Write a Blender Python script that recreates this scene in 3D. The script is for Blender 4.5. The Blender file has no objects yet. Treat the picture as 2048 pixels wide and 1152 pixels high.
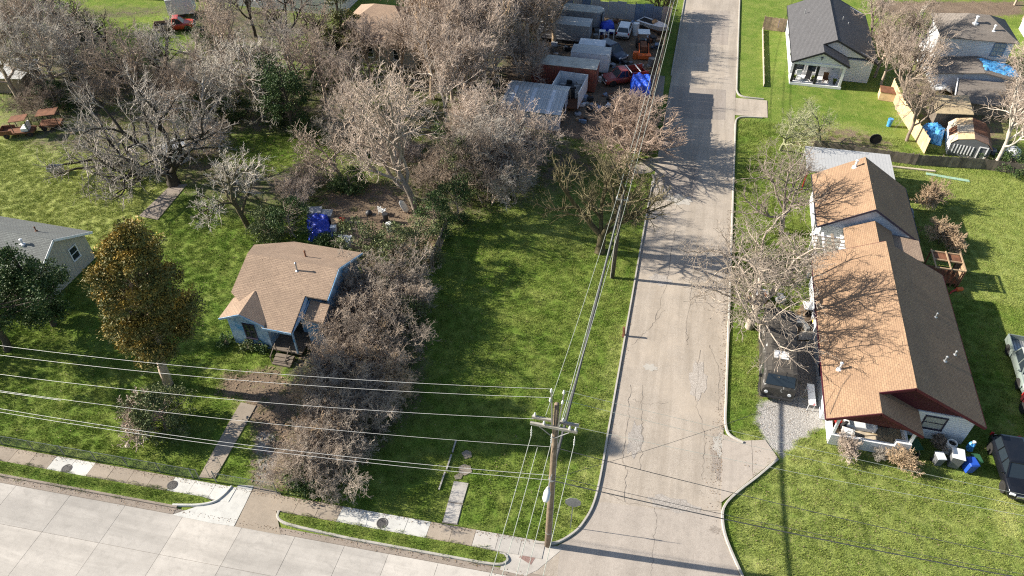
import bpy, bmesh, math, random
import numpy as np
from mathutils import Vector, Matrix

# ---------------------------------------------------------------- camera, sky, sun, exposure
scene = bpy.context.scene
C = scene.collection
R = math.radians
PITCH = math.atan(1352 / 1470)
YAW = R(13.57)
CAM_H = 42.0
cd = bpy.data.cameras.new('camera')
cam = bpy.data.objects.new('camera', cd)
C.objects.link(cam)
cam.location = (0, 0, CAM_H)
cam.rotation_euler = (math.pi / 2 - PITCH, 0, YAW)
cd.sensor_width = 36
cd.lens = 36 * 1470 / 2048
cd.clip_end = 6000
scene.camera = cam

SUN_EL = R(27)
SUN_AZ = R(4.5)                       # direction the shadows fall, from +X towards +Y
world = bpy.data.worlds.new('World')
scene.world = world
world.use_nodes = True
nt = world.node_tree
sky = nt.nodes.new('ShaderNodeTexSky')
sky.sky_type = 'NISHITA'
sky.sun_disc = False
sky.sun_elevation = SUN_EL
sky.sun_rotation = math.atan2(-math.cos(SUN_AZ), -math.sin(SUN_AZ))
sky.altitude = 150
nt.links.new(sky.outputs[0], nt.nodes['Background'].inputs[0])
nt.nodes['Background'].inputs[1].default_value = 0.08
sd = bpy.data.lights.new('sun', 'SUN')
sd.energy = 5.0
sd.angle = R(0.5)
sd.color = (1.0, 0.93, 0.82)
sun = bpy.data.objects.new('sun', sd)
C.objects.link(sun)
sun.rotation_euler = Vector((math.cos(SUN_EL) * math.cos(SUN_AZ), math.cos(SUN_EL) * math.sin(SUN_AZ), -math.sin(SUN_EL))).to_track_quat('-Z', 'Y').to_euler()
sun.location = (-60, 0, 60)
scene.view_settings.view_transform = 'Standard'
scene.view_settings.look = 'None'
scene.view_settings.gamma = 1.0
scene.view_settings.exposure = 1.15
scene.cycles.use_denoising = False
scene.cycles.filter_width = 1.15
scene.cycles.max_bounces = 5
scene.cycles.diffuse_bounces = 2
scene.cycles.transparent_max_bounces = 6

# ---------------------------------------------------------------- helpers
_s, _c = math.sin(PITCH), math.cos(PITCH)
_sp, _cp = math.sin(YAW), math.cos(YAW)
def W(px, py, z=0.0):
    """surveyed point: where the sight line through photo pixel (px, py) meets height z"""
    u, v = (px - 1024) / 1470, (576 - py) / 1470
    t = (CAM_H - z) / (_s - v * _c)
    X, Y = u * t, t * (_c + v * _s)
    return (X * _cp - Y * _sp, X * _sp + Y * _cp, z)
def W2(px, py, z=0.0):
    return W(px, py, z)[:2]

def wloc(o):
    v = Vector((0, 0, 0))
    while o is not None:
        v += o.location
        o = o.parent
    return v

def tag(o, label, cat, group=None, kind=None):
    if label: o['label'] = label
    if cat: o['category'] = cat
    if group: o['group'] = group
    if kind: o['kind'] = kind
    return o

def thing(name, label, cat, loc=(0, 0, 0), rz=0.0, group=None):
    o = bpy.data.objects.new(name, None)
    o.empty_display_size = 0.3
    C.objects.link(o)
    o.location = loc
    o.rotation_euler = (0, 0, rz)
    return tag(o, label, cat, group)

def copy_tree(o, parent=None):
    c = o.copy()
    C.objects.link(c)
    c.parent = parent
    for ch in o.children:
        copy_tree(ch, c)
    return c

class MB:
    def __init__(self):
        self.v, self.f, self.m = [], [], []
        self.M = None
    def _p(self, p):
        if self.M is not None:
            p = self.M @ Vector(p)
        self.v.append((p[0], p[1], p[2]))
        return len(self.v) - 1
    def face(self, pts, m=0):
        self.f.append([self._p(p) for p in pts]); self.m.append(m)
        return self
    def box(self, x0, y0, z0, x1, y1, z1, m=0):
        i = [self._p(p) for p in ((x0,y0,z0),(x1,y0,z0),(x1,y1,z0),(x0,y1,z0),(x0,y0,z1),(x1,y0,z1),(x1,y1,z1),(x0,y1,z1))]
        for q in ((0,3,2,1),(4,5,6,7),(0,1,5,4),(1,2,6,5),(2,3,7,6),(3,0,4,7)):
            self.f.append([i[k] for k in q]); self.m.append(m)
        return self
    def cbox(self, c, s, rz=0.0, m=0, rx=0.0, ry=0.0):
        old = self.M
        T = Matrix.Translation(c) @ Matrix.Rotation(rz, 4, 'Z') @ Matrix.Rotation(ry, 4, 'Y') @ Matrix.Rotation(rx, 4, 'X')
        self.M = T if old is None else old @ T
        self.box(-s[0]/2, -s[1]/2, -s[2]/2, s[0]/2, s[1]/2, s[2]/2, m)
        self.M = old
        return self
    def bar(self, a, b, w, h=None, m=0):
        a, b = Vector(a), Vector(b)
        h = w if h is None else h
        d = (b - a)
        if d.length < 1e-6: return self
        d.normalize()
        s = d.cross(Vector((0, 0, 1)))
        if s.length < 1e-4: s = Vector((1, 0, 0))
        s.normalize(); u = s.cross(d)
        s, u = s * w / 2, u * h / 2
        i = [self._p(p) for p in (a-s-u, a+s-u, a+s+u, a-s+u, b-s-u, b+s-u, b+s+u, b-s+u)]
        for q in ((0,1,2,3),(7,6,5,4),(0,4,5,1),(1,5,6,2),(2,6,7,3),(3,7,4,0)):
            self.f.append([i[k] for k in q]); self.m.append(m)
        return self
    def slab(self, pts, th, m=0, ms=None):
        ms = m if ms is None else ms
        n = len(pts)
        a = [self._p(p) for p in pts]
        b = [self._p((p[0], p[1], p[2] - th)) for p in pts]
        self.f.append(a); self.m.append(m)
        self.f.append(b[::-1]); self.m.append(ms)
        for k in range(n):
            j = (k + 1) % n
            self.f.append([a[k], b[k], b[j], a[j]]); self.m.append(ms)
        return self
    def prism(self, poly, z0, z1, m=0, ms=None):
        return self.slab([(p[0], p[1], z1) for p in poly], z1 - z0, m, ms)
    def extr(self, pts, d, m=0):
        """extrude a polygon along vector d"""
        n = len(pts)
        a = [self._p(p) for p in pts]
        b = [self._p(Vector(p) + Vector(d)) for p in pts]
        self.f.append(a); self.m.append(m)
        self.f.append(b[::-1]); self.m.append(m)
        for k in range(n):
            j = (k + 1) % n
            self.f.append([a[k], b[k], b[j], a[j]]); self.m.append(m)
        return self
    def tube(self, pts, r, n=6, m=0, cap=True):
        pts = [Vector(p) for p in pts]
        rs = r if isinstance(r, (list, tuple)) else [r] * len(pts)
        rings = []
        ref = None
        for k, p in enumerate(pts):
            d = (pts[min(k+1, len(pts)-1)] - pts[max(k-1, 0)]).normalized()
            if ref is None:
                ref = Vector((0, 0, 1)) if abs(d.z) < 0.9 else Vector((1, 0, 0))
            s = d.cross(ref)
            if s.length < 1e-4: s = d.cross(Vector((0.3, 0.8, 0.1)))
            s.normalize(); u = s.cross(d).normalized(); ref = u
            rings.append([self._p(p + (s * math.cos(2*math.pi*j/n) + u * math.sin(2*math.pi*j/n)) * rs[k]) for j in range(n)])
        for k in range(len(rings) - 1):
            for j in range(n):
                self.f.append([rings[k][j], rings[k][(j+1) % n], rings[k+1][(j+1) % n], rings[k+1][j]]); self.m.append(m)
        if cap:
            self.f.append(rings[0][::-1]); self.m.append(m)
            self.f.append(rings[-1]); self.m.append(m)
        return self
    def lathe(self, prof, c=(0, 0, 0), n=14, axis='z', m=0):
        rings = []
        for r, h in prof:
            ring = []
            for j in range(n):
                a = 2 * math.pi * j / n
                q = (r * math.cos(a), r * math.sin(a), h)
                if axis == 'x': q = (h, q[0], q[1])
                elif axis == 'y': q = (q[0], h, q[1])
                ring.append(self._p((q[0]+c[0], q[1]+c[1], q[2]+c[2])))
            rings.append(ring)
        for k in range(len(rings) - 1):
            for j in range(n):
                self.f.append([rings[k][j], rings[k][(j+1) % n], rings[k+1][(j+1) % n], rings[k+1][j]]); self.m.append(m)
        self.f.append(rings[0][::-1]); self.m.append(m)
        self.f.append(rings[-1]); self.m.append(m)
        return self
    def blob(self, c, r, rng, jit=0.18, nu=10, nv=6, m=0, flat=True):
        """lumpy rounded heap"""
        rings = []
        for i in range(1, nv):
            th = math.pi * i / nv
            ring = []
            for j in range(nu):
                a = 2 * math.pi * j / nu
                k = 1 + rng.uniform(-jit, jit)
                z = math.cos(th) * r[2] * k
                if flat: z = max(z, -r[2] * 0.55)
                ring.append(self._p((c[0] + r[0]*k*math.sin(th)*math.cos(a), c[1] + r[1]*k*math.sin(th)*math.sin(a), c[2] + z)))
            rings.append(ring)
        for k in range(len(rings) - 1):
            for j in range(nu):
                self.f.append([rings[k][j], rings[k+1][j], rings[k+1][(j+1) % nu], rings[k][(j+1) % nu]]); self.m.append(m)
        self.f.append(rings[0]); self.m.append(m)
        self.f.append(rings[-1][::-1]); self.m.append(m)
        return self
    def loft(self, rings, m=0, cap=True):
        idx = [[self._p(p) for p in r] for r in rings]
        n = len(idx[0])
        for k in range(len(idx) - 1):
            for j in range(n):
                self.f.append([idx[k][j], idx[k][(j+1) % n], idx[k+1][(j+1) % n], idx[k+1][j]]); self.m.append(m)
        if cap:
            self.f.append(idx[0][::-1]); self.m.append(m)
            self.f.append(idx[-1]); self.m.append(m)
        return self
    def build(self, name, mats, parent=None, local=False, smooth=False, bev=0.0, uv=True):
        if not isinstance(mats, (list, tuple)): mats = [mats]
        V = self.v
        if parent is not None and not local:
            w = wloc(parent)
            V = [(a - w.x, b - w.y, c_ - w.z) for a, b, c_ in V]
        me = bpy.data.meshes.new(name)
        me.from_pydata(V, [], self.f)
        for mt in mats: me.materials.append(mt)
        if len(mats) > 1: me.polygons.foreach_set('material_index', self.m)
        if smooth: me.polygons.foreach_set('use_smooth', [True] * len(self.f))
        if uv:
            lay = me.uv_layers.new(name='UVMap').data
            li = 0
            for f in self.f:
                n = Vector((0, 0, 0)); k = len(f)
                for i in range(k):
                    a, b = V[f[i]], V[f[(i+1) % k]]
                    n.x += (a[1]-b[1])*(a[2]+b[2]); n.y += (a[2]-b[2])*(a[0]+b[0]); n.z += (a[0]-b[0])*(a[1]+b[1])
                if n.length > 0: n.normalize()
                if n.z < 0: n = -n
                if abs(n.z) > 0.999: u, vv = Vector((1, 0, 0)), Vector((0, 1, 0))
                else:
                    u = Vector((0, 0, 1)).cross(n).normalized(); vv = n.cross(u)
                for i in f:
                    q = Vector(V[i]); lay[li].uv = (q.dot(u), q.dot(vv)); li += 1
        me.update()
        o = bpy.data.objects.new(name, me)
        C.objects.link(o)
        if parent is not None: o.parent = parent
        if bev:
            md = o.modifiers.new('bevel', 'BEVEL'); md.width = bev; md.segments = 2; md.limit_method = 'ANGLE'; md.angle_limit = R(35)
        return o

def struct(name, mb, mats, **k):
    o = mb.build(name, mats, **k)
    o['kind'] = 'structure'
    return o

def np_mesh(name, verts, quads, mats, parent=None, attr=None, smooth=False):
    me = bpy.data.meshes.new(name)
    verts = np.ascontiguousarray(verts, dtype=np.float32); quads = np.ascontiguousarray(quads, dtype=np.int32)
    k = quads.shape[1]
    me.vertices.add(len(verts)); me.vertices.foreach_set('co', verts.ravel())
    me.loops.add(quads.size); me.loops.foreach_set('vertex_index', quads.ravel())
    me.polygons.add(len(quads))
    me.polygons.foreach_set('loop_start', np.arange(0, quads.size, k, dtype=np.int32))
    me.polygons.foreach_set('loop_total', np.full(len(quads), k, dtype=np.int32))
    if smooth: me.polygons.foreach_set('use_smooth', np.ones(len(quads), dtype=bool))
    for mt in (mats if isinstance(mats, (list, tuple)) else [mats]): me.materials.append(mt)
    if attr is not None:
        nm, arr = attr
        a = me.attributes.new(nm, 'FLOAT_COLOR', 'POINT'); a.data.foreach_set('color', np.ascontiguousarray(arr, dtype=np.float32).ravel())
    me.update(calc_edges=True)
    o = bpy.data.objects.new(name, me)
    C.objects.link(o)
    if parent is not None: o.parent = parent
    return o

def sdf(poly, X, Y):
    """signed distance to polygon, negative inside"""
    d = np.full(X.shape, 1e9); ins = np.zeros(X.shape, bool)
    n = len(poly)
    for i in range(n):
        ax, ay = poly[i][0], poly[i][1]; bx, by = poly[(i+1) % n][0], poly[(i+1) % n][1]
        ex, ey = bx - ax, by - ay
        t = np.clip(((X-ax)*ex + (Y-ay)*ey) / (ex*ex + ey*ey + 1e-9), 0, 1)
        d = np.minimum(d, (X-ax-t*ex)**2 + (Y-ay-t*ey)**2)
        c = ((ay > Y) != (by > Y)) & (X < ex * (Y - ay) / (ey if abs(ey) > 1e-9 else 1e-9) + ax)
        ins ^= c
    d = np.sqrt(d)
    return np.where(ins, -d, d)

# ---------------------------------------------------------------- materials
def _new(name):
    m = bpy.data.materials.new(name); m.use_nodes = True
    return m, m.node_tree, m.node_tree.nodes['Principled BSDF']
def _mix(t, fac, a, b, mode='MIX'):
    n = t.nodes.new('ShaderNodeMix'); n.data_type = 'RGBA'; n.blend_type = mode
    for sock, val in ((n.inputs['Factor'], fac), (n.inputs['A'], a), (n.inputs['B'], b)):
        if hasattr(val, 'links'): t.links.new(val, sock)
        elif isinstance(val, (int, float)): sock.default_value = val
        else: sock.default_value = (val[0], val[1], val[2], 1)
    return n.outputs['Result']
def _noise(t, co, scale, detail=4, rough=0.6, dist=0.0):
    n = t.nodes.new('ShaderNodeTexNoise'); n.inputs['Scale'].default_value = scale; n.inputs['Detail'].default_value = detail
    n.inputs['Roughness'].default_value = rough; n.inputs['Distortion'].default_value = dist
    if co is not None: t.links.new(co, n.inputs['Vector'])
    return n.outputs['Fac']
def _ramp(t, fac, lo, hi):
    n = t.nodes.new('ShaderNodeMapRange'); n.inputs['From Min'].default_value = lo; n.inputs['From Max'].default_value = hi
    t.links.new(fac, n.inputs['Value'])
    return n.outputs['Result']
def _math(t, op, a, b=None):
    n = t.nodes.new('ShaderNodeMath'); n.operation = op
    for i, v in enumerate((a, b)):
        if v is None: continue
        if hasattr(v, 'links'): t.links.new(v, n.inputs[i])
        else: n.inputs[i].default_value = v
    return n.outputs[0]
def _bump(t, bsdf, h, strength, dist=0.02):
    n = t.nodes.new('ShaderNodeBump'); n.inputs['Strength'].default_value = strength; n.inputs['Distance'].default_value = dist
    t.links.new(h, n.inputs['Height']); t.links.new(n.outputs[0], bsdf.inputs['Normal'])
def _co(t, kind='Object'):
    return t.nodes.new('ShaderNodeTexCoord').outputs[kind]
def sc(c, k): return tuple(min(1.0, x * k) for x in c)

def plain(name, col, rough=0.75, var=0.18, scale=2.5, metal=0.0, bump=0.25, bs=30, spec=0.35, coat=0.0, grime=0.0, rnd=0.0):
    m, t, b = _new(name)
    co = _co(t)
    c = _mix(t, _ramp(t, _noise(t, co, scale, 5), 0.3, 0.7), sc(col, 1 - var), sc(col, 1 + var))
    if rnd: c = _mix(t, 1.0, c, _mix(t, t.nodes.new('ShaderNodeObjectInfo').outputs['Random'], (1 - rnd,)*3, (1 + rnd, 1 + rnd*.9, 1 + rnd*.8)), 'MULTIPLY')
    if grime: c = _mix(t, _math(t, 'MULTIPLY', _ramp(t, _noise(t, co, scale * 0.6, 6, 0.7), 0.5, 0.72), grime), c, (0.09, 0.075, 0.06))
    t.links.new(c, b.inputs['Base Color'])
    b.inputs['Roughness'].default_value = rough; b.inputs['Metallic'].default_value = metal
    b.inputs['Specular IOR Level'].default_value = spec
    b.inputs['Coat Weight'].default_value = coat
    if bump: _bump(t, b, _noise(t, co, bs, 3), bump, 0.01)
    return m

def shingle(name, c1, c2, dark, w=0.30, h=0.14, stain=0.35):
    m, t, b = _new(name)
    uv = _co(t, 'UV')
    br = t.nodes.new('ShaderNodeTexBrick')
    t.links.new(uv, br.inputs['Vector'])
    br.inputs['Scale'].default_value = 1.0
    br.inputs['Brick Width'].default_value = w; br.inputs['Row Height'].default_value = h
    br.inputs['Mortar Size'].default_value = 0.012; br.inputs['Mortar Smooth'].default_value = 0.3; br.inputs['Bias'].default_value = 0.0
    br.inputs['Color1'].default_value = (*c1, 1); br.inputs['Color2'].default_value = (*c2, 1); br.inputs['Mortar'].default_value = (*dark, 1)
    c = _mix(t, _ramp(t, _noise(t, uv, 0.45, 6, 0.65), 0.42, 0.75), br.outputs['Color'], _mix(t, stain, br.outputs['Color'], dark))
    c = _mix(t, _ramp(t, _noise(t, uv, 9, 4, 0.7), 0.35, 0.75), c, _mix(t, 0.28, c, (1, 0.95, 0.9), 'MULTIPLY'))
    c = _mix(t, _math(t, 'MULTIPLY', _ramp(t, _noise(t, uv, 3.1, 5, 0.7, 0.6), 0.56, 0.7), 0.45), c, sc(c1, 0.55))
    t.links.new(c, b.inputs['Base Color']); b.inputs['Roughness'].default_value = 0.95; b.inputs['Specular IOR Level'].default_value = 0.15
    _bump(t, b, _math(t, 'ADD', _math(t, 'MULTIPLY', br.outputs['Fac'], -1.0), _math(t, 'MULTIPLY', _noise(t, uv, 60, 2), 0.8)), 0.6, 0.02)
    return m

def lines(name, col, pitch, dark, vertical=False, line=0.12, rough=0.7, stain=0.15, metal=0.0, bump=0.7, rust=None):
    """boards, ribs or laps: evenly spaced relief along one UV axis"""
    m, t, b = _new(name)
    uv = _co(t, 'UV')
    sx = t.nodes.new('ShaderNodeSeparateXYZ'); t.links.new(uv, sx.inputs[0])
    ax = sx.outputs['X' if vertical else 'Y']
    fr = _math(t, 'FRACT', _math(t, 'DIVIDE', ax, pitch))
    ln = _math(t, 'LESS_THAN', fr, line)
    c = _mix(t, _ramp(t, _noise(t, uv, 1.2, 6, 0.7), 0.35, 0.75), col, sc(col, 1 - stain * 1.6))
    wn = t.nodes.new('ShaderNodeTexWhiteNoise'); wn.noise_dimensions = '1D'
    t.links.new(_math(t, 'FLOOR', _math(t, 'DIVIDE', ax, pitch)), wn.inputs['W'])
    c = _mix(t, _math(t, 'MULTIPLY', wn.outputs['Value'], stain), c, dark)
    if rust: c = _mix(t, _ramp(t, _noise(t, uv, 0.9, 7, 0.75), 0.48, 0.6), c, rust)
    c = _mix(t, ln, c, dark)
    t.links.new(c, b.inputs['Base Color']); b.inputs['Roughness'].default_value = rough; b.inputs['Metallic'].default_value = metal
    b.inputs['Specular IOR Level'].default_value = 0.3
    _bump(t, b, fr, bump, 0.03)
    return m

def concrete(name, col, var=0.16, agg=0.12, streak=0.0, along='y', rv=(0.9, 1.05)):
    m, t, b = _new(name)
    co = t.nodes.new('ShaderNodeNewGeometry').outputs['Position']
    c = _mix(t, _ramp(t, _noise(t, co, 0.35, 6, 0.65), 0.3, 0.7), sc(col, 1 - var), sc(col, 1 + var * 0.7))
    c = _mix(t, _ramp(t, _noise(t, co, 1.9, 6, 0.7, 0.5), 0.48, 0.8), c, sc(col, 0.72))
    c = _mix(t, agg, c, _mix(t, _ramp(t, _noise(t, co, 26, 2, 0.8), 0.35, 0.65), (0.05, 0.04, 0.035), (0.9, 0.85, 0.78)), 'MIX')
    if streak:      # wheel tracks, drips and patched lanes along the traffic
        mp = t.nodes.new('ShaderNodeMapping'); mp.inputs['Scale'].default_value = (1.1, 0.07, 1) if along == 'y' else (0.09, 0.9, 1); t.links.new(co, mp.inputs['Vector'])
        c = _mix(t, _math(t, 'MULTIPLY', _ramp(t, _noise(t, mp.outputs[0], 1.0, 6, 0.7, 0.4), 0.42, 0.68), streak), c, sc(col, 0.62))
        c = _mix(t, _math(t, 'MULTIPLY', _ramp(t, _noise(t, co, 0.16, 5, 0.6), 0.5, 0.66), streak * 0.8), c, sc(col, 1.22))
        c = _mix(t, _math(t, 'MULTIPLY', _ramp(t, _noise(t, co, 4.5, 4, 0.8), 0.62, 0.74), 0.5), c, sc(col, 0.55))
    oi = t.nodes.new('ShaderNodeObjectInfo')
    c = _mix(t, 1.0, c, _mix(t, oi.outputs['Random'], (rv[0],)*3, (rv[1], rv[1]*.99, rv[1]*.975)), 'MULTIPLY')
    t.links.new(c, b.inputs['Base Color']); b.inputs['Roughness'].default_value = 0.9; b.inputs['Specular IOR Level'].default_value = 0.2
    _bump(t, b, _noise(t, co, 30, 3), 0.35, 0.01)
    return m

def bark(name, col, var=0.3):
    m, t, b = _new(name)
    co = _co(t)
    c = _mix(t, _ramp(t, _noise(t, co, 1.2, 5), 0.3, 0.7), sc(col, 1 - var), sc(col, 1 + var))
    c = _mix(t, _ramp(t, _noise(t, co, 14, 3), 0.45, 0.7), c, sc(col, 0.5))
    oi = t.nodes.new('ShaderNodeObjectInfo')
    c = _mix(t, 1.0, c, _mix(t, oi.outputs['Random'], (0.68, 0.66, 0.64), (1.15, 1.13, 1.08)), 'MULTIPLY')
    t.links.new(c, b.inputs['Base Color']); b.inputs['Roughness'].default_value = 0.9; b.inputs['Specular IOR Level'].default_value = 0.2
    return m

def leafy(name, ca, cb, cc, trans=0.15):
    """leaf colour varies leaf by leaf (attribute 'leaf': r = pick, g = tip colour amount)"""
    m, t, b = _new(name)
    a = t.nodes.new('ShaderNodeAttribute'); a.attribute_name = 'leaf'
    s = t.nodes.new('ShaderNodeSeparateColor'); t.links.new(a.outputs['Color'], s.inputs[0])
    c = _mix(t, s.outputs[0], ca, cb)
    c = _mix(t, s.outputs[1], c, cc)
    t.links.new(c, b.inputs['Base Color']); b.inputs['Roughness'].default_value = 0.6; b.inputs['Specular IOR Level'].default_value = 0.25
    return m

def tarp(name, col, col2):
    m, t, b = _new(name)
    co = _co(t)
    v = _noise(t, co, 1.6, 5, 0.6, 1.2)
    t.links.new(_mix(t, _ramp(t, v, 0.35, 0.65), col, col2), b.inputs['Base Color'])
    b.inputs['Roughness'].default_value = 0.42; b.inputs['Specular IOR Level'].default_value = 0.5
    _bump(t, b, v, 0.9, 0.12)
    return m

def paint(name, col, rough=0.25, metal=0.0, dirt=0.25):
    m, t, b = _new(name)
    co = _co(t)
    c = _mix(t, _math(t, 'MULTIPLY', _ramp(t, _noise(t, co, 1.8, 6, 0.7), 0.45, 0.8), dirt), col, (0.2, 0.17, 0.14))
    t.links.new(c, b.inputs['Base Color']); b.inputs['Roughness'].default_value = rough; b.inputs['Metallic'].default_value = metal
    b.inputs['Coat Weight'].default_value = 0.4; b.inputs['Coat Roughness'].default_value = 0.12
    return m

def flaking(name, base, flake, lo=0.56, hi=0.6, scale=1.6, rough=0.7):
    m, t, b = _new(name)
    co = _co(t)
    t.links.new(_mix(t, _ramp(t, _noise(t, co, scale, 8, 0.7), lo, hi), base, flake), b.inputs['Base Color'])
    b.inputs['Roughness'].default_value = rough
    _bump(t, b, _noise(t, co, 20, 3), 0.3, 0.01)
    return m

def glass(name, col=(0.02, 0.028, 0.035), rough=0.06):
    m, t, b = _new(name)
    b.inputs['Base Color'].default_value = (*col, 1); b.inputs['Roughness'].default_value = rough; b.inputs['Specular IOR Level'].default_value = 0.7
    return m

def grass_colour(t, pos):
    big = _ramp(t, _noise(t, pos, 0.09, 5, 0.6), 0.32, 0.68)
    med = _ramp(t, _noise(t, pos, 0.55, 6, 0.72, 0.4), 0.36, 0.66)
    fine = _ramp(t, _noise(t, pos, 6.0, 4, 0.8), 0.32, 0.7)
    g = _mix(t, big, (0.097, 0.183, 0.022), (0.16, 0.237, 0.036))
    g = _mix(t, med, g, (0.25, 0.29, 0.068))
    g = _mix(t, _math(t, 'MULTIPLY', fine, 0.45), g, (0.06, 0.115, 0.014))
    return g, fine, med

def ground_material():
    m, t, b = _new('ground_soil_and_turf')
    pos = t.nodes.new('ShaderNodeNewGeometry').outputs['Position']
    a = t.nodes.new('ShaderNodeAttribute'); a.attribute_name = 'cover'
    s = t.nodes.new('ShaderNodeSeparateColor'); t.links.new(a.outputs['Color'], s.inputs[0])
    alpha = a.outputs['Alpha']
    g, fine, med = grass_colour(t, pos)
    brk = _noise(t, pos, 1.3, 6, 0.75, 0.5)
    def amount(ch, soft=0.35):
        return _ramp(t, _math(t, 'ADD', ch, _math(t, 'MULTIPLY', _math(t, 'SUBTRACT', brk, 0.5), 1.3)), 0.5 - soft / 2, 0.5 + soft / 2)
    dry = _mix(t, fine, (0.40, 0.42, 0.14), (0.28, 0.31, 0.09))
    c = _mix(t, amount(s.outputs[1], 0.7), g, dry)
    lit = _mix(t, fine, (0.20, 0.165, 0.12), (0.085, 0.07, 0.052))
    lit = _mix(t, _ramp(t, _noise(t, pos, 0.7, 5), 0.45, 0.62), lit, (0.10, 0.115, 0.045))
    c = _mix(t, amount(s.outputs[2], 0.6), c, lit)
    dirt = _mix(t, _ramp(t, _noise(t, pos, 0.5, 6, 0.7), 0.3, 0.7), (0.165, 0.12, 0.085), (0.29, 0.22, 0.155))
    dirt = _mix(t, _math(t, 'MULTIPLY', fine, 0.4), dirt, (0.10, 0.075, 0.055))
    c = _mix(t, amount(s.outputs[0]), c, dirt)
    vor = t.nodes.new('ShaderNodeTexVoronoi'); vor.inputs['Scale'].default_value = 14; t.links.new(pos, vor.inputs['Vector'])
    grav = _mix(t, _ramp(t, vor.outputs['Distance'], 0.0, 0.6), (0.64, 0.62, 0.585), (0.34, 0.32, 0.295))
    c = _mix(t, amount(alpha), c, grav)
    t.links.new(c, b.inputs['Base Color']); b.inputs['Roughness'].default_value = 1.0; b.inputs['Specular IOR Level'].default_value = 0.1
    _bump(t, b, _math(t, 'ADD', fine, _noise(t, pos, 22, 2, 0.8)), 0.9, 0.06)
    return m

def turf_material(name='turf'):
    m, t, b = _new(name)
    pos = t.nodes.new('ShaderNodeNewGeometry').outputs['Position']
    g, fine, med = grass_colour(t, pos)
    oi = t.nodes.new('ShaderNodeObjectInfo')
    g = _mix(t, _math(t, 'MULTIPLY', oi.outputs['Random'], 0.35), g, (0.2, 0.2, 0.05))
    t.links.new(g, b.inputs['Base Color']); b.inputs['Roughness'].default_value = 0.9; b.inputs['Specular IOR Level'].default_value = 0.12
    _bump(t, b, _math(t, 'ADD', fine, _noise(t, pos, 22, 2, 0.8)), 0.9, 0.06)
    return m

MT = {}
MT['ground'] = ground_material()
MT['turf'] = turf_material()
MT['slab'] = concrete('pale_concrete', (0.455, 0.423, 0.38), 0.15, 0.06, 0.65, 'x', (0.87, 1.07))
MT['slab_white'] = concrete('new_white_concrete', (0.56, 0.55, 0.51), 0.06, 0.04)
MT['slab_tan'] = concrete('weathered_tan_concrete', (0.32, 0.265, 0.205), 0.15, 0.08, 0.3, 'x', (0.85, 1.1))
MT['joint'] = concrete('joint_grime', (0.19, 0.165, 0.14), 0.2, 0.1)
MT['gutter'] = concrete('gutter_concrete', (0.25, 0.205, 0.165), 0.2, 0.1)
MT['road'] = concrete('worn_street_surface', (0.40, 0.338, 0.268), 0.16, 0.22, 0.6)
MT['road_patch'] = concrete('street_patch', (0.31, 0.26, 0.215), 0.12, 0.22, 0.4)
MT['apron'] = concrete('street_apron_concrete', (0.375, 0.325, 0.275), 0.12, 0.14, 0.35)
MT['kerb'] = concrete('kerb_concrete', (0.41, 0.385, 0.34), 0.15, 0.08)
MT['crack'] = plain('crack_tar', (0.16, 0.135, 0.11), 0.9, 0.2)
MT['brick_red'] = concrete('brick_red_pavers', (0.24, 0.12, 0.095), 0.2, 0.2)
MT['iron'] = plain('cast_iron', (0.09, 0.085, 0.08), 0.6, 0.2, metal=0.4)
MT['white'] = plain('white_paint', (0.74, 0.74, 0.73), 0.6, 0.05, grime=0.15)
MT['white_side'] = lines('white_lap_siding', (0.72, 0.73, 0.74), 0.2, (0.4, 0.4, 0.42), False, 0.1, stain=0.06)
MT['blue_side'] = lines('peeling_blue_white_siding', (0.42, 0.55, 0.68), 0.18, (0.22, 0.33, 0.44), False, 0.12, stain=0.14, rust=(0.045, 0.24, 0.48))
MT['beige_side'] = lines('beige_vertical_siding', (0.46, 0.42, 0.34), 0.4, (0.28, 0.25, 0.2), True, 0.05, stain=0.06)
MT['brown_wall'] = plain('brown_brick_wall', (0.19, 0.12, 0.09), 0.9, 0.2)
MT['maroon'] = plain('maroon_paint', (0.065, 0.01, 0.017), 0.55, 0.12)
MT['navy_trim'] = plain('dark_trim', (0.035, 0.03, 0.05), 0.5, 0.15)
MT['blackwood'] = plain('black_stained_wood', (0.02, 0.02, 0.022), 0.6, 0.2)
MT['roof_orange'] = shingle('orange_brown_shingle', (0.365, 0.242, 0.15), (0.305, 0.198, 0.122), (0.21, 0.14, 0.095), stain=.6)
MT['roof_brown'] = shingle('brown_shingle', (0.39, 0.285, 0.205), (0.325, 0.235, 0.172), (0.21, 0.155, 0.115), stain=.6)
MT['roof_grey'] = shingle('grey_shingle', (0.205, 0.218, 0.205), (0.165, 0.175, 0.165), (0.1, 0.1, 0.1))
MT['roof_dark'] = shingle('charcoal_shingle', (0.13, 0.128, 0.132), (0.11, 0.108, 0.112), (0.07, 0.07, 0.07), stain=0.15)
MT['roof_weathered'] = shingle('weathered_taupe_shingle', (0.25, 0.22, 0.19), (0.2, 0.175, 0.15), (0.11, 0.095, 0.085))
MT['metal_roof'] = lines('galvanised_ribbed_roof', (0.56, 0.57, 0.56), 0.45, (0.24, 0.25, 0.26), True, 0.1, 0.45, 0.12, 0.35)
MT['metal_pale'] = lines('pale_ribbed_metal', (0.46, 0.46, 0.45), 0.3, (0.4, 0.4, 0.4), True, 0.1, 0.5, 0.1, 0.2)
MT['metal_blue'] = lines('blue_ribbed_metal', (0.22, 0.30, 0.42), 0.3, (0.14, 0.18, 0.25), True, 0.1, 0.5, 0.2, 0.2)
MT['metal_rust'] = lines('rusty_ribbed_metal', (0.3, 0.15, 0.08), 0.35, (0.12, 0.06, 0.035), True, 0.1, 0.85, 0.4, 0.1)
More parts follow.
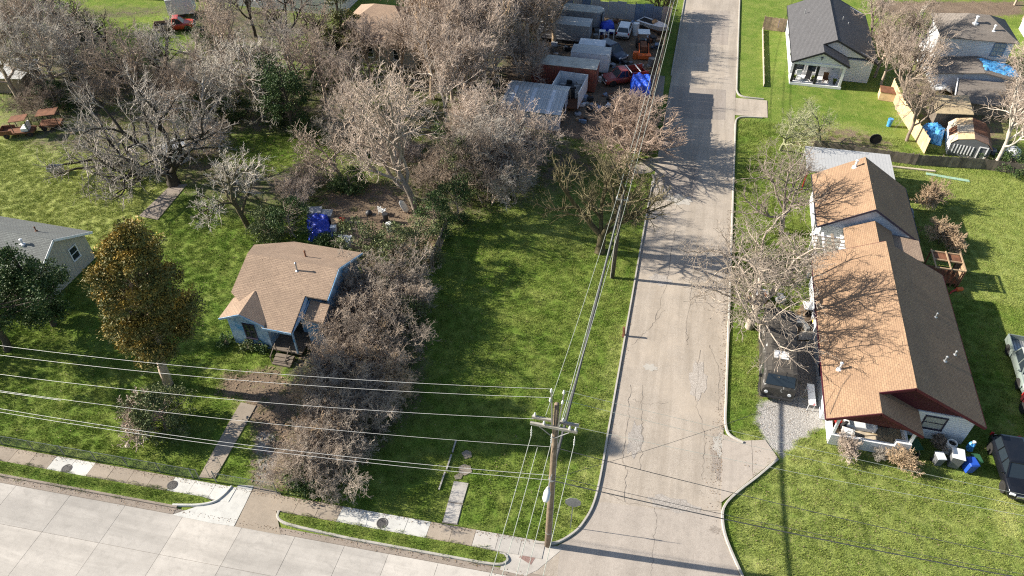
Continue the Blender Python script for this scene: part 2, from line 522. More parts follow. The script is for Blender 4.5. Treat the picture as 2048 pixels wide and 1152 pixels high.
MT['container_red'] = lines('faded_red_container', (0.26, 0.075, 0.055), 0.28, (0.15, 0.045, 0.035), True, 0.25, 0.7, 0.3, 0.1, rust=(0.2, 0.11, 0.075))
MT['container_top'] = plain('chalky_container_roof', (0.46, 0.44, 0.38), 0.8, 0.2, 1.2, grime=0.5)
MT['trailer_white'] = plain('white_aluminium', (0.62, 0.64, 0.67), 0.4, 0.08, grime=0.35)
MT['trailer_grey'] = lines('grey_aluminium_siding', (0.36, 0.36, 0.37), 0.35, (0.22, 0.22, 0.23), False, 0.08, 0.5, 0.15, 0.3)
MT['plank'] = plain('weathered_fence_board', (0.3, 0.22, 0.15), 0.9, 0.3, 2, rnd=.3)
MT['plank_new'] = plain('new_pine_board', (0.55, 0.40, 0.235), 0.85, 0.2, 2, rnd=.15)
MT['plank_grey'] = plain('grey_weathered_board', (0.2, 0.165, 0.13), 0.9, 0.3, 2, rnd=.35)
MT['deck'] = plain('deck_timber', (0.42, 0.33, 0.2), 0.85, 0.25, 3)
MT['plywood'] = plain('plywood_sheet', (0.5, 0.42, 0.31), 0.85, 0.15, 2)
MT['pole'] = plain('pole_timber', (0.20, 0.15, 0.105), 0.9, 0.35, 3)
MT['pole_arm'] = plain('grey_crossarm_timber', (0.33, 0.305, 0.26), 0.9, 0.25, 3)
MT['insulator'] = plain('pale_porcelain', (0.68, 0.68, 0.66), 0.25, 0.05)
MT['galv'] = plain('galvanised_steel', (0.36, 0.37, 0.37), 0.45, 0.15, metal=0.5)
MT['wire'] = plain('aluminium_wire', (0.47, 0.47, 0.46), 0.45, 0.05, metal=0.2, bump=0)
MT['wire_dark'] = plain('dark_cable', (0.07, 0.07, 0.07), 0.6, 0.1, bump=0)
MT['wire_copper'] = plain('oxidised_wire', (0.36, 0.38, 0.33), 0.55, 0.1, bump=0)
MT['mesh_wire'] = plain('chain_link_wire', (0.2, 0.215, 0.2), 0.5, 0.1, metal=0.4, bump=0)
MT['glass'] = glass('window_glass')
MT['blind'] = lines('pale_blind', (0.5, 0.5, 0.45), 0.06, (0.3, 0.3, 0.27), False, 0.25, stain=0.1)
MT['dark'] = plain('dark_interior', (0.02, 0.018, 0.016), 0.9, 0.2)
MT['rubber'] = plain('tyre_rubber', (0.025, 0.025, 0.025), 0.85, 0.2)
MT['rim'] = plain('alloy_rim', (0.45, 0.46, 0.47), 0.3, 0.1, metal=0.7)
MT['chrome'] = plain('bright_trim', (0.6, 0.6, 0.6), 0.2, 0.05, metal=0.8)
MT['lamp_glass'] = plain('headlamp_lens', (0.7, 0.72, 0.74), 0.1, 0.05, bump=0)
MT['lamp_red'] = plain('tail_lamp_lens', (0.35, 0.02, 0.02), 0.2, 0.05, bump=0)
MT['black_paint'] = paint('black_car_paint', (0.007, 0.008, 0.011), 0.2, 0.0, 0.03)
MT['silver_paint'] = paint('silver_truck_paint', (0.46, 0.47, 0.45), 0.35, 0.2, 0.25)
MT['green_grey_paint'] = paint('grey_green_truck_paint', (0.22, 0.26, 0.235), 0.4, 0.2, 0.25)
MT['maroon_paint'] = paint('maroon_car_paint', (0.06, 0.008, 0.012), 0.25, 0.1, 0.1)
MT['white_car'] = paint('white_car_paint', (0.68, 0.68, 0.67), 0.3, 0.0, 0.15)
MT['blue_car'] = paint('dark_blue_car_paint', (0.02, 0.03, 0.06), 0.3, 0.2, 0.25)
MT['red_car'] = paint('faded_red_truck_paint', (0.27, 0.03, 0.022), 0.45, 0.0, 0.3)
MT['red_bright'] = paint('bright_red_truck_paint', (0.55, 0.05, 0.02), 0.35, 0.0, 0.12)
MT['van_black'] = flaking('flaking_black_paint', (0.045, 0.04, 0.035), (0.5, 0.49, 0.46), 0.6, 0.64, 1.3)
MT['van_roof'] = flaking('dull_black_roof', (0.075, 0.066, 0.055), (0.42, 0.4, 0.37), 0.64, 0.68, 0.9)
MT['tarp_blue'] = tarp('bright_blue_tarp', (0.015, 0.07, 0.55), (0.03, 0.13, 0.75))
MT['tarp_deep'] = tarp('deep_blue_tarp', (0.008, 0.03, 0.36), (0.015, 0.06, 0.52))
MT['tarp_sky'] = tarp('faded_sky_blue_tarp', (0.03, 0.22, 0.55), (0.15, 0.45, 0.75))
MT['tarp_white'] = tarp('white_sheet', (0.62, 0.62, 0.6), (0.75, 0.75, 0.73))
MT['bin_blue'] = plain('blue_plastic', (0.02, 0.08, 0.42), 0.45, 0.1)
MT['bin_grey'] = plain('grey_plastic', (0.13, 0.135, 0.14), 0.5, 0.1)
MT['bin_black'] = plain('black_plastic', (0.03, 0.03, 0.032), 0.5, 0.1)
MT['bin_green'] = plain('dark_green_plastic', (0.03, 0.1, 0.045), 0.5, 0.1)
MT['plastic_white'] = plain('white_plastic', (0.66, 0.67, 0.66), 0.5, 0.08)
MT['yellow'] = plain('yellow_plastic', (0.7, 0.47, 0.05), 0.5, 0.1)
MT['orange'] = plain('orange_paint', (0.6, 0.13, 0.03), 0.5, 0.12)
MT['red'] = plain('red_paint', (0.42, 0.03, 0.025), 0.5, 0.12)
MT['rust'] = plain('rusted_steel', (0.17, 0.075, 0.04), 0.9, 0.35)
MT['cardboard'] = plain('cardboard', (0.36, 0.25, 0.15), 0.9, 0.12)
MT['grey_cloth'] = plain('grey_cloth', (0.27, 0.28, 0.3), 0.9, 0.15)
MT['roof_slate_blue'] = plain('pale_blue_grey_paint', (0.46, 0.51, 0.6), 0.7, 0.12, grime=0.25)
MT['b_grey'] = bark('pale_grey_bark', (0.53, 0.485, 0.43))
MT['b_pink'] = bark('pinkish_grey_twigs', (0.55, 0.455, 0.385))
MT['b_tan'] = bark('tan_twigs', (0.55, 0.41, 0.275))
MT['b_dark'] = bark('dark_wet_bark', (0.075, 0.065, 0.05))
MT['b_olive'] = bark('mossy_bark', (0.11, 0.095, 0.055))
MT['b_brown'] = bark('brown_grey_bark', (0.42, 0.34, 0.275))
MT['b_green'] = bark('greenish_twigs', (0.32, 0.33, 0.2))
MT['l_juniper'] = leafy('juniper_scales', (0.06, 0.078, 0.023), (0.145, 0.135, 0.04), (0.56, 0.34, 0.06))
MT['l_dark'] = leafy('dark_evergreen_leaf', (0.02, 0.05, 0.015), (0.07, 0.115, 0.03), (0.2, 0.22, 0.07))
MT['l_privet'] = leafy('privet_leaf', (0.05, 0.08, 0.027), (0.14, 0.16, 0.06), (0.33, 0.31, 0.13))
MT['b_mid'] = bark('grey_brown_bark', (0.41, 0.35, 0.295))
MT['b_twig_olive'] = bark('olive_brown_twigs', (0.19, 0.165, 0.095))
MT['b_dusty'] = bark('dusty_pink_brown_twigs', (0.52, 0.40, 0.32))
MT['l_dry'] = leafy('dry_leaf', (0.15, 0.105, 0.07), (0.28, 0.2, 0.13), (0.2, 0.2, 0.08))

# ---------------------------------------------------------------- ground sheet
def P(*pts): return [W2(*p) for p in pts]
KL, KR = -0.65, 7.06                         # street kerb faces
def kerb_y(x): return 20.25 + 0.049 * (x + 5.6)        # far kerb of the avenue
def sw_bot(x): return 19.62 + 0.047 * (x + 40)
def sw_top(x): return 20.62 + 0.049 * (x + 41)

street_poly = P((1115,1092),(1150,1070),(1172,1045),(1190,1010),(1204,955)) + [(KL,40),(KL,180),(KR,180),(KR,32.9)] + P((1443,1010),(1442,1040),(1450,1080),(1480,1152)) + [(9.6,kerb_y(9.6)),(-4.2,kerb_y(-4.2)),(-4.0,22.2)]
avenue_poly = [(-120,kerb_y(-120)),(120,kerb_y(120)),(120,5),(-120,0)]
house_polys = [
    [(13.9,34.2),(19,34.2),(19,36.3),(22.8,36.3),(22.8,51),(13.9,51)], [(14.4,51),(22,51),(22,63.4),(14.4,63.4)],
    [(-30.2,33.3),(-23,33.3),(-23,41.6),(-30.2,41.6)], [(-60,33.6),(-47.7,33.6),(-47.7,39.6),(-60,39.6)],
    [(13.3,88),(22.5,88),(22.5,103),(13.3,103)] ]
right_drive = P((1445,868),(1480,882),(1530,880),(1555,915),(1500,960),(1441,1006)) 
gravel_drive = P((1520,800),(1590,790),(1645,790),(1652,850),(1600,880),(1560,915),(1530,880),(1510,845))
junk_poly = P((1120,30),(1335,30),(1322,120),(1310,205),(1300,300),(1160,280),(1000,245),(1010,140),(1060,90))
yard_c = P((640,385),(760,360),(870,420),(885,520),(780,560),(690,520),(630,495))
drive_c = P((440,745),(560,730),(600,790),(590,860),(560,975),(500,975),(505,880),(470,800),(430,790))
wood_nw = P((0,20),(520,10),(720,60),(720,330),(640,410),(480,430),(330,370),(200,320),(60,300),(0,260))
wood_mid = P((760,90),(1130,0),(1060,160),(1010,260),(1130,270),(1290,330),(1000,420),(880,470),(760,420),(720,300))
alley_ne = P((1745,2),(2048,2),(2048,28),(1930,40),(1850,22),(1780,30))
lot_ne = P((1770,160),(1850,60),(2048,150),(2048,310),(1850,300),(1790,200))
yard_worn = P((1590,245),(1700,250),(1790,280),(1800,310),(1620,305),(1560,300))
van_bay = P((1515,640),(1640,600),(1650,790),(1585,800),(1515,800))
side_r = P((1985,760),(2048,740),(2048,900),(1995,880))
dry_a = P((1985,985),(2030,990),(2048,1080),(2000,1075),(1985,1030))
dry_b = P((1490,1110),(1560,1120),(1565,1152),(1480,1152))
dry_c = P((1590,870),(1660,880),(1700,925),(1640,930),(1570,960),(1540,950))
verge_l = P((1235,640),(1272,640),(1225,800),(1195,960),(1150,1040),(1120,1060),(1170,900),(1205,760))
strip_c = P((1000,375),(1280,380),(1280,480),(1150,520),(1000,460))
brush_c = P((600,640),(700,560),(840,540),(860,680),(840,820),(760,900),(680,980),(550,985),(560,800))
path_w = P((375,368),(340,372),(278,432),(315,440))
open_nw = P((190,40),(370,25),(385,90),(330,130),(230,125))
open_mid = P((560,75),(650,60),(660,110),(620,140),(560,125))
open_c = P((470,270),(660,265),(670,330),(600,345),(470,330))

xs = np.concatenate([[-3000,-1500,-700,-350,-220,-150,-115,-95], np.arange(-84, 62, 0.45), [70,90,120,170,260,450,900,3000]])
ys = np.concatenate([[-1500,-600,-250,-100,-40,-10,4], np.arange(11, 124, 0.45), [130,145,170,220,320,600,1300,4000]])
GX, GY = np.meshgrid(xs, ys)
def soft(poly, w=0.9): return np.clip(0.5 - sdf(poly, GX, GY) / (2 * w), 0, 1)
dirt = np.zeros(GX.shape); dry = np.full(GX.shape, 0.12); lit = np.zeros(GX.shape); grav = np.zeros(GX.shape)
for pl, k, w in ((yard_c, 0.92, 1.6), (drive_c, 0.8, 0.9), (junk_poly, 0.95, 1.0), (alley_ne, 1.0, 1.5), (lot_ne, 0.62, 3), (yard_worn, 0.62, 1.5), (van_bay, 0.75, 0.6), (side_r, 0.35, 1.5), (verge_l, 0.28, 0.7)):
    dirt = np.maximum(dirt, k * soft(pl, w))
for pl, k, w in ((dry_a, 0.95, 0.5), (dry_b, 0.9, 0.6), (dry_c, 0.75, 1), (verge_l, 0.6, 0.8), (strip_c, 0.4, 2), (lot_ne, 0.6, 3), (yard_worn, 0.7, 2), (side_r, 0.4, 2)):
    dry = np.maximum(dry, k * soft(pl, w))
fr = (GX > 8) & (GY < 34)
dry = np.where(fr, np.maximum(dry, 0.44), dry)
dry = np.maximum(dry, 0.62 * ((GX < -46) & (GY > 40) & (GY < 60))); dry = np.maximum(dry, .45 * ((GX > 23) & (GY > 52) & (GY < 72)))  # the dry mask also tints the north-west and back-right lawns paler lime
for pl, k, w in ((wood_nw, 0.8, 3), (wood_mid, 0.85, 3), (brush_c, 0.8, 1.0)):
    lit = np.maximum(lit, k * soft(pl, w))
for pl in (open_nw, open_mid, open_c): lit *= 1 - soft(pl, 1.5)
grav = np.maximum(0.95 * soft(gravel_drive, 0.5), 0.5 * soft(path_w, 0.4))
grav = np.maximum(grav, 0.55 * soft(P((500,860),(560,860),(555,975),(510,975)), 0.5))
dirt = np.where(soft(gravel_drive, .3) > .5, 0, dirt)
rs = np.random.RandomState(3)
und = -0.012 - 0.02 * (np.sin(GX * 0.7 + 1.3 * np.sin(GY * 0.31)) * np.sin(GY * 0.55 + GX * 0.13) * 0.5 + 0.5) - 0.012 * rs.rand(*GX.shape)
und = np.where((np.abs(GX) > 100) | (GY > 130) | (GY < 8), -0.03, und)
ny, nx = GX.shape
idx = np.arange(nx * ny).reshape(ny, nx)
quads = np.stack([idx[:-1, :-1], idx[:-1, 1:], idx[1:, 1:], idx[1:, :-1]], -1).reshape(-1, 4)
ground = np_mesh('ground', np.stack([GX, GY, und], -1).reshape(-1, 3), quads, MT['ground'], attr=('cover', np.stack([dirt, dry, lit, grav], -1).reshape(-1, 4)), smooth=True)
ground['kind'] = 'structure'

# ---------------------------------------------------------------- avenue of concrete slabs
av = MB()
av.face([(-120,0,0.004),(120,0,0.004),(120,kerb_y(120),0.004),(-120,kerb_y(-120),0.004)])
avenue = struct('avenue', av, MT['joint'])
rg = random.Random(5)
jx = [-62.3,-58.2,-53.9,-49.8,-45.6,-41.7,-37.7,-33.8,-29.9,-25.9,-21.9,-18.4,-15.2,-12.4,-9.3,-6.1,-2.8,0.6,4.2,8.0,12.0,16.0]
rows = [0.42, 3.05, 6.4, 9.8, 13.2]
for i in range(len(jx) - 1):
    for k in range(len(rows) - 1):
        g = 0.010
        a, b = jx[i] + g, jx[i+1] - g
        z = 0.016 + rg.uniform(-0.003, 0.003)
        m = MB()
        m.prism([(a, kerb_y(a) - rows[k+1] + g), (b, kerb_y(b) - rows[k+1] + g), (b, kerb_y(b) - rows[k] - g), (a, kerb_y(a) - rows[k] - g)], -0.1, z)
        m.build('concrete_slab', MT['slab'], avenue)
# gutter: brownish concrete strip along the kerb
gu = MB()
for a, b in ((-62.3,-41),(-41,-26.6),(-20.9,-10),(-10,-3.0)):
    gu.prism([(a, kerb_y(a) - 0.40), (b, kerb_y(b) - 0.40), (b, kerb_y(b) - 0.02), (a, kerb_y(a) - 0.02)], -0.1, 0.021)
gu.build('gutter', MT['gutter'], avenue)

def sweep(path, w, z0, z1, side=1):
    """kerb along a polyline: face on the path, body to its left (side=1) or right (-1), top edge rounded off"""
    mb = MB()
    path = [Vector((p[0], p[1], 0)) for p in path]
    rings = []
    for k, p in enumerate(path):
        d = (path[min(k+1, len(path)-1)] - path[max(k-1, 0)]).normalized()
        n = Vector((-d.y, d.x, 0)) * side
        ring = [(p.x, p.y, z0), (p.x + n.x*0.015, p.y + n.y*0.015, z1 - 0.025), (p.x + n.x*0.045, p.y + n.y*0.045, z1), (p.x + n.x*w, p.y + n.y*w, z1 - 0.004), (p.x + n.x*w, p.y + n.y*w, z0)]
        rings.append(ring)
    mb.loft(rings)
    return mb
def curve(pts, n=6):
    """smooth polyline through points"""
    pts = [Vector((p[0], p[1], 0)) for p in pts]
    out = []
    for i in range(len(pts) - 1):
        p0, p1, p2, p3 = pts[max(i-1, 0)], pts[i], pts[i+1], pts[min(i+2, len(pts)-1)]
        for k in range(n):
            t = k / n
            out.append(0.5 * ((2*p1) + (-p0 + p2)*t + (2*p0 - 5*p1 + 4*p2 - p3)*t*t + (-p0 + 3*p1 - 3*p2 + p3)*t**3))
    out.append(pts[-1])
    return [(p.x, p.y) for p in out]

# ---------------------------------------------------------------- side street
st = MB()
sp = [(x, y, 0.012) for x, y in street_poly]
st.face(sp)
street = struct('street', st, MT['road'])
ap = MB()
ap.face([(x, y, 0.017) for x, y in P((1120,1094),(1152,1072),(1175,1047),(1188,1018),(1205,1004),(1330,1020),(1442,1024),(1443,1050),(1452,1085),(1478,1150)) + [(9.3,kerb_y(9.3)+.03),(-2.2,kerb_y(-2.2)+.03)]])
ap.build('apron', MT['apron'], street)
for pl in (P((1345,172),(1452,180),(1450,240),(1340,235)), P((1330,330),(1400,330),(1392,400),(1318,395)), P((1385,20),(1460,22),(1455,90),(1375,85))):
    m = MB(); m.face([(x, y, 0.0165) for x, y in pl]); m.build('patch', MT['road_patch'], street)
def ribbon(pts, w, z, rng, wander=0.06, n=10):
    mb = MB(); path = []
    for i in range(len(pts) - 1):
        a, b = Vector((*pts[i], 0)), Vector((*pts[i+1], 0))
        d = (b - a); nn = Vector((-d.y, d.x, 0)).normalized()
        for k in range(n):
            path.append(a + d * (k / n) + nn * rng.gauss(0, wander))
    path.append(Vector((*pts[-1], 0)))
    L, Rr = [], []
    for k, p in enumerate(path):
        d = (path[min(k+1, len(path)-1)] - path[max(k-1, 0)]).normalized(); nn = Vector((-d.y, d.x, 0))
        ww = w * rng.uniform(0.3, 1.2) / 2
        L.append((p.x + nn.x*ww, p.y + nn.y*ww, z)); Rr.append((p.x - nn.x*ww, p.y - nn.y*ww, z))
    for k in range(len(path) - 1): mb.face([Rr[k], Rr[k+1], L[k+1], L[k]])
    return mb
def stain(px, py, rx, ry, z, rng, mat, name='patch'):
    x, y = W2(px, py); n = 22
    m = MB(); m.face([(x + rx*math.cos(k*6.283/n)*(1+.22*math.sin(k*1.9+px)+rng.uniform(-.1,.1)), y + ry*math.sin(k*6.283/n)*(1+.22*math.sin(k*1.9+px)+rng.uniform(-.1,.1)), z) for k in range(n)]); return m.build(name, mat, street)
cr = random.Random(11)
MT['stain_dark'] = concrete('damp_dirt_stain', (0.21, 0.17, 0.135), 0.25, 0.25); MT['stain_pale'] = concrete('pale_cement_patch', (0.43, 0.40, 0.35), 0.1, 0.1); MT['rubble'] = concrete('broken_asphalt', (0.29, 0.25, 0.21), 0.25, 0.4)
for qi, q in enumerate(((1432,905,.35,1.6,'stain_dark'),(1438,940,.25,.8,'stain_dark'),(1442,890,.55,.9,'stain_pale'),(1345,1008,1.6,.5,'rubble'),(1430,1060,.35,.25,'stain_dark'),(1300,735,.5,.35,'stain_pale'),(1320,560,.9,.7,'rubble'),(1400,120,.7,.9,'rubble'),(1360,400,1.2,.8,'stain_pale'),(1270,880,.5,1.4,'rubble'),(1395,760,.6,1.8,'rubble'))):
    stain(*q[:4], 0.0180 + .0005*qi, cr, MT[q[4]])
for pts, w in ((P((1350,460),(1335,560),(1310,640)), .05), (P((1390,545),(1372,650),(1375,690)), .05), (P((1262,770),(1255,850),(1245,920),(1252,940),(1250,1004)), .05),
               (P((1285,770),(1282,830),(1285,860),(1280,940)), .045), (P((1400,700),(1390,800),(1410,870),(1405,960)), .04), (P((1250,1005),(1330,1018),(1440,1022)), .03),
               (P((1313,1016),(1308,1080),(1302,1152)), .035), (P((1390,330),(1385,395)), .05), (P((1210,985),(1250,1004)), .04), (P((1305,480),(1330,470),(1345,460)), .04),
               (P((1265,800),(1300,810),(1335,805)), .03), (P((1330,620),(1300,655),(1262,690)), .035), (P((1420,690),(1438,740),(1436,820)), .035)):
    ribbon(pts, w*.5, 0.0245, cr).build('crack', MT['crack'], street)

# kerbs
left_curve = curve(P((1070,1088),(1112,1089),(1150,1068),(1172,1043),(1190,1008),(1204,952)) + [(KL,31.5)], 5)
struct('kerb', sweep(left_curve + [(KL,40),(KL,50),(KL,63.0)], 0.16, -0.05, 0.13, 1), MT['kerb'])
struct('kerb', sweep(curve(P((1303,350),(1306,362),(1303,375)), 4), 0.16, -0.05, 0.12, 1), MT['kerb'])
struct('kerb', sweep([(KL,86.5),(KL,100),(KL,180)], 0.16, -0.05, 0.13, 1), MT['kerb'])
struct('kerb', sweep([(KR,180),(KR,84.6)] + curve([(KR,84.6),(KR+.3,83.4),(KR+1.2,82.9),(KR+3.2,82.9)], 5), 0.16, -0.05, 0.13, 1), MT['kerb'])
struct('kerb', sweep(curve([(KR+3.0,78.6),(KR+.9,78.3),(KR+.15,77.6),(KR,76.5)], 5) + [(KR,60),(KR,45),(KR,36)] + curve([(KR,36),(KR+.02,34.2),(KR+.35,33.2),(KR+1.3,32.75)], 5), 0.16, -0.05, 0.13, 1), MT['kerb'])
struct('kerb', sweep(curve(P((1553,917),(1515,950),(1470,985),(1446,1012),(1442,1040),(1450,1080),(1480,1150)) + [(9.3,21.2),(11,kerb_y(11)+.0)], 6) + [(40,kerb_y(40))], 0.16, -0.05, 0.13, 1), MT['kerb'])

# driveways on the right
m = MB(); m.prism(right_drive, -0.05, 0.03); dr = struct('driveway', m, MT['apron'])
for pts in (P((1503,880),(1506,958)),):
    ribbon(pts, 0.03, 0.034, cr, 0.01).build('joint', MT['crack'], dr)
m = MB(); m.prism([(KR+.02,78.5),(KR+3.6,78.75),(KR+3.6,82.8),(KR+.02,82.6)], -0.05, 0.02); struct('driveway', m, MT['road'])
m = MB(); m.prism(P((1330,152),(1306,150),(1300,200),(1325,205)), -0.05, 0.008); struct('driveway', m, MT['road_patch'])
m = MB(); m.prism(P((1300,345),(1325,330),(1325,312),(1290,318),(1262,335),(1270,350)), -0.05, 0.009); struct('driveway', m, MT['road'])

# ---------------------------------------------------------------- sidewalk slabs along the avenue
m = MB(); m.face([(x, y, 0.006) for x, y in [(-70,sw_bot(-70)-.03),(-3.2,sw_bot(-3.2)-.03),(-3.2,sw_top(-3.2)+.03),(-70,sw_top(-70)+.03)]])
sidewalk = struct('sidewalk', m, MT['joint'])
edges = [-70 + 1.45 * k for k in range(47)]
def swmat(xm):
    if -36.7 < xm < -33.6 or -28.3 < xm < -24.0 or -16.2 < xm < -11.0: return MT['slab_white']
    if xm > -8.2: return MT['slab']
    return MT['slab_tan']
for i in range(len(edges) - 1):
    a, b = edges[i] + 0.012, edges[i+1] - 0.012
    if -24.0 < (a+b)/2 < -20.8 or b > -2.6: continue
    mm = MB(); mm.prism([(a, sw_bot(a)), (b, sw_bot(b)), (b, sw_top(b)), (a, sw_top(a))], -0.05, 0.05 + rg.uniform(-0.006, 0.006))
    mm.build('paving_slab', swmat((a+b)/2), sidewalk)
# corner ramp of brick pavers
rp = MB(); rp.prism(P((1038,1115),(1065,1090),(1082,1098),(1062,1130)), -0.05, 0.03)
ramp = struct('corner_ramp', rp, MT['brick_red'])
m = MB(); m.prism(P((1010,1095),(1050,1090),(1072,1092),(1112,1094),(1125,1098),(1075,1140),(1050,1152),(1000,1140)), -0.05, 0.024); struct('pavement', m, MT['slab'])

# driveway apron crossing the sidewalk
m = MB()
m.prism(P((398,1012),(430,1008),(465,985),(478,970),(508,972),(490,1010),(468,1053),(420,1046),(345,1030)), -0.05, 0.034); struct('driveway', m, MT['slab_white'])
m = MB()
m.prism(P((510,972),(560,985),(575,1018),(552,1020),(556,1042),(562,1070),(470,1053),(491,1010)), -0.05, 0.030); struct('driveway', m, MT['slab_tan'])
struct('kerb', sweep(curve(P((345,1013),(395,1013),(430,1006),(452,990),(466,974)), 6), 0.14, -0.03, 0.14, 1), MT['slab_white'])
struct('kerb', sweep([(a, kerb_y(a)) for a in (-62,-45,-34,-26.6)], 0.15, -0.05, 0.12, 1), MT['gutter'])
struct('kerb', sweep(curve(P((556,1022),(553,1036),(566,1048),(600,1058)), 5) + [(a, kerb_y(a)) for a in (-15,-10)] + [W2(960,1128)] + curve(P((960,1128),(1000,1132),(1018,1122),(1012,1108),(1000,1104)), 5), 0.15, -0.05, 0.12, 1), MT['kerb'])

# grass verges between sidewalk and kerb, a little proud of the slabs
verge_a = [(-62, kerb_y(-62)+.14), (-45, kerb_y(-45)+.14), (-34, kerb_y(-34)+.14), (-27, kerb_y(-27)+.15)] + P((395,1010),(425,1004),(410,996),(360,987)) + [(-28,sw_bot(-28)-.02),(-34,sw_bot(-34)-.02),(-45,sw_bot(-45)-.02),(-62,sw_bot(-62)-.02)]
verge_b = P((562,1026),(558,1036),(570,1046),(600,1054)) + [(-15,kerb_y(-15)+.16),(-10,kerb_y(-10)+.16)] + P((960,1125),(1000,1128),(1014,1121),(1006,1109),(990,1104)) + [(-9,sw_bot(-9)-.03),(-15,sw_bot(-15)-.03)]
for v in (verge_a, verge_b):
    m = MB(); m.prism(v, -0.05, 0.10); struct('verge', m, MT['turf'])

# concrete walks in the lots
m = MB()
m.prism(P((398,955),(430,957),(490,852),(512,812),(482,805),(462,838)), -0.05, 0.035)
struct('path', m, MT['slab_tan'])
m = MB(); m.face([(x, y, 0.012) for x, y in P((884,1046),(915,1050),(937,966),(908,962))]); wk = struct('path', m, MT['joint'])
for q in (P((897,1003),(925,1007),(937,967),(908,963)), P((886,1044),(914,1048),(924,1010),(896,1006))):
    m = MB(); m.prism(q, -0.05, 0.035); m.build('paving_slab', MT['slab'], wk)
for q in (P((917,934),(928,928),(941,932),(944,944),(930,951),(919,947)), P((923,906),(932,900),(942,903),(944,914),(930,918)), P((908,952),(917,947),(926,950),(922,958),(911,959))):
    m = MB(); m.prism(q, -0.05, 0.015); m.build('paving_slab', MT['gutter'], wk)
m = MB()
for q in ((912,882,905,905),(903,910,893,940),(890,945,878,980)):
    m.bar((*W2(q[0],q[1]),0.04),(*W2(q[2],q[3]),0.04),0.1,0.1)
tag(m.build('edging_strip', MT['slab']), 'thin broken concrete edging strip in the vacant lot grass beside the old walk', 'edging')
m = MB(); m.prism(path_w, -0.05, 0.03); struct('path', m, MT['gutter'])
# manholes
def manhole(px, py, lab, r=0.33, z=0.058):
    x, y = W2(px, py)
    t = thing('manhole_cover', lab, 'manhole cover', (x, y, z), group='manhole covers')
    MB().lathe([(r+.07,-.03),(r+.07,0.004),(r,0.006),(r,-.01)], n=20).build('frame', MT['iron'], t, local=True)
    mm = MB(); mm.lathe([(r-.01,-.03),(r-.02,0.0)], n=20)
    for a in range(6):
        mm.cbox((0.6*r*math.cos(a*1.047), 0.6*r*math.sin(a*1.047), 0.004), (0.3*r, 0.12*r, 0.012), a*1.047)
    mm.build('lid', MT['iron'], t, local=True)
manhole(134, 938, 'round iron manhole cover in the white slab beside the chain-link fence', 0.27)
manhole(345, 971, 'rusty round iron manhole cover in the white slab by the curved driveway kerb', 0.27)
manhole(765, 1047, 'round iron manhole cover in the white sidewalk slab before the vacant lot', 0.3)

# ---------------------------------------------------------------- houses
def window(root, c, w, h, face='-y', frame='white', nx=1, ny=2, blind=False, dep=0.05):
    """window on a wall: frame with bars, panes as sub-parts. c = centre on the wall face"""
    ax = {'-y': ((1,0,0),(0,-1,0)), '+y': ((-1,0,0),(0,1,0)), '+x': ((0,1,0),(1,0,0)), '-x': ((0,-1,0),(-1,0,0))}[face]
    u, n, z = Vector(ax[0]), Vector(ax[1]), Vector((0,0,1))
    c = Vector(c)
    def bx(mb, a0, a1, b0, b1, d0, d1, m=0):
        q = [c + u*a + z*b + n*d for d in (d0, d1) for a, b in ((a0,b0),(a1,b0),(a1,b1),(a0,b1))]
        i = [mb._p(p) for p in q]
        for f in ((0,3,2,1),(4,5,6,7),(0,1,5,4),(1,2,6,5),(2,3,7,6),(3,0,4,7)): mb.f.append([i[k] for k in f]); mb.m.append(m)
    f = MB(); t = 0.09
    bx(f, -w/2-t, w/2+t, h/2, h/2+t, 0.002, dep+.02); bx(f, -w/2-t, w/2+t, -h/2-t, -h/2, 0.002, dep+.05)
    bx(f, -w/2-t, -w/2, -h/2, h/2, 0.002, dep); bx(f, w/2, w/2+t, -h/2, h/2, 0.002, dep)
    for k in range(1, ny): y = -h/2 + h*k/ny; bx(f, -w/2, w/2, y-.03, y+.03, 0.02, dep-.01)
    for k in range(1, nx): x = -w/2 + w*k/nx; bx(f, x-.025, x+.025, -h/2, h/2, 0.02, dep-.008)
    o = f.build('window', MT[frame], root)
    for k in range(ny):
        p = MB(); bx(p, -w/2, w/2, -h/2 + h*k/ny + .03, -h/2 + h*(k+1)/ny - .03, 0.004, 0.012)
        p.build('pane', MT['blind'] if blind else MT['glass'], o)
    return o

def vent(root, x, y, z, h=0.55, r=0.06, mat='galv'):
    m = MB(); m.lathe([(r*2.6,-.25),(r*2.6,0.0),(r,0.06),(r,h),(r*1.5,h+.02),(r*1.5,h+.1),(0.01,h+.16)], (x,y,z), 10)
    return m.build('roof_vent', MT[mat], root)

def fascia(mb, a, b, h=0.2, w=0.05, m=0):
    a, b = Vector(a), Vector(b)
    mb.bar(a - Vector((0,0,h/2)), b - Vector((0,0,h/2)), w, h, m)

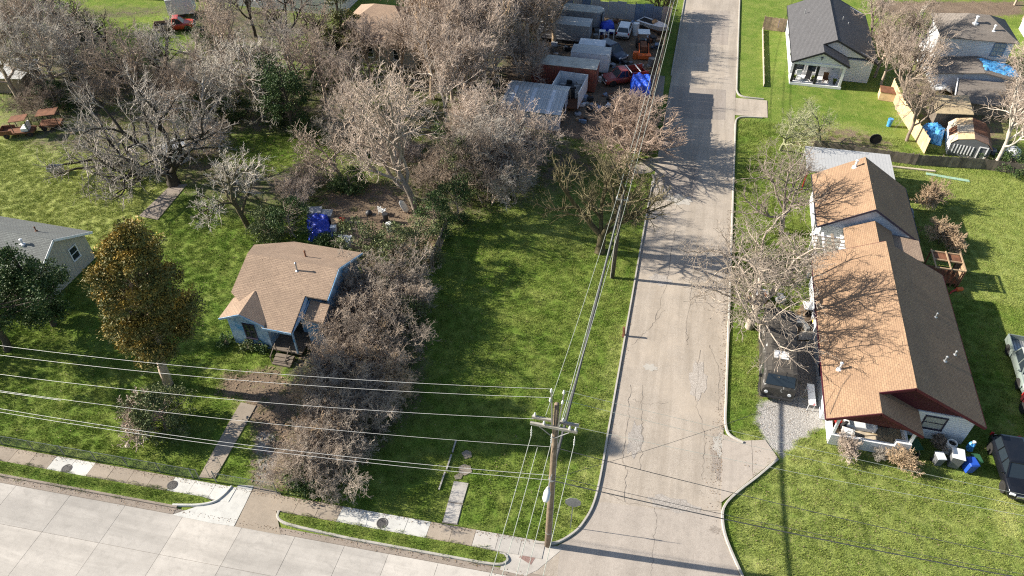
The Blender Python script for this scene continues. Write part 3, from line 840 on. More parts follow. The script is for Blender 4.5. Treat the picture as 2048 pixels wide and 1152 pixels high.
def porch_gable_house(name, label, x0, xr, x1, yf, yb, xpr, xp1, yp, ze, slope, roof, wall, trim, gable, oh=0.45):
    """long gable house, ridge along y; porch gable at the front whose left slope runs on from the main left slope"""
    root = thing(name, label, 'house', ((x0+x1)/2, (yf+yb)/2, 0))
    zr = ze + slope * (xr - x0); zp = ze + slope * (xpr - x0); ze2 = zr - slope * (x1 - xr); zpe = zp - slope * (xp1 - xpr)
    th = 0.13
    MB().slab([(x0,yp,ze),(xpr,yp,zp),(xpr,yf,zp),(xr,yf,zr),(xr,yb,zr),(x0,yb,ze)], th).build('roof', roof, root)
    MB().slab([(xr+.004,yf,zr),(x1,yf,ze2),(x1,yb,ze2),(xr+.004,yb,zr)], th).build('roof', roof, root)
    MB().slab([(xpr+.004,yp,zp),(xp1,yp,zpe),(xp1,yf+oh-.02,zpe),(xpr+.004,yf+oh-.02,zp)], th).build('roof', roof, root)
    m = MB()      # ridge caps
    for k in range(int((yb-yf)/0.32)):
        y = yf + k*0.32; m.face([(xr-.14,y,zr-.05),(xr,y,zr+.03),(xr,y+.33,zr+.022),(xr-.14,y+.33,zr-.058)]); m.face([(xr,y,zr+.03),(xr+.14,y,zr-.05),(xr+.14,y+.33,zr-.058),(xr,y+.33,zr+.022)])
    m.build('ridge_cap', roof, root)
    for a, b, h in (((xr,yf-.03,zr-.02),(x1,yf-.03,ze2-.02),.2),((xpr,yf-.03,zp-.02),(xr,yf-.03,zr-.02),.2),((x0,yp-.03,ze-.02),(xpr,yp-.03,zp-.02),.2),((xpr,yp-.03,zp-.02),(xp1,yp-.03,zpe-.02),.2),
                    ((x0-.03,yp,ze-.02),(x0-.03,yb,ze-.02),.16),((x1+.03,yf,ze2-.02),(x1+.03,yb,ze2-.02),.16),((x0,yb+.03,ze-.02),(xr,yb+.03,zr-.02),.2),((xr,yb+.03,zr-.02),(x1,yb+.03,ze2-.02),.2)):
        m = MB(); fascia(m, a, b, h); m.build('fascia', trim, root)      # rake and eave boards
    xa, xb, ya, yc = x0+oh, x1-oh, yf+oh, yb-oh
    m = MB(); m.box(xa,ya,0,xb,yc,min(ze,ze2)-.14+slope*oh*0.6); m.build('wall', wall, root)
    zg = ze - th + slope*oh - .04
    for yy, dd in ((ya-.01,.1),(yc+.01,-.1)):
        MB().extr([(xa,yy,zg),(xb,yy,zg),(xr,yy,zr-th-.05)], (0,dd,0)).build('gable', gable, root)
    g = MB(); g.extr([(x0+.3,yp+.3,ze-th+.02),(xp1-.3,yp+.3,ze-th+.02),(xpr,yp+.3,zp-th-.06)], (0,.08,0)); g.build('gable', gable, root)
    return root, zr, zp

# --- white house with maroon trim and orange-brown shingles
A, zrA, zpA = porch_gable_house('house', 'long white house with orange-brown shingle roof and maroon gables beside the black van', 13.2, 18.2, 23.35, 35.75, 51.2, 16.2, 19.25, 34.0, 2.72, 0.5, MT['roof_orange'], MT['white_side'], MT['maroon'], MT['maroon'])
window(A, (20.55, 36.19, 1.72), 1.25, 1.15, '-y', 'navy_trim', 1, 2, True)
window(A, (23.0-.1, 41, 1.7), 1.0, 1.1, '+x', 'navy_trim'); window(A, (22.9, 46, 1.7), 1.0, 1.1, '+x', 'navy_trim')
window(A, (13.65, 40, 1.6), 1.0, 1.1, '-x', 'navy_trim'); window(A, (13.65, 46, 1.6), 1.0, 1.1, '-x', 'navy_trim')
m = MB(); m.box(14.0,34.2,0,19.0,36.17,0.42); m.build('porch_floor', MT['white'], A)
m = MB()
for k in range(14): m.box(14.1+k*0.35,34.36,0.425,14.1+k*0.35+.33,36.15,0.45)
m.build('deck', MT['deck'], A)
m = MB()
m.box(14.0,34.12,0,19.0,34.30,1.0); m.box(13.93,34.1,1.0,19.05,34.34,1.05); m.box(14.0,34.3,.42,14.16,36.16,1.0); m.box(18.84,34.3,.42,19.0,36.16,1.0); m.box(18.0,34.08,1.05,18.95,34.4,1.5)
m.build('porch_wall', MT['white_side'], A)
for xx in (14.1, 18.85):
    m = MB(); m.box(xx-.08,34.2,1.05,xx+.08,34.36,2.72); m.build('porch_post', MT['white'], A)
m = MB(); m.box(17.2,36.1,0.45,18.1,36.17,2.4); dd = m.build('door', MT['maroon'], A)
m = MB(); m.lathe([(.04,0),(.05,.06)], (17.95,36.06,1.4), 8, 'y'); m.build('handle', MT['chrome'], dd)
vent(A, 14.2, 38.2, 3.25, .55, .08, 'white'); vent(A, 21.4, 44.8, 3.65, .3, .05); vent(A, 21.2, 40.2, 3.75, .35, .06); vent(A, 22.3, 41.6, 3.2, .25, .05)
m = MB(); m.tube([(13.4,34.3,2.85),(14.2,36.6,3.28),(14.8,37.6,3.57)], .012, 4); m.build('cable', MT['wire_dark'], A)

# --- brown-roofed house behind it, with painted gable
B = thing('house', 'brown shingled house with big pale blue gable behind the orange-roofed house', 'house', (18, 59.5, 0))
zr, ze = 5.25, 2.72
x0, xr, x1, y0, y1 = 13.9, 17.95, 22.3, 55.45, 63.7
sl = (zr - ze) / (xr - x0); ze2 = zr - sl * (x1 - xr)
MB().slab([(x0,y0,ze),(xr,y0,zr),(xr,y1,zr),(x0,y1,ze)], .13).build('roof', MT['roof_orange'], B)
MB().slab([(xr+.004,y0,zr),(x1,y0,ze2),(x1,y1,ze2),(xr+.004,y1,zr)], .13).build('roof', MT['roof_orange'], B)
m = MB(); fascia(m,(x0,y0-.03,ze),(xr,y0-.03,zr),.16); m.build('fascia', MT['navy_trim'], B)
m = MB(); fascia(m,(xr,y0-.03,zr),(x1,y0-.03,ze2),.16); m.build('fascia', MT['navy_trim'], B)
m = MB(); fascia(m,(x0-.03,y0,ze),(x0-.03,y1,ze),.16); m.build('fascia', MT['navy_trim'], B)
m = MB(); fascia(m,(x1+.03,y0,ze2),(x1+.03,y1,ze2),.16); m.build('fascia', MT['navy_trim'], B)
m = MB(); m.box(14.35,55.8,0,21.85,63.3,2.75); m.build('wall', MT['white_side'], B)
m = MB(); m.extr([(14.3,55.7,2.72),(21.9,55.7,2.72),(xr,55.7,zr-.2)], (0,.09,0)); m.build('gable', MT['roof_slate_blue'], B)
m = MB(); m.extr([(14.3,63.35,2.72),(21.9,63.35,2.72),(xr,63.35,zr-.2)], (0,.09,0)); m.build('gable', MT['white'], B)
window(B, (21.86, 58.5, 1.6), 1, 1.1, '+x', 'white'); window(B, (21.86, 61.5, 1.6), 1, 1.1, '+x', 'white'); window(B, (14.34, 59.5, 1.6), 1, 1.1, '-x', 'white')
vent(B, 17.1, 62.6, 4.75, .6, .1, 'white')
# link wing
L = thing('link_wing', 'low shingled wing joining the orange-roofed house to the house with pale blue gable', 'house wing', (18.5, 53.4, 0))
MB().slab([(16.0,51.3,2.95),(18.2,51.3,4.1),(18.2,55.4,4.1),(16.0,55.4,2.95)], .12).build('roof', MT['roof_orange'], L)
MB().slab([(18.21,51.3,4.1),(19.8,51.3,3.25),(19.8,55.4,3.25),(18.21,55.4,4.1)], .12).build('roof', MT['roof_orange'], L)
MB().slab([(19.75,52.6,2.95),(22.15,52.6,2.72),(22.15,55.35,2.72),(19.75,55.35,2.95)], .1).build('roof', MT['roof_brown'], L)
m = MB(); m.box(16.3,51.28,0,21.9,55.6,2.55); m.build('wall', MT['white_side'], L)
window(L, (21.91, 53.4, 1.6), .8, 1.0, '+x', 'white')
m = MB(); m.extr([(19.9,52.7,2.4),(21.9,52.7,2.4),(21.9,52.7,2.62),(19.9,52.7,2.85)], (0,.08,0)); m.build('gable', MT['roof_slate_blue'], L)
# pergola of white beams
Pg = thing('pergola', 'small open pergola of white beams and bare rafters by the link wing', 'pergola', (14.9, 53, 0))
for xx, yy in ((13.6,51.6),(13.6,54.2),(15.8,51.6),(15.8,54.2)):
    m = MB(); m.box(xx-.07,yy-.07,0,xx+.07,yy+.07,2.5); m.build('post', MT['white'], Pg)
for k, yy in enumerate((51.5,54.3)):
    m = MB(); m.box(13.3,yy-.09,2.5,16.1,yy+.09,2.66); m.build('beam', MT['white'], Pg)
for k in range(4):
    xx = 13.5 + k*0.78; m = MB(); m.box(xx-.1,51.2,2.665,xx+.1,54.6,2.78); m.build('rafter', MT['white'] if k != 2 else MT['plank_grey'], Pg)
for k in range(5):
    yy = 51.9 + k*0.5; m = MB(); m.box(13.4,yy-.04,2.79,16.0,yy+.04,2.83); m.build('batten', MT['plank_grey'], Pg)
m = MB(); m.box(13.7,51.7,0.9,15.5,54,1.0); m.build('shelf', MT['dark'], Pg)
# carport canopy behind
Cp = thing('carport', 'pale flat metal carport canopy with a red post behind the brown shingled house', 'carport', (17.5, 67, 0))
MB().slab([(13.6,64.9,2.35),(21.6,64.9,2.5),(21.6,69.2,2.65),(13.6,69.2,2.5)], .08).build('canopy', MT['metal_pale'], Cp)
for xx, yy, mt in ((13.75,65.1,'red'),(21.4,65.1,'white'),(13.75,69,'white'),(21.4,69,'white')):
    m = MB(); m.box(xx-.06,yy-.06,0,xx+.06,yy+.06,2.32); m.build('post', MT[mt], Cp)

# --- small blue house
Hc = thing('house', 'small peeling blue house with brown shingle roof and broken front porch in the brush', 'house', (-26.8, 37.5, 0))
ze, zr = 3.0, 5.05; yr = 38.1
sl = (zr - ze) / (yr - 33.0)
def zf(y): return zr - sl * (yr - y)
MB().slab([(-30.5,34.95,zf(34.95)),(-27.0,32.75,zf(32.75)),(-24.65,32.75,zf(32.75)),(-24.65,35.6,zf(35.6)),(-22.85,35.6,zf(35.6)),(-22.85,yr,zr),(-30.5,yr,zr)], .12).build('roof', MT['roof_brown'], Hc)
MB().slab([(-30.5,yr+.004,zr),(-22.85,yr+.004,zr),(-22.85,42.2,3.3),(-28.9,42.2,3.3),(-31.3,40.2,4.1)], .12).build('roof', MT['roof_brown'], Hc)
# front wing gable
pk = (-28.65, 3.86)
MB().slab([(-30.55,32.8,3.02),(pk[0],32.8,pk[1]),(pk[0],35.3,pk[1]+.12),(-30.55,35.0,3.08)], .11).build('roof', MT['roof_brown'], Hc)
MB().slab([(pk[0]+.004,32.8,pk[1]),(-26.85,32.8,3.06),(-26.85,33.4,3.1),(pk[0]+.004,35.3,pk[1]+.12)], .11).build('roof', MT['roof_brown'], Hc)
# lowered right bay, its roof a step down
MB().slab([(-24.35,34.25,2.92),(-22.8,34.25,2.92),(-22.8,35.75,3.5),(-24.35,35.75,3.5)], .1).build('roof', MT['roof_brown'], Hc)
m = MB(); m.extr([(-24.62,32.8,zf(32.8)-.12),(-24.62,35.7,2.95),(-24.62,35.7,zf(35.7)-.1)], (.06,0,0)); m.extr([(-24.5,34.3,2.6),(-24.5,35.7,2.9),(-24.5,35.7,3.5),(-24.5,34.3,2.95)], (.06,0,0)); m.build('step_wall', MT['blue_side'], Hc)
m = MB(); fascia(m,(-27.0,32.72,zf(32.75)-.02),(-24.65,32.72,zf(32.75)-.02),.2); m.build('fascia', MT['blue_side'], Hc)
m = MB(); fascia(m,(-22.8,35.6,zf(35.6)-.02),(-22.8,yr,zr-.02),.18); m.build('fascia', MT['blue_side'], Hc)
m = MB(); fascia(m,(-22.8,yr,zr-.02),(-22.8,42.2,3.28),.18); m.build('fascia', MT['blue_side'], Hc)
m = MB(); fascia(m,(-30.55,32.77,3.0),(pk[0],32.77,pk[1]-.02),.16); m.build('fascia', MT['blue_side'], Hc)
m = MB(); fascia(m,(pk[0],32.77,pk[1]-.02),(-26.85,32.77,3.04),.16); m.build('fascia', MT['blue_side'], Hc)
m = MB(); m.box(-30.2,33.2,0,-27.0,37,2.9); m.extr([(-30.2,33.19,2.9),(-27.0,33.19,2.9),(-27.4,33.19,3.2),(pk[0],33.19,pk[1]-.14),(-30.1,33.19,3.05)], (0,.06,0)); m.build('wall', MT['blue_side'], Hc)
m = MB(); m.box(-30.1,37.0,0,-27,41.7,2.95); m.box(-26.99,35.2,0,-23.15,41.7,2.95); m.extr([(-23.15,35.8,2.9),(-23.15,41.6,2.9),(-23.15,yr,zr-.2)], (-.08,0,0)); m.box(-24.4,34.45,0,-23.1,35.19,2.75)
m.build('wall', MT['blue_side'], Hc)
window(Hc, (-28.5, 33.19, 1.7), .82, 1.45, '-y', 'navy_trim', 2, 2)
window(Hc, (-23.14, 38.3, 1.7), .8, 1.2, '+x', 'navy_trim', 1, 2)
m = MB(); m.box(-26.98,32.95,0.3,-24.45,35.18,0.42); m.build('porch_floor', MT['plank_grey'], Hc)
m = MB(); m.box(-26.2,35.12,0.43,-25.3,35.19,2.4); m.build('door', MT['dark'], Hc)
for xx in (-24.75,):
    m = MB(); m.box(xx-.06,32.95,.42,xx+.06,33.07,2.75); m.build('porch_post', MT['blue_side'], Hc)
stp = MB()
for k in range(3): stp.box(-26.4,32.4-k*0.3,0,-24.9,32.72-k*0.3,0.34-k*0.11)
so = stp.build('front_steps', MT['plank_grey'], Hc)
for xx in (-26.45,-25.2):
    m = MB(); m.bar((xx,32.9,1.15),(xx,31.9,0.7),.06); m.bar((xx,32.85,0.35),(xx,32.85,1.15),.06); m.bar((xx,31.95,0.0),(xx,31.95,.7),.06); m.build('handrail', MT['plank_grey'], Hc)
vent(Hc, -26.0, 37.4, 4.75, .7, .06, 'galv'); vent(Hc, -26.3, 39.4, 4.45, .5, .06, 'rust')

# --- grey-roofed house at the left
Hd = thing('house', 'beige sided house with grey shingle roof and white window beside dark evergreens', 'house', (-54, 36.5, 0))
MB().slab([(-64,33.0,2.8),(-46.9,33.0,2.8),(-46.9,36.3,4.75),(-64,36.3,4.75)], .13).build('roof', MT['roof_grey'], Hd)
MB().slab([(-64,36.304,4.75),(-46.9,36.304,4.75),(-46.9,40.0,2.75),(-64,40.0,2.75)], .13).build('roof', MT['roof_grey'], Hd)
m = MB(); fascia(m,(-46.87,33.0,2.78),(-46.87,36.3,4.73),.2); m.build('fascia', MT['white'], Hd)
m = MB(); fascia(m,(-46.87,36.3,4.73),(-46.87,40,2.73),.2); m.build('fascia', MT['white'], Hd)
m = MB(); fascia(m,(-64,32.97,2.78),(-46.9,32.97,2.78),.18); m.build('fascia', MT['white'], Hd)
m = MB(); m.box(-63.6,33.5,0,-47.4,39.6,2.72); m.extr([(-47.4,33.5,2.72),(-47.4,39.6,2.72),(-47.4,36.3,4.55)], (-.1,0,0)); m.build('wall', MT['beige_side'], Hd)
m = MB(); m.box(-63.5,33.40,0,-47.5,33.495,2.5); m.build('wall', MT['brown_wall'], Hd)
window(Hd, (-47.39, 37.9, 1.95), .75, 1.15, '+x', 'white')
window(Hd, (-52, 33.39, 1.5), 1.2, 1.1, '-y', 'white'); window(Hd, (-58, 33.39, 1.5), 1.2, 1.1, '-y', 'white')
vent(Hd, -49.8, 37.6, 4.1, .3, .05, 'rust'); vent(Hd, -49.3, 35.6, 4.4, .35, .09, 'white')

# --- new white house with charcoal roof
E_, zrE, zpE = porch_gable_house('house', 'new white house with charcoal roof, black porch posts and deck chairs', 12.9, 17.6, 22.9, 89.6, 104.5, 16.15, 19.4, 87.4, 3.0, 0.46, MT['roof_dark'], MT['white_side'], MT['blackwood'], MT['white_side'])
m = MB(); m.box(13.3,87.6,0,19.2,90.0,0.3); m.build('porch_floor', MT['white'], E_)
for xx in (13.45, 16.1, 18.95):
    m = MB(); m.box(xx-.14,87.65,.3,xx+.14,87.93,2.8); m.build('porch_post', MT['blackwood'] if xx < 18 else MT['white'], E_)
m = MB(); m.box(13.3,87.62,2.62,19.1,87.9,2.9); m.build('porch_beam', MT['white'], E_)
window(E_, (14.4, 90.03, 1.6), .95, 1.7, '-y', 'white'); window(E_, (15.75, 90.03, 1.6), .95, 1.7, '-y', 'white')
m = MB(); m.box(18.0,89.97,.3,18.95,90.04,2.4); dd = m.build('door', MT['roof_slate_blue'], E_)
m = MB(); m.lathe([(.05,0),(.05,.06)], (18.15,89.9,1.35), 8, 'y'); m.build('handle', MT['navy_trim'], dd)
m = MB(); m.cbox((16.15,87.66,3.55),(.08,.04,.4)); m.cbox((16.15,87.66,3.65),(.35,.04,.08)); m.build('wall_ornament', MT['blackwood'], E_)
window(E_, (13.34, 93, 1.6), .9, 1.2, '-x', 'white'); window(E_, (13.34, 99, 1.6), .9, 1.2, '-x', 'white')
vent(E_, 14.7, 100, 3.75, .5, .05, 'galv'); vent(E_, 17.2, 104, 4.95, .4, .15, 'white'); vent(E_, 19, 97.5, 4.35, .4, .05); vent(E_, 19.7, 97, 4.0, .3, .05)
def deck_chair(x, y, lab, mat, rz, z=.3):
    t = thing('porch_chair', lab, 'chair', (x,y,z), rz, 'porch chairs of the white house')
    m = MB(); m.cbox((0,0,.4),(.6,.6,.08)); m.build('seat', mat, t, local=True)
    m = MB(); m.cbox((0,.29,.75),(.6,.07,.7)); m.build('backrest', mat, t, local=True)
    for a in (-.26,.26):
        for b in (-.26,.26):
            m = MB(); m.cbox((a,b,.19),(.06,.06,.38)); m.build('leg', mat, t, local=True)
deck_chair(14.3, 88.6, 'white chair on the porch of the charcoal-roofed house', MT['white'], .2)
deck_chair(15.3, 88.5, 'black chair on the porch of the charcoal-roofed house between the windows and post', MT['blackwood'], -.3)
deck_chair(17.4, 88.6, 'brown chair on the porch of the charcoal-roofed house before the door', MT['rust'], .1)
for x, y, lab in ((13.8,88.3,'bushy potted plant at the corner post of the white house porch'),(15.9,88.4,'leafy potted plant beside the middle black post of the white house porch'),(18.4,88.2,'small potted plant by the porch step of the white house')):
    t = thing('potted_plant', lab, 'plant', (x,y,.3))
    MB().lathe([(.14,0),(.2,.3),(.17,.3)], n=10).build('pot', MT['bin_black'], t, local=True)
    m = MB(); rr = random.Random(int(x*10))
    for k in range(40):
        a, e = rr.uniform(0,6.28), rr.uniform(.2,1.4); d = Vector((math.cos(a)*math.cos(e), math.sin(a)*math.cos(e), math.sin(e))); s_ = d.cross(Vector((0,0,1))).normalized()*.05
        b = Vector((0,0,.3)); m.face([b-s_*.3, b+d*.25+s_, b+d*.5, b+d*.25-s_])
    m.build('foliage', MT['turf'], t, local=True)

# --- weathered white house with blue tarp, upper right
def hip_house(name, label, x0, x1, y0, y1, ze, zr, inset, roof, wall, oh=.4):
    t = thing(name, label, 'house', ((x0+x1)/2,(y0+y1)/2,0))
    ym = (y0+y1)/2; a, b = (x0+inset, ym, zr), (x1-inset, ym, zr)
    c = [(x0,y0,ze),(x1,y0,ze),(x1,y1,ze),(x0,y1,ze)]
    for q in ([c[0],c[1],b,a],[c[1],c[2],b],[c[2],c[3],a,b],[c[3],c[0],a]):
        MB().slab(q, .1).build('roof', roof, t)
    m = MB(); m.box(x0+oh,y0+oh,0,x1-oh,y1-oh,ze-.05); m.build('wall', wall, t)
    return t
F = hip_house('house', 'weathered white house with taupe hip roof and grey shuttered window behind the tarp roof', 29.8, 38.4, 94.3, 101.5, 4.8, 6.5, 3.2, MT['roof_weathered'], MT['white_side'])
window(F, (36.6, 94.68, 3.7), 1.2, 1.5, '-y', 'metal_blue', 2, 3, True)
vent(F, 33.6, 96.6, 5.9, .7, .14, 'white'); vent(F, 35.6, 95.8, 5.45, .6, .1, 'white')
Fa = thing('house_annexe', 'low taupe annexe roof half covered by a rumpled blue tarp before the hip-roofed house', 'annexe', (34.5, 92, 0))
MB().slab([(29.3,90.0,2.1),(34.6,90.0,2.75),(34.6,94.55,2.75),(29.3,94.55,2.1)], .1).build('roof', MT['roof_weathered'], Fa)
MB().slab([(34.61,90.0,2.75),(39.2,90.0,2.0),(39.2,94.55,2.0),(34.61,94.55,2.75)], .1).build('roof', MT['roof_weathered'], Fa)
m = MB(); m.box(29.8,90.3,0,38.8,94.5,1.95); m.extr([(29.8,90.29,1.95),(38.8,90.29,1.95),(34.6,90.29,2.6)], (0,.06,0)); m.build('wall', MT['roof_slate_blue'], Fa)
Fb = thing('shed', 'broad low weathered grey roof in the cluttered yard below the tarp-covered annexe', 'shed', (35, 88.5, 0))
MB().slab([(30.8,84.6,1.5),(40.5,84.6,1.6),(40.5,89.7,2.0),(32.0,89.7,1.9)], .1).build('roof', MT['roof_weathered'], Fb)
m = MB(); m.box(32.4,85.0,0,40,89.4,1.45); m.build('wall', MT['plank_grey'], Fb)
m = MB(); m.bar((30.7,84.6,1.56),(31.9,89.7,1.96),.12,.06); m.build('roof_edge', MT['white'], Fb)
def rumple(name, label, cat, cx, cy, sx, sy, fz, mat, seed, n=14, amp=.1, rz=0, group=None, skirt=.25):
    """draped sheet: height field over whatever it covers, with real thickness"""
    rr = np.random.RandomState(seed)
    gx, gy = np.meshgrid(np.linspace(-1,1,n), np.linspace(-1,1,n))
    ca, sa = math.cos(rz), math.sin(rz)
    jx_, jy_ = gx*sx/2 + rr.randn(n,n)*sx*.012, gy*sy/2 + rr.randn(n,n)*sy*.012
    X = cx + jx_*ca - jy_*sa; Y = cy + jx_*sa + jy_*ca
    e = np.maximum(np.abs(gx), np.abs(gy))
    Z = np.vectorize(fz)(gx, gy) + rr.randn(n,n)*amp*.5 + amp*np.sin(gx*5+seed)*np.sin(gy*4+seed*2) - skirt*np.clip((e-.8)*5,0,1)
    v = np.stack([X, Y, np.maximum(Z, .02)], -1).reshape(-1,3)
    i = np.arange(n*n).reshape(n,n)
    q = np.stack([i[:-1,:-1], i[:-1,1:], i[1:,1:], i[1:,:-1]], -1).reshape(-1,4)
    o = np_mesh(name, v, q, mat, smooth=True)
    md = o.modifiers.new('thickness', 'SOLIDIFY'); md.thickness = .02
    return tag(o, label, cat, group)
rumple('tarp', 'rumpled sky-blue tarp spread over the right slope of the low annexe roof', 'tarp', 36.9, 92.6, 4.6, 3.6, lambda a,b: 2.5 - .38*a, MT['tarp_sky'], 4, 24, .09)
for k, (px, py, sx, sy, rz) in enumerate(((1872,75,1.5,6.0,-.25),(1858,105,1.4,5.0,.1),(1886,95,1.3,6.5,-.15),(1878,148,2.4,5.2,.1),(1858,128,1.6,4.0,.3),(1893,130,1.4,4.6,-.35),(1868,92,1.0,4.0,.4))):
    x, y = W2(px, py, 1.3)
    rumple('white_sheet', 'torn white sheeting heaped under the bare trees beside the weathered house', 'sheeting', x, y, sx, sy, lambda a,b: 1.2-.2*a*a+.5*b, MT['tarp_white'], 20+k, 9, .13, rz, 'white sheeting heaps', .1)

# tan flat roof and gambrel shed in the cluttered yard
T = thing('shed', 'flat tan plywood shed roof under the trees above the barn-shaped shed', 'shed', (30, 82.8, 0))
MB().slab([(28.0,80.4,1.95),(31.9,81.0,1.95),(32.1,85.2,2.1),(28.1,84.4,2.1)], .08).build('roof', MT['deck'], T)
m = MB(); m.prism([(28.2,80.7),(31.7,81.3),(31.8,84.8),(28.3,84.1)], 0, 1.88); m.build('wall', MT['plank_grey'], T)
G_ = thing('barn_shed', 'barn-shaped shed with patchy tan and brown roof and white-striped grey front', 'shed', (31, 77.3, 0), R(-8))
w, l = 1.9, 2.3
prof = [(-w,1.35),(-w*.72,1.95),(0,2.3),(w*.72,1.95),(w,1.35)]
for k in range(4):
    a, b = prof[k], prof[k+1]
    for j in range(3):
        ya, yb2 = -l + j*2*l/3, -l + (j+1)*2*l/3 - .01
        MB().slab([(a[0]*1.06,ya,a[1]),(b[0]*1.06,ya,b[1]),(b[0]*1.06,yb2,b[1]),(a[0]*1.06,yb2,a[1])], .06).build('roof_panel', MT[['plywood','rust','plank_new','rust','brown_wall','plywood'][(k*2+j*3) % 6 if k < 2 else (1 if j else 4)]], G_, local=True)
m = MB(); m.box(-w,-l+.05,0,-w+.08,l-.05,1.33); m.box(w-.08,-l+.05,0,w,l-.05,1.33); m.build('wall', MT['white'], G_, local=True)
m = MB(); m.extr([(-w,-l+.03,0),(w,-l+.03,0)] + [(p[0],-l+.03,p[1]-.08) for p in prof[::-1]], (0,.06,0)); m.extr([(-w,l-.03,0),(w,l-.03,0)] + [(p[0],l-.03,p[1]-.08) for p in prof[::-1]], (0,-.06,0)); m.build('end_wall', MT['bin_grey'], G_, local=True)
for k in range(7):
    x = -1.6 + k*0.3
    m = MB(); m.box(x,-l-.03,.35,x+.1,-l+.02,1.35); m.build('batten', MT['white'], G_, local=True)
m = MB(); m.box(.75,-l-.04,.05,.85,-l+.02,1.45); m.box(.75,-l-.04,1.45,1.6,-l+.02,1.53); m.box(1.5,-l-.04,.05,1.6,-l+.02,1.45); m.build('door_frame', MT['white'], G_, local=True)

# --- houses along the far edge
H1 = hip_house('house', 'brown hip-roofed house half hidden by bare trees beyond the conifer', -43, -31.5, 80.5, 91.5, 3.0, 5.6, 4.4, MT['roof_brown'], MT['beige_side'])
window(H1, (-38, 80.88, 1.6), 1.2, 1.3, '-y', 'white'); window(H1, (-34, 80.88, 1.6), 1.2, 1.3, '-y', 'white')
H2 = thing('house', 'long pale grey metal-roofed house along the far edge behind bare trees', 'house', (-57, 99, 0))
MB().slab([(-64,93.5,3.0),(-47,93.5,3.0),(-47,98.5,4.8),(-64,98.5,4.8)], .12).build('roof', MT['metal_pale'], H2)
MB().slab([(-64,98.504,4.8),(-47,98.504,4.8),(-47,104,3.0),(-64,104,3.0)], .12).build('roof', MT['metal_pale'], H2)
m = MB(); m.box(-63.6,93.9,0,-47.4,103.6,2.95); m.extr([(-47.5,93.9,2.95),(-47.5,103.6,2.95),(-47.5,98.5,4.6)], (-.1,0,0)); m.build('wall', MT['white_side'], H2)
window(H2, (-55, 93.89, 1.6), 1.2, 1.2, '-y', 'white'); window(H2, (-60, 93.89, 1.6), 1.2, 1.2, '-y', 'white')
H3 = thing('house', 'dark blue-grey walled house behind the white box trailer', 'house', (-78, 97, 0))
MB().slab([(-88,91.5,3.0),(-69.5,94.2,3.0),(-70.3,98.9,4.6),(-88.7,96.2,4.6)], .12).build('roof', MT['roof_dark'], H3)
m = MB(); m.prism([(-87.6,92.0),(-70.2,94.6),(-71.3,101.5),(-88.7,99)], 0, 2.85); m.build('wall', MT['metal_blue'], H3)
H4 = hip_house('house', 'pale house with grey roof on the far side beyond the pink thicket', -27, -17, 108, 116, 3.0, 5.2, 3.5, MT['roof_weathered'], MT['white_side'])
H5 = hip_house('house', 'white-walled house beyond the far alley with dark roof', 44, 56, 104, 112, 3.0, 5.0, 3.5, MT['roof_dark'], MT['white_side'])
# NW tin shed
Sx = thing('shed', 'low shed with patchy pale blue metal roof at the wood edge', 'shed', (-77, 65, 0))
MB().slab([(-80,62.6,2.0),(-74.2,63.8,2.0),(-74.8,68.0,2.5),(-80.6,67,2.5)], .07).build('roof', MT['metal_roof'], Sx)
m = MB(); m.prism([(-79.7,63),(-74.6,64.1),(-75.1,67.6),(-80.2,66.6)], 0, 1.95); m.build('wall', MT['plank_grey'], Sx)
# tin playhouse under the dark-limbed tree
Tn = thing('tin_shed', 'small ribbed tin shed behind the trunk of the dark spreading tree', 'shed', (-49.3, 55.4, 0), R(-24))
MB().slab([(-1.3,-1.1,1.6),(0,-1.1,2.0),(0,1.1,2.0),(-1.3,1.1,1.6)], .05).build('roof', MT['metal_roof'], Tn, local=True)
MB().slab([(0.003,-1.1,2.0),(1.3,-1.1,1.6),(1.3,1.1,1.6),(0.003,1.1,2.0)], .05).build('roof', MT['metal_roof'], Tn, local=True)
m = MB(); m.box(-1.15,-1,0,1.15,1,1.55); m.build('wall', MT['metal_roof'], Tn, local=True)

# ---------------------------------------------------------------- trees
def tubes(segs, n):
    """arrays of (p0, p1, r0, r1) -> open prisms with n sides"""
    S = np.array(segs, dtype=np.float64)
    p0, p1, r0, r1 = S[:, 0:3], S[:, 3:6], S[:, 6], S[:, 7]
    d = p1 - p0; d /= np.linalg.norm(d, axis=1, keepdims=True) + 1e-9
    ref = np.where(np.abs(d[:, 2:3]) < 0.9, np.array([[0, 0, 1.0]]), np.array([[1.0, 0, 0]]))
    s = np.cross(d, ref); s /= np.linalg.norm(s, axis=1, keepdims=True) + 1e-9
    u = np.cross(s, d)
    p1 = p1 + d * (r1[:, None] * 0.4)
    V = []
    for p, r in ((p0, r0), (p1, r1)):
        for j in range(n):
            a = 2 * math.pi * j / n
            V.append(p + (s * math.cos(a) + u * math.sin(a)) * r[:, None])
    V = np.stack(V, 1)
    N = len(S); base = (np.arange(N) * 2 * n)[:, None]
    Q = np.concatenate([base + np.array([[j, (j+1) % n, n + (j+1) % n, n + j]]) for j in range(n)], 0)
    return V.reshape(-1, 3), Q

def perp(d, rng):
    a = rng.gauss(0, 1), rng.gauss(0, 1), rng.gauss(0, 1)
    k = a[0]*d[0] + a[1]*d[1] + a[2]*d[2]
    v = (a[0]-k*d[0], a[1]-k*d[1], a[2]-k*d[2])
    l = math.sqrt(v[0]**2+v[1]**2+v[2]**2) + 1e-9
    return (v[0]/l, v[1]/l, v[2]/l)
def unit(v):
    l = math.sqrt(v[0]**2+v[1]**2+v[2]**2) + 1e-9
    return (v[0]/l, v[1]/l, v[2]/l)

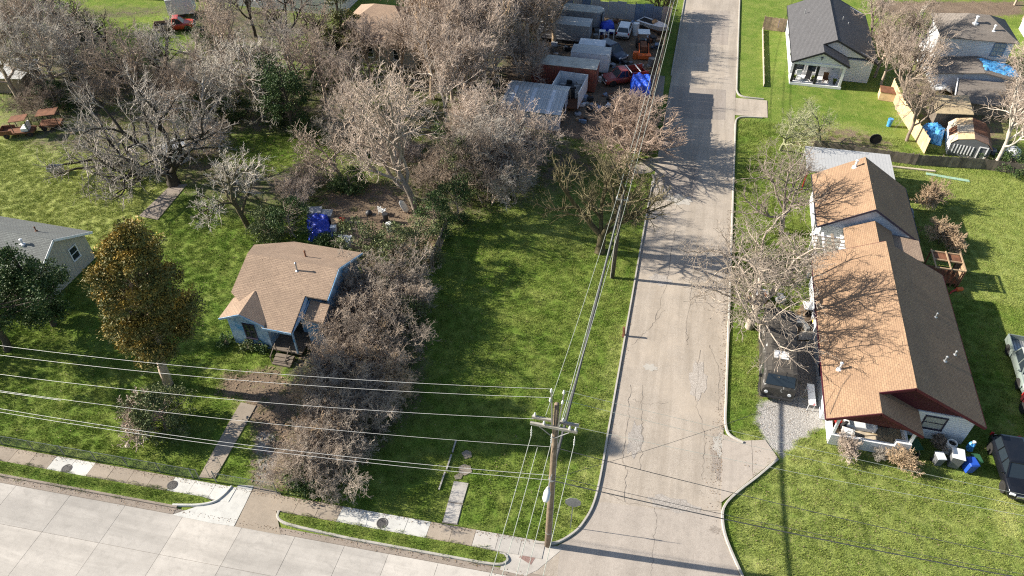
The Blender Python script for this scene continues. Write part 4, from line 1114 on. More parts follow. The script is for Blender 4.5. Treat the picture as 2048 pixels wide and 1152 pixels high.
class Tree:
    def __init__(self, seed, P_):
        self.rng = random.Random(seed); self.P = P_
        self.thick, self.fine, self.tips = [], [], []
    def branch(self, p, d, L, r, lev):
        P_, rng = self.P, self.rng
        last = lev >= P_['levels'] - 1
        ns = P_['nseg'][lev]
        gn, up = P_['gnarl'][lev], P_['up'][lev]
        pts = [(p, r)]
        st = L / ns
        rt = r * (P_['taper'] if not last else 0.45)
        store = self.thick if lev <= P_.get('thick', 2) else self.fine
        dirs = [d]
        for k in range(ns):
            q = perp(d, rng)
            d = unit((d[0] + q[0]*gn*rng.random(), d[1] + q[1]*gn*rng.random(), d[2] + q[2]*gn*rng.random() + up))
            p2 = (p[0]+d[0]*st, p[1]+d[1]*st, p[2]+d[2]*st)
            if p2[2] < 0.15: d = unit((d[0], d[1], abs(d[2]) + .3)); p2 = (p[0]+d[0]*st, p[1]+d[1]*st, max(p2[2], .15))
            ra = max(P_['rmin'], r + (rt-r)*k/ns); rb = max(P_['rmin'] * .8, r + (rt-r)*(k+1)/ns)
            store.append((*p, *p2, ra, rb)); p = p2
            pts.append((p, rb)); dirs.append(d)
        if last:
            self.tips.append(p); return
        nc = P_['kids'][lev]
        nc = max(1, int(nc + rng.uniform(-.3, .3) * nc + 0.5))
        t0 = P_['from'][lev]
        az0 = rng.random() * 6.283
        for i in range(nc):
            t = t0 + (1 - t0) * ((i + rng.random()) / nc) ** 0.8
            if i == nc - 1: t = 1.0
            x = t * ns; k = min(int(x), ns - 1); fr = x - k
            a, b = pts[k][0], pts[k+1][0]
            bp = (a[0]+(b[0]-a[0])*fr, a[1]+(b[1]-a[1])*fr, a[2]+(b[2]-a[2])*fr)
            dd = dirs[k+1]
            ang = R(rng.uniform(*P_['ang'][lev]))
            if i == nc - 1: ang *= 0.35
            # azimuth spread by golden angle
            ref = (0, 0, 1) if abs(dd[2]) < .9 else (1, 0, 0)
            s = unit((dd[1]*ref[2]-dd[2]*ref[1], dd[2]*ref[0]-dd[0]*ref[2], dd[0]*ref[1]-dd[1]*ref[0]))
            u = (s[1]*dd[2]-s[2]*dd[1], s[2]*dd[0]-s[0]*dd[2], s[0]*dd[1]-s[1]*dd[0])
            az = az0 + i * 2.4 + rng.uniform(-.4, .4)
            q = (s[0]*math.cos(az)+u[0]*math.sin(az), s[1]*math.cos(az)+u[1]*math.sin(az), s[2]*math.cos(az)+u[2]*math.sin(az))
            nd = unit((dd[0]*math.cos(ang)+q[0]*math.sin(ang), dd[1]*math.cos(ang)+q[1]*math.sin(ang), dd[2]*math.cos(ang)+q[2]*math.sin(ang)))
            rr = pts[k][1] + (pts[k+1][1]-pts[k][1])*fr
            self.branch(bp, nd, L * P_['ratio'][lev] * rng.uniform(.75, 1.2) * (1.15 - .35*t), rr * (P_['rr'] if i < nc-1 else .85), lev + 1)

BASE = dict(levels=6, nseg=[5,5,4,4,3,2], gnarl=[.25,.5,.6,.65,.7,.8], up=[.05,.06,.05,.04,.03,.02], taper=.55, rmin=.011, kids=[6,6,6,6,4], ratio=[.75,.62,.55,.5,.5], ang=[(30,65),(30,65),(25,65),(25,65),(25,65)], rr=.68, thick=2)
BASE['from'] = [.35,.25,.2,.15,.15]
BASE['thick'] = 2
def spec(**k):
    d = dict(BASE); d.update(k); return d

def bare_mesh(key, seed, L, r, P_, stems=None):
    t = Tree(seed, P_)
    rng = t.rng
    if P_.get('bole'):
        h, r0, r1 = P_['bole']
        for k in range(3): t.thick.append((0, 0, -.1 + (h+.1)*k/3, .03*k, 0, -.1 + (h+.1)*(k+1)/3, r0 + (r1-r0)*k/3 + (.12 if k == 0 else 0), r0 + (r1-r0)*(k+1)/3))
    if stems:
        for (dx, dy, ang, l, rr) in stems:
            a = rng.random()
            t.branch((dx, dy, P_['bole'][0] - .15 if P_.get('bole') else -.1), unit((math.cos(a*6.28)*math.sin(R(ang)) if not isinstance(ang, tuple) else ang[0], math.sin(a*6.28)*math.sin(R(ang)) if not isinstance(ang, tuple) else ang[1], math.cos(R(ang)) if not isinstance(ang, tuple) else ang[2])), l, rr, 0 if P_.get('stem0', True) else 1)
    else:
        t.branch((0, 0, -.1), (0, 0, 1), L, r, 0)
    return t

_cache = {}
def bare_parts(key, seed, L, r, P_, stems=None):
    if key not in _cache:
        t = bare_mesh(key, seed, L, r, P_, stems)
        v, q = tubes(t.thick, 6)
        v2, q2 = tubes(t.fine, 3)
        _cache[key] = (v, q, v2, q2, t)
    return _cache[key]

_protos = {}
def plant_bare(key, name, label, cat, pos, s=1.0, rz=0.0, group=None, mats=('b_grey','b_grey'), sz=None, leaves=None, tilt=(0,0)):
    root = thing(name, label, cat, (pos[0], pos[1], 0), rz, group)
    root.rotation_euler = (tilt[0], tilt[1], rz)
    root.scale = (s, s, sz if sz else s)
    kk = (key, leaves)
    if kk in _protos:
        kids = [ch.copy() for ch in _protos[kk]]
        for c in kids:
            C.objects.link(c); c.parent = root
    else:
        v, q, v2, q2, t = _cache[key]
        kids = [np_mesh('trunk', v, q, MT[mats[0]], root, smooth=True), np_mesh('crown', v2, q2, MT[mats[1]], root)]
        if leaves:
            lm, cnt, size = leaves
            rr = np.random.RandomState(7)
            tips = np.array(t.tips); pick = tips[rr.randint(0, len(tips), cnt)] + rr.randn(cnt, 3) * size * 1.2
            kids.append(leaf_mesh('foliage', pick, np.full(cnt, size), rr, MT[lm], root, None))
        _protos[kk] = kids
    for c, mt in zip(kids, mats):                     # mesh data is shared, the bark belongs to the object
        c.material_slots[0].link = 'OBJECT'; c.material_slots[0].material = MT[mt]
    return root

def leaf_mesh(name, centres, sizes, rr, mat, parent, tip, aspect=.55, outward=None):
    n = len(centres)
    a = rr.randn(n, 3)
    if outward is not None: a = a * .75 + outward
    a[:, 2] += .25
    a /= np.linalg.norm(a, axis=1, keepdims=True) + 1e-9
    b = np.cross(a, rr.randn(n, 3)); b /= np.linalg.norm(b, axis=1, keepdims=True) + 1e-9
    s = (sizes * rr.uniform(.6, 1.3, n))[:, None]
    A, B = a * s, b * s * aspect
    V = np.stack([centres - A*.5, centres + B*.5, centres + A*.6, centres - B*.5], 1).reshape(-1, 3)
    Q = np.arange(n*4).reshape(n, 4)
    col = np.zeros((n, 4, 4)); col[:, :, 0] = rr.rand(n)[:, None]
    col[:, :, 1] = (tip if tip is not None else np.clip(rr.rand(n)*1.6 - 1.15, 0, 1))[:, None]; col[:, :, 3] = 1
    return np_mesh(name, V, Q, mat, parent, attr=('leaf', col.reshape(-1, 4)))

def evergreen_arrays(seed, H, prof, n_clump, per, csize, leaf, lumps=0):
    """clumps of leaf-sized faces through the crown's volume; prof: list of (height fraction, radius)"""
    rr = np.random.RandomState(seed)
    hs = np.array([p[0] for p in prof]); rs_ = np.array([p[1] for p in prof])
    wts = np.interp(np.linspace(0, 1, 60), hs, rs_)
    ph = rr.uniform(0, 6.28, 6)
    hh = rr.choice(np.linspace(hs[0], hs[-1], 60), n_clump, p=np.interp(np.linspace(hs[0], hs[-1], 60), hs, rs_ + .15)/np.interp(np.linspace(hs[0], hs[-1], 60), hs, rs_ + .15).sum())
    az = rr.uniform(0, 6.28, n_clump)
    lob = 1 + .22*np.sin(3*az + hh*9 + ph[0]) + .16*np.sin(5*az - hh*14 + ph[1])
    rad = np.interp(hh, hs, rs_) * lob * np.sqrt(rr.uniform(.12, 1, n_clump))
    c = np.stack([rad*np.cos(az), rad*np.sin(az), hh*H], 1)
    if lumps:                 # boughs: clumps gather round a few uneven centres
        lc = c[rr.choice(n_clump, lumps, replace=False)]; lc[:, :2] *= 1.12
        d = np.linalg.norm(c[:, None, :] - lc[None], axis=2); near = lc[d.argmin(1)]
        c = c + (near - c) * rr.uniform(.15, .5, (n_clump, 1))
    cs = csize * rr.uniform(.6, 1.35, n_clump)
    cid = np.repeat(np.arange(n_clump), per)
    off = rr.randn(n_clump*per, 3); off /= np.linalg.norm(off, axis=1, keepdims=True); off *= rr.uniform(.25, 1, (n_clump*per, 1))**.6
    off[:, 2] *= .75
    pos = c[cid] + off * cs[cid][:, None]
    outer = np.clip((np.linalg.norm(pos[:, :2], axis=1) / (np.interp(pos[:, 2]/H, hs, rs_) + .3)), 0, 1.4)
    cl_tone = rr.rand(n_clump)[cid]
    return pos, off, outer, cl_tone, c, rr

def plant_evergreen(name, label, cat, pos, H, prof, mat, seed, n_clump=120, per=90, csize=.7, leaf=.16, trunk_r=.3, bark_='b_brown', tipk=None, rz=0, group=None, lean=(0,0), lumps=0, stems=1):
    root = thing(name, label, cat, (pos[0], pos[1], 0), rz, group)
    p, off, outer, tone, c, rr = evergreen_arrays(seed, H, prof, n_clump, per, csize, leaf, lumps)
    lz = p[:, 2:3] / H
    p[:, 0] += lean[0]*H*lz[:, 0]**1; p[:, 1] += lean[1]*H*lz[:, 0]
    c[:, 0] += lean[0]*c[:, 2]; c[:, 1] += lean[1]*c[:, 2]
    segs = []
    rg_ = random.Random(seed)
    k = 8
    for s_ in range(stems):
        pr = (rg_.uniform(-.3,.3)*(stems>1), rg_.uniform(-.3,.3)*(stems>1), -.1)
        for i in range(k):
            z = H*.92*(i+1)/k
            q = (lean[0]*z + rg_.gauss(0,.07) + pr[0]*.2, lean[1]*z + rg_.gauss(0,.07), z)
            segs.append((*pr, *q, trunk_r*(1-.1*i), trunk_r*(1-.1*(i+1)))); pr = q
    nb = min(len(c), 70)
    for i in range(nb):
        z = c[i][2]*rg_.uniform(.6,.9); s0 = (lean[0]*z, lean[1]*z, max(.2, z)); mid = ((s0[0]+c[i][0])/2, (s0[1]+c[i][1])/2, (s0[2]+c[i][2])/2 - .1)
        segs.append((*s0, *mid, trunk_r*.25, trunk_r*.17)); segs.append((*mid, *c[i], trunk_r*.17, trunk_r*.08))
    v, q = tubes(segs, 6)
    np_mesh('trunk', v, q, MT[bark_], root, smooth=True)
    tip = None
    if tipk: tip = np.clip((outer - tipk[0]) * tipk[1], 0, 1) * np.clip(.35 + off[:, 2]*.9 - off[:, 0]*.5, 0, 1) * np.clip(tone*2.6 - .4, 0, 1) * rr.uniform(.4, 1, len(p))  # orange tips, with sunlight painted in: stronger on upper and sun-facing clump sides
    leaf_mesh('crown', p, np.full(len(p), leaf), rr, MT[mat], root, tip, outward=off)
    return root

# ----- prototypes
KR_ = [.85,.62,.55,.55,.62]
bare_parts('spread', 1, 4.2, .34, spec(kids=[6,6,5,4,3], ang=[(35,70),(30,60),(25,60),(25,60),(25,60)], ratio=[1.15,.62,.55,.52,.62], rmin=.0145))
bare_parts('spread2', 22, 4.6, .32, spec(kids=[5,7,5,4,3], ang=[(25,60),(30,60),(25,60),(25,60),(25,60)], ratio=[1.2,.6,.55,.52,.62], rmin=.0145))
bare_parts('tall', 3, 6.5, .30, spec(kids=[8,6,5,4,3], up=[.05,.13,.10,.07,.05,.03], ang=[(25,55),(25,50),(20,50),(20,50),(20,55)], ratio=[.75,.6,.55,.54,.62], rmin=.0145))
bare_parts('tall2', 14, 6.0, .28, spec(kids=[7,6,5,4,3], up=[.05,.12,.10,.07,.05,.03], ang=[(30,60),(25,55),(20,55),(20,55),(20,55)], ratio=[.85,.58,.55,.54,.62], rmin=.0145))
bare_parts('hero_c', 33, 5.0, .33, spec(rr=.6, kids=[7,6,5,5,3], up=[.03,.10,.09,.06,.04,.03], ang=[(25,55),(25,60),(25,60),(25,60),(25,60)], ratio=[1.15,.60,.55,.52,.62], rmin=.0155))
bare_parts('hero_r', 45, 4.2, .36, spec(rr=.56, kids=[7,6,6,4,3], gnarl=[.3,.75,.85,.9,.9,.9], up=[.03,.05,.04,.03,.02,.02], ang=[(30,65),(30,65),(30,65),(30,65),(30,65)], ratio=[1.35,.6,.55,.52,.6], rmin=.0155))
bare_parts('hero_l', 57, 0, 0, spec(kids=[5,6,6,6,3], gnarl=[.2,.5,.6,.7,.75,.8], up=[.0,.05,.09,.08,.05,.03], ang=[(45,80),(35,70),(30,65),(25,60),(25,60)], ratio=[1,.62,.55,.52,.6], rmin=.0155, thick=2, stem0=False, bole=(1.3,.6,.5), taper=.5),
    stems=[(0,0,(-.9,-.05,.32),9.0,.36),(0,0,(-.5,.3,.75),7.0,.30),(0,0,(-.12,.15,.97),6.5,.28),(0,0,(.45,-.1,.8),5.5,.24),(0,0,(-.55,-.6,.5),5.5,.22),(0,0,(.2,.6,.7),6,.22)])
bare_parts('hero_g', 61, 0, 0, spec(kids=[4,6,6,5,4], gnarl=[.15,.3,.45,.55,.6,.6], up=[.05,.07,.10,.06,.03,.02], ang=[(22,48),(30,60),(28,58),(25,55),(25,55)], ratio=[1,.6,.55,.52,.58], rmin=.0125, thick=2, stem0=False, bole=(2.2,.5,.42)),
    stems=[(-.1,0,(-.62,.1,.78),7.0,.3),(-.05,.05,(-.25,.3,.93),6.0,.24),(.08,0,(.28,.05,.96),6.5,.28),(.1,0,(.62,.2,.75),5.5,.2)])
bare_parts('puff', 71, 0, 0, spec(kids=[8,8,7,6,3], gnarl=[.2,.3,.4,.45,.5,.5], up=[.05,.10,.10,.07,.05,.03], ang=[(25,65),(20,50),(18,42),(16,38),(14,36)], ratio=[1,.6,.55,.52,.55], rmin=.0135, thick=1, stem0=False, bole=(1.2,.3,.25)),
    stems=[(0,0,(math.cos(k*1.05)*.62,math.sin(k*1.05)*.62,.75),4.6,.16) for k in range(6)] + [(0,0,(.1,.1,.98),5,.16)])
bare_parts('small', 81, 1.8, .12, spec(levels=5, nseg=[4,4,4,3,2], kids=[7,6,5,4], ratio=[1.2,.6,.55,.55], ang=[(25,60)]*4, thick=1, rmin=.012))
_rs = random.Random(4)
bare_parts('thicket', 91, 0, 0, spec(levels=5, nseg=[5,4,4,3,2], gnarl=[.4,.7,.8,.85,.9], up=[.03,.02,.0,.0,-.01], kids=[8,5,5,3], ratio=[.45,.55,.55,.6], ang=[(25,70)]*4, rr=.6, thick=0, rmin=.0145), stems=[(_rs.uniform(-1.2,1.2), _rs.uniform(-1.2,1.2), _rs.uniform(8,42), _rs.uniform(3.2,5.2), .055) for k in range(14)])
bare_parts('thicket2', 95, 0, 0, spec(levels=5, nseg=[5,4,4,3,2], gnarl=[.35,.6,.7,.75,.8], up=[.04,.04,.03,.02,.01], kids=[9,5,5,3], ratio=[.42,.55,.55,.6], ang=[(20,60)]*4, rr=.6, thick=0, rmin=.0145), stems=[(_rs.uniform(-.9,.9), _rs.uniform(-.9,.9), _rs.uniform(3,28), _rs.uniform(4,6.5), .06) for k in range(12)])
bare_parts('shrub', 99, 0, 0, spec(levels=4, nseg=[4,3,3,2], gnarl=[.4,.6,.7,.8], up=[.06,.04,.03,.02], kids=[8,5,4], ratio=[.5,.55,.55], ang=[(20,60)]*3, rr=.6, thick=0, rmin=.011), stems=[(_rs.uniform(-.3,.3), _rs.uniform(-.3,.3), _rs.uniform(5,50), _rs.uniform(.9,1.3), .02) for k in range(16)])

# ----- single trees with a look of their own
plant_bare('hero_c', 'bare_tree', 'tall pale bare tree with many upright limbs in the dirt yard behind the blue house', 'tree', W(835,428), 1.25, .6, mats=('b_mid','b_pink'))
plant_bare('hero_l', 'bare_tree', 'low spreading bare tree with heavy dark limbs beside the small ribbed tin shed', 'tree', W(348,368), 1.0, 0.0, mats=('b_dark','b_grey'))
plant_bare('hero_g', 'bare_tree', 'forked mossy tree with fine olive twigs beside the street utility pole', 'tree', W(1200,503), .9, 0.0, mats=('b_olive','b_twig_olive'))
plant_bare('puff', 'bare_tree', 'round-crowned bare tree with tan twigs hanging over the street by the junkyard', 'tree', W(1256,318), 1.3, 1.0, mats=('b_brown','b_dusty'), sz=.7)
plant_bare('hero_r', 'bare_tree', 'gnarled pale bare tree beside the black van reaching over the street', 'tree', W(1498,655), .97, 4.6, mats=('b_mid','b_mid'))
plant_bare('spread2', 'bare_tree', 'slender grey bare tree in front of the carport canopy near the street', 'tree', W(1562,466), .72, 3.9, mats=('b_mid','b_mid'))
plant_bare('spread', 'bare_tree', 'leaning bare tree with mossy trunk at the edge of the lawn behind the blue house', 'tree', W(497,455), .82, 1.2, mats=('b_olive','b_grey'), tilt=(0.0,-.22))
plant_bare('tall2', 'bare_tree', 'pale leaning bare tree with light trunk by the grey board fence', 'tree', W(1988,332), .82, 0.4, mats=('b_grey','b_pink'), tilt=(0,.1))
plant_bare('small', 'bare_tree', 'small dark bare tree in the far green yard near the bright red pickup', 'tree', W(237,118), 1.9, 0.4, mats=('b_dark','b_dark'))
plant_bare('small', 'bare_tree', 'small dark bare tree in the far lawn beside the conifer', 'tree', W(640,118), 2.0, 2.4, mats=('b_dark','b_brown'))
plant_bare('spread2', 'bare_tree', 'dark-limbed bare tree at the upper wood edge before the pale metal-roofed house', 'tree', W(575,118), 1.0, 1.4, mats=('b_dark','b_pink'))
plant_bare('small', 'bare_tree', 'thin young tree with reddish stems by the small lawn in the wood', 'tree', W(683,356), 1.7, 1.1, mats=('b_brown','b_brown'))
plant_bare('small', 'bare_tree', 'pale green-twigged sapling on the worn yard of the white house', 'tree', W(1640,282), 1.15, .2, mats=('b_green','b_green'))
plant_bare('small', 'bare_tree', 'grey-green twiggy sapling by the shaded corner of the white house yard', 'tree', W(1560,300), 1.5, 2.0, mats=('b_green','b_green'))
plant_bare('puff', 'bare_tree', 'greenish bare tree on the grass verge beyond the junkyard fence', 'tree', W(1318,32), .55, 2.0, mats=('b_olive','b_olive'))

# ----- woods: look-alike bare trees, told apart only by place
wr = random.Random(77)
def wood(pts, keys, mats, label, group, smin=.75, smax=1.0):
    for px, py in pts:
        k, mt = wr.choice(keys), wr.choice(mats)
        form = {'spread':'spreading','spread2':'open-crowned','tall':'tall upright','tall2':'narrow','hero_c':'broad many-limbed','puff':'bushy low'}[k]
        tone = {'b_grey':'grey','b_pink':'pinkish','b_brown':'brown'}[mt[1]]
        bole = {'b_dark':' with dark limbs','b_grey':' with pale limbs'}.get(mt[0], '')
        plant_bare(k, 'bare_tree', f'{form} {tone} bare tree{bole} {label}', 'tree', W(px + wr.uniform(-6,6), py + wr.uniform(-4,4)), wr.uniform(smin, smax) * (.8 if k == 'puff' else 1), wr.uniform(0, 6.28), group, mats=mt)
wood([(15,110),(60,150),(110,185),(165,180),(40,200),(150,130),(95,105),(10,165),(60,85),(120,60),(20,55)], ['spread','spread2','tall2'], [('b_brown','b_grey'),('b_dark','b_grey'),('b_brown','b_brown')], 'in the wood around the pale blue shed', 'north-west wood trees', .75, .95)
wood([(448,150),(505,160),(440,205),(395,235),(530,235),(425,265),(610,195),(655,215),(510,75),(470,90),(395,160),(345,195),(285,205)], ['spread','spread2','hero_c','tall2'], [('b_brown','b_grey'),('b_grey','b_grey'),('b_dark','b_grey'),('b_brown','b_brown')], 'between the far lawn and the conifer', 'middle wood trees', .68, .9)
wood([(745,165),(705,245),(800,180),(850,150),(725,310),(895,250)], ['hero_c','tall','tall2'], [('b_grey','b_pink'),('b_brown','b_pink')], 'between the conifer and junkyard thicket', 'centre wood trees', .66, .88)
wood([(880,90),(925,65),(975,110),(935,175),(985,165),(1060,85),(1025,40),(985,50),(1090,45),(900,30),(1030,130),(930,235),(965,212),(840,80),(1080,8),(990,0),(1110,90),(870,130),(912,150),(952,140),(1000,110),(1045,60),(955,20),(905,205),(868,195),(1075,60),(1075,125),(1085,75),(1048,172),(1108,32)], ['tall','tall','tall2','puff'], [('b_pink','b_pink'),('b_brown','b_pink'),('b_tan','b_pink')], 'in the thicket along the junkyard', 'junkyard thicket trees', .8, 1.1)
wood([(1755,150),(1790,215),(1812,280),(1800,140),(1740,95),(1765,170)], ['tall','tall2','spread2'], [('b_brown','b_brown'),('b_brown','b_pink'),('b_grey','b_brown')], 'in the row along the pine board fence', 'board fence trees', .62, .85)
wood([(2046,265),(2044,190),(2040,40),(2030,8)], ['spread2','tall2'], [('b_brown','b_pink'),('b_brown','b_brown')], 'by the weathered hip-roofed house', 'cluttered yard trees', .55, .75)
# low twiggy scrub
for px, py, s, mt in ((1000,345,.9,'b_pink'),(1050,338,.75,'b_pink'),(985,400,1.0,'b_brown'),(1020,405,.7,'b_grey'),(950,300,1.0,'b_pink'),(1005,292,.7,'b_pink'),(960,360,1.05,'b_grey')):
    plant_bare('thicket2', 'scrub', {'b_pink':'pinkish','b_brown':'brown','b_grey':'grey','b_tan':'tan'}[mt] + (' low' if s < .8 else ' tall' if s >= 1 else '') + ' twiggy scrub behind the vacant lot below the metal-roofed shed', 'shrub', W(px,py), s, wr.uniform(0,6.28), 'scrub behind the vacant lot', mats=('b_brown',mt))
for px, py, s in ((690,290,.7),(630,362,.5),(420,300,.6),(90,225,.7),(200,205,.7),(250,165,.6),(360,175,.7),(310,205,.6),(600,405,.55),(880,370,.7),(790,330,.7)):
    mt = wr.choice(['b_grey','b_brown','b_pink'])
    plant_bare('thicket', 'scrub', {'b_pink':'pinkish','b_brown':'brown','b_grey':'grey'}[mt] + (' low' if s < .62 else '') + ' undergrowth among the bare trees left of the tall pale tree', 'shrub', W(px,py), s, wr.uniform(0,6.28), 'wood undergrowth', mats=('b_brown',mt))
# brush beside the blue house
for px, py, s, mt in ((722,650,.9,'b_brown'),(765,625,.95,'b_mid'),(785,640,.8,'b_brown'),(762,705,.85,'b_mid'),(705,765,.85,'b_brown'),(735,778,.75,'b_brown'),(665,830,.72,'b_tan'),(708,830,.82,'b_mid'),(655,885,.65,'b_brown'),(680,895,.78,'b_mid'),(632,935,.7,'b_brown'),(668,955,.7,'b_mid'),(765,775,.7,'b_tan'),(670,745,.5,'b_brown'),(812,598,.75,'b_mid')):
    plant_bare('thicket', 'brush', ('low ' if s < .76 else 'tall ' if s >= .9 else '') + {'b_pink':'pinkish','b_brown':'brown','b_grey':'pale grey','b_tan':'tan','b_mid':'grey-brown'}[mt] + ' tangled brush ' + ('beside the right wall of the blue house' if py < 720 else 'between the dirt drive and the vacant lot'), 'shrub', W(px,py), s*.95, wr.uniform(0,6.28), 'brush by the blue house', mats=('b_brown',mt), leaves=('l_dry', 1800, .085))
# shrubs by the porch of the maroon-trimmed house
plant_bare('shrub', 'bare_shrub', 'twiggy grey shrub in front of the left end of the white porch wall', 'shrub', (15.3,33.55), .95, 1, mats=('b_brown','b_pink'))
plant_bare('shrub', 'bare_shrub', 'round twiggy tan shrub at the right corner of the white porch wall', 'shrub', (18.75,33.45), 1.0, 2, mats=('b_brown','b_tan'))
plant_bare('shrub', 'bare_shrub', 'smallest grey twiggy shrub midway along the white porch wall', 'shrub', (17.3,33.75), .6, 3, mats=('b_brown','b_grey'))
plant_bare('shrub', 'bare_shrub', 'small sparse shrub against the white wall under the dark-framed window', 'shrub', (21.2,35.7), .7, 4, mats=('b_brown','b_brown'))
for px, py, s, lab in ((1875,480,1.45,'bare twiggy shrub between the link wing and the rusty cage'),(1905,500,1.2,'bare twiggy shrub leaning over the rusty cage frame'),(1860,415,1.6,'pale twiggy shrub against the right wall of the house with pale blue gable')):
    plant_bare('shrub', 'bare_shrub', lab, 'shrub', W(px,py), s, px, mats=('b_brown','b_tan'))

# ----- evergreens
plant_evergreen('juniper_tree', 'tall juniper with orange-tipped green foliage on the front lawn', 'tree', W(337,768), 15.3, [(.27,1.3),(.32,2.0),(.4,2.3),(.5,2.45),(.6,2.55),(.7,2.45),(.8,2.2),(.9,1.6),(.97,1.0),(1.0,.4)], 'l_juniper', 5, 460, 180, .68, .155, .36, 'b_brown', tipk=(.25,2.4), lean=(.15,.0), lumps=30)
plant_evergreen('evergreen_tree', 'dense dark evergreen tree against the grey shingle roof', 'tree', W(108,650), 7.6, [(.12,1.4),(.3,2.2),(.5,2.4),(.7,2.1),(.88,1.3),(1,.5)], 'l_dark', 8, 130, 120, .7, .18, .25, 'b_dark', lumps=12)
plant_evergreen('evergreen_tree', 'loose low olive evergreen with a dark leaning trunk at the edge of the lawn', 'tree', W(15,700), 7.5, [(.42,1.6),(.55,3.6),(.7,3.9),(.85,2.9),(1,1.0)], 'l_dark', 9, 110, 90, .75, .18, .3, 'b_dark', lean=(.16,.02), lumps=10)
plant_evergreen('evergreen_bush', 'big rounded evergreen bush beside the front path below the juniper', 'shrub', W(335,860), 4.4, [(.05,1.6),(.25,2.3),(.5,2.2),(.75,1.6),(1,.5)], 'l_privet', 12, 100, 100, .5, .14, .1, 'b_brown', lumps=12)
plant_bare('shrub', 'bare_shrub', 'twiggy dead shrub at the foot of the big rounded evergreen bush', 'shrub', W(300,862), 1.7, 1.3, mats=('b_brown','b_pink'))
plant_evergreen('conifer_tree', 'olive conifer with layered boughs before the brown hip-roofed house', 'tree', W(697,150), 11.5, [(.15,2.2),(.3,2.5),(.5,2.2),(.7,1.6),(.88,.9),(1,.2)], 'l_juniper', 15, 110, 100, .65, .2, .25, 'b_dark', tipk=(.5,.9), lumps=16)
plant_evergreen('evergreen_tree', 'dark ivy-covered tree standing in the wood by the small lawn', 'tree', W(590,275), 8.5, [(.05,1.8),(.3,2.3),(.55,2.5),(.8,1.9),(1,.7)], 'l_dark', 17, 120, 100, .7, .18, .25, 'b_dark', lumps=12)
plant_evergreen('evergreen_tree', 'dark green evergreen at the far left of the leaf-strewn wood hollow', 'tree', W(560,245), 7.5, [(.05,1.6),(.4,2.0),(.7,1.8),(1,.6)], 'l_dark', 18, 80, 90, .8, .2, .22, 'b_dark')
for px, py, H_, r, sd, mt, lab in ((585,475,4.4,2.2,21,'l_dark','dark leafy evergreen bush behind the left corner of the blue house roof'),(540,478,3.4,1.7,22,'l_privet','olive leafy bush below the leaning mossy tree'),
        (728,535,5.2,2.2,23,'l_privet','bright olive privet behind the right corner of the blue house'),(790,545,5.2,2.2,24,'l_privet','grey green privet in the hedge beside the right wall of the blue house'),(838,528,5.0,2.2,25,'l_privet','tall privet at the corner of the plank fence and the vacant lot'),
        (870,470,4.4,1.8,26,'l_dark','dark privet beside the foot of the tall pale bare tree'),(915,440,4.6,1.8,27,'l_dark','dark ivy-green bush at the back corner of the vacant lot'),(930,400,6.5,2.0,28,'l_privet','tall olive grey bush at the back of the vacant lot'),
        (655,500,1.6,1.2,29,'l_dark','low leafy bush against the back eave of the blue house'),(980,300,5.5,1.7,30,'l_dark','dark green evergreen among the pink twigs below the junkyard shed'),(425,100,5.0,2.0,31,'l_dark','dark green evergreen in the upper wood near the bright red pickup'),(700,380,2.4,1.6,32,'l_dark','low dark bush at the back of the dirt yard'),
        (775,615,3.6,1.6,61,'l_privet','green privet growing through the tall brush by the right wall of the blue house'),(815,650,3.0,1.4,62,'l_privet','green privet at the vacant lot side of the brush'),(690,800,2.4,1.2,63,'l_dark','small dark green bush in the brush near the dirt drive'),(620,965,1.9,1.3,64,'l_dark','low dark green bush at the sidewalk end of the brush'),
        (180,165,4.0,2.2,33,'l_dark','dark evergreen undergrowth in the wood right of the pale blue shed'),(120,215,3.2,2.0,34,'l_dark','dark evergreen undergrowth behind the open utility cart'),(395,250,3.6,2.0,35,'l_dark','dark bush behind the crown of the dark spreading tree'),(470,235,4.0,2.2,36,'l_dark','dark bush in the wood left of the ivy-covered tree'),(650,175,3.6,2.0,37,'l_dark','dark bush below the layered conifer'),(770,300,3.6,2.0,38,'l_dark','dark bush among the bare trees behind the tall pale tree'),(905,300,4.2,1.8,39,'l_dark','dark bush in the thicket above the vacant lot')):
    plant_evergreen('evergreen_bush', lab, 'shrub', W(px,py), H_, [(.04,r*.8),(.3,r),(.55,r*1.05),(.8,r*.75),(1,r*.25)], mt, sd, 80, 75, .5, .14, .08, 'b_brown', stems=2, lumps=9)
for px, py, sd, lab in ((455,690,41,'low leafy plant at the left corner of the blue house front'),(498,700,42,'spiky green plant under the window of the blue house'),(525,702,43,'small leafy plant beside the blue house porch steps'),(1905,850,44,'dark palm-like plant in the shade at the right corner of the white house')):
    plant_evergreen('leafy_plant', lab, 'plant', W(px,py), .9, [(.05,.5),(.5,.6),(1,.3)], 'l_dark' if sd != 42 else 'l_privet', sd, 14, 40, .3, .16, .03, 'b_brown')
plant_evergreen('hedge_bush', 'dark creeper mound against the grey board fence in the right yard', 'shrub', W(2020,335), 1.6, [(.04,2.2),(.5,2.2),(1,1.0)], 'l_dark', 47, 60, 70, .5, .14, .05, 'b_brown')
# neighbouring trees to the west whose shade crosses the front lawn
for x, y, H_, sd in ((-58,26.5,8.5,51),(-62,31.5,9.0,52),(-56,22.5,6.5,53)):
    plant_evergreen('evergreen_tree', 'shade tree on the neighbouring front lawn west of the grey-roofed house', 'tree', (x,y,0), H_, [(.25,1.8),(.45,3.0),(.7,3.0),(1,.8)], 'l_dark', sd, 60, 60, .9, .24, .3, 'b_dark', group='neighbouring shade trees')

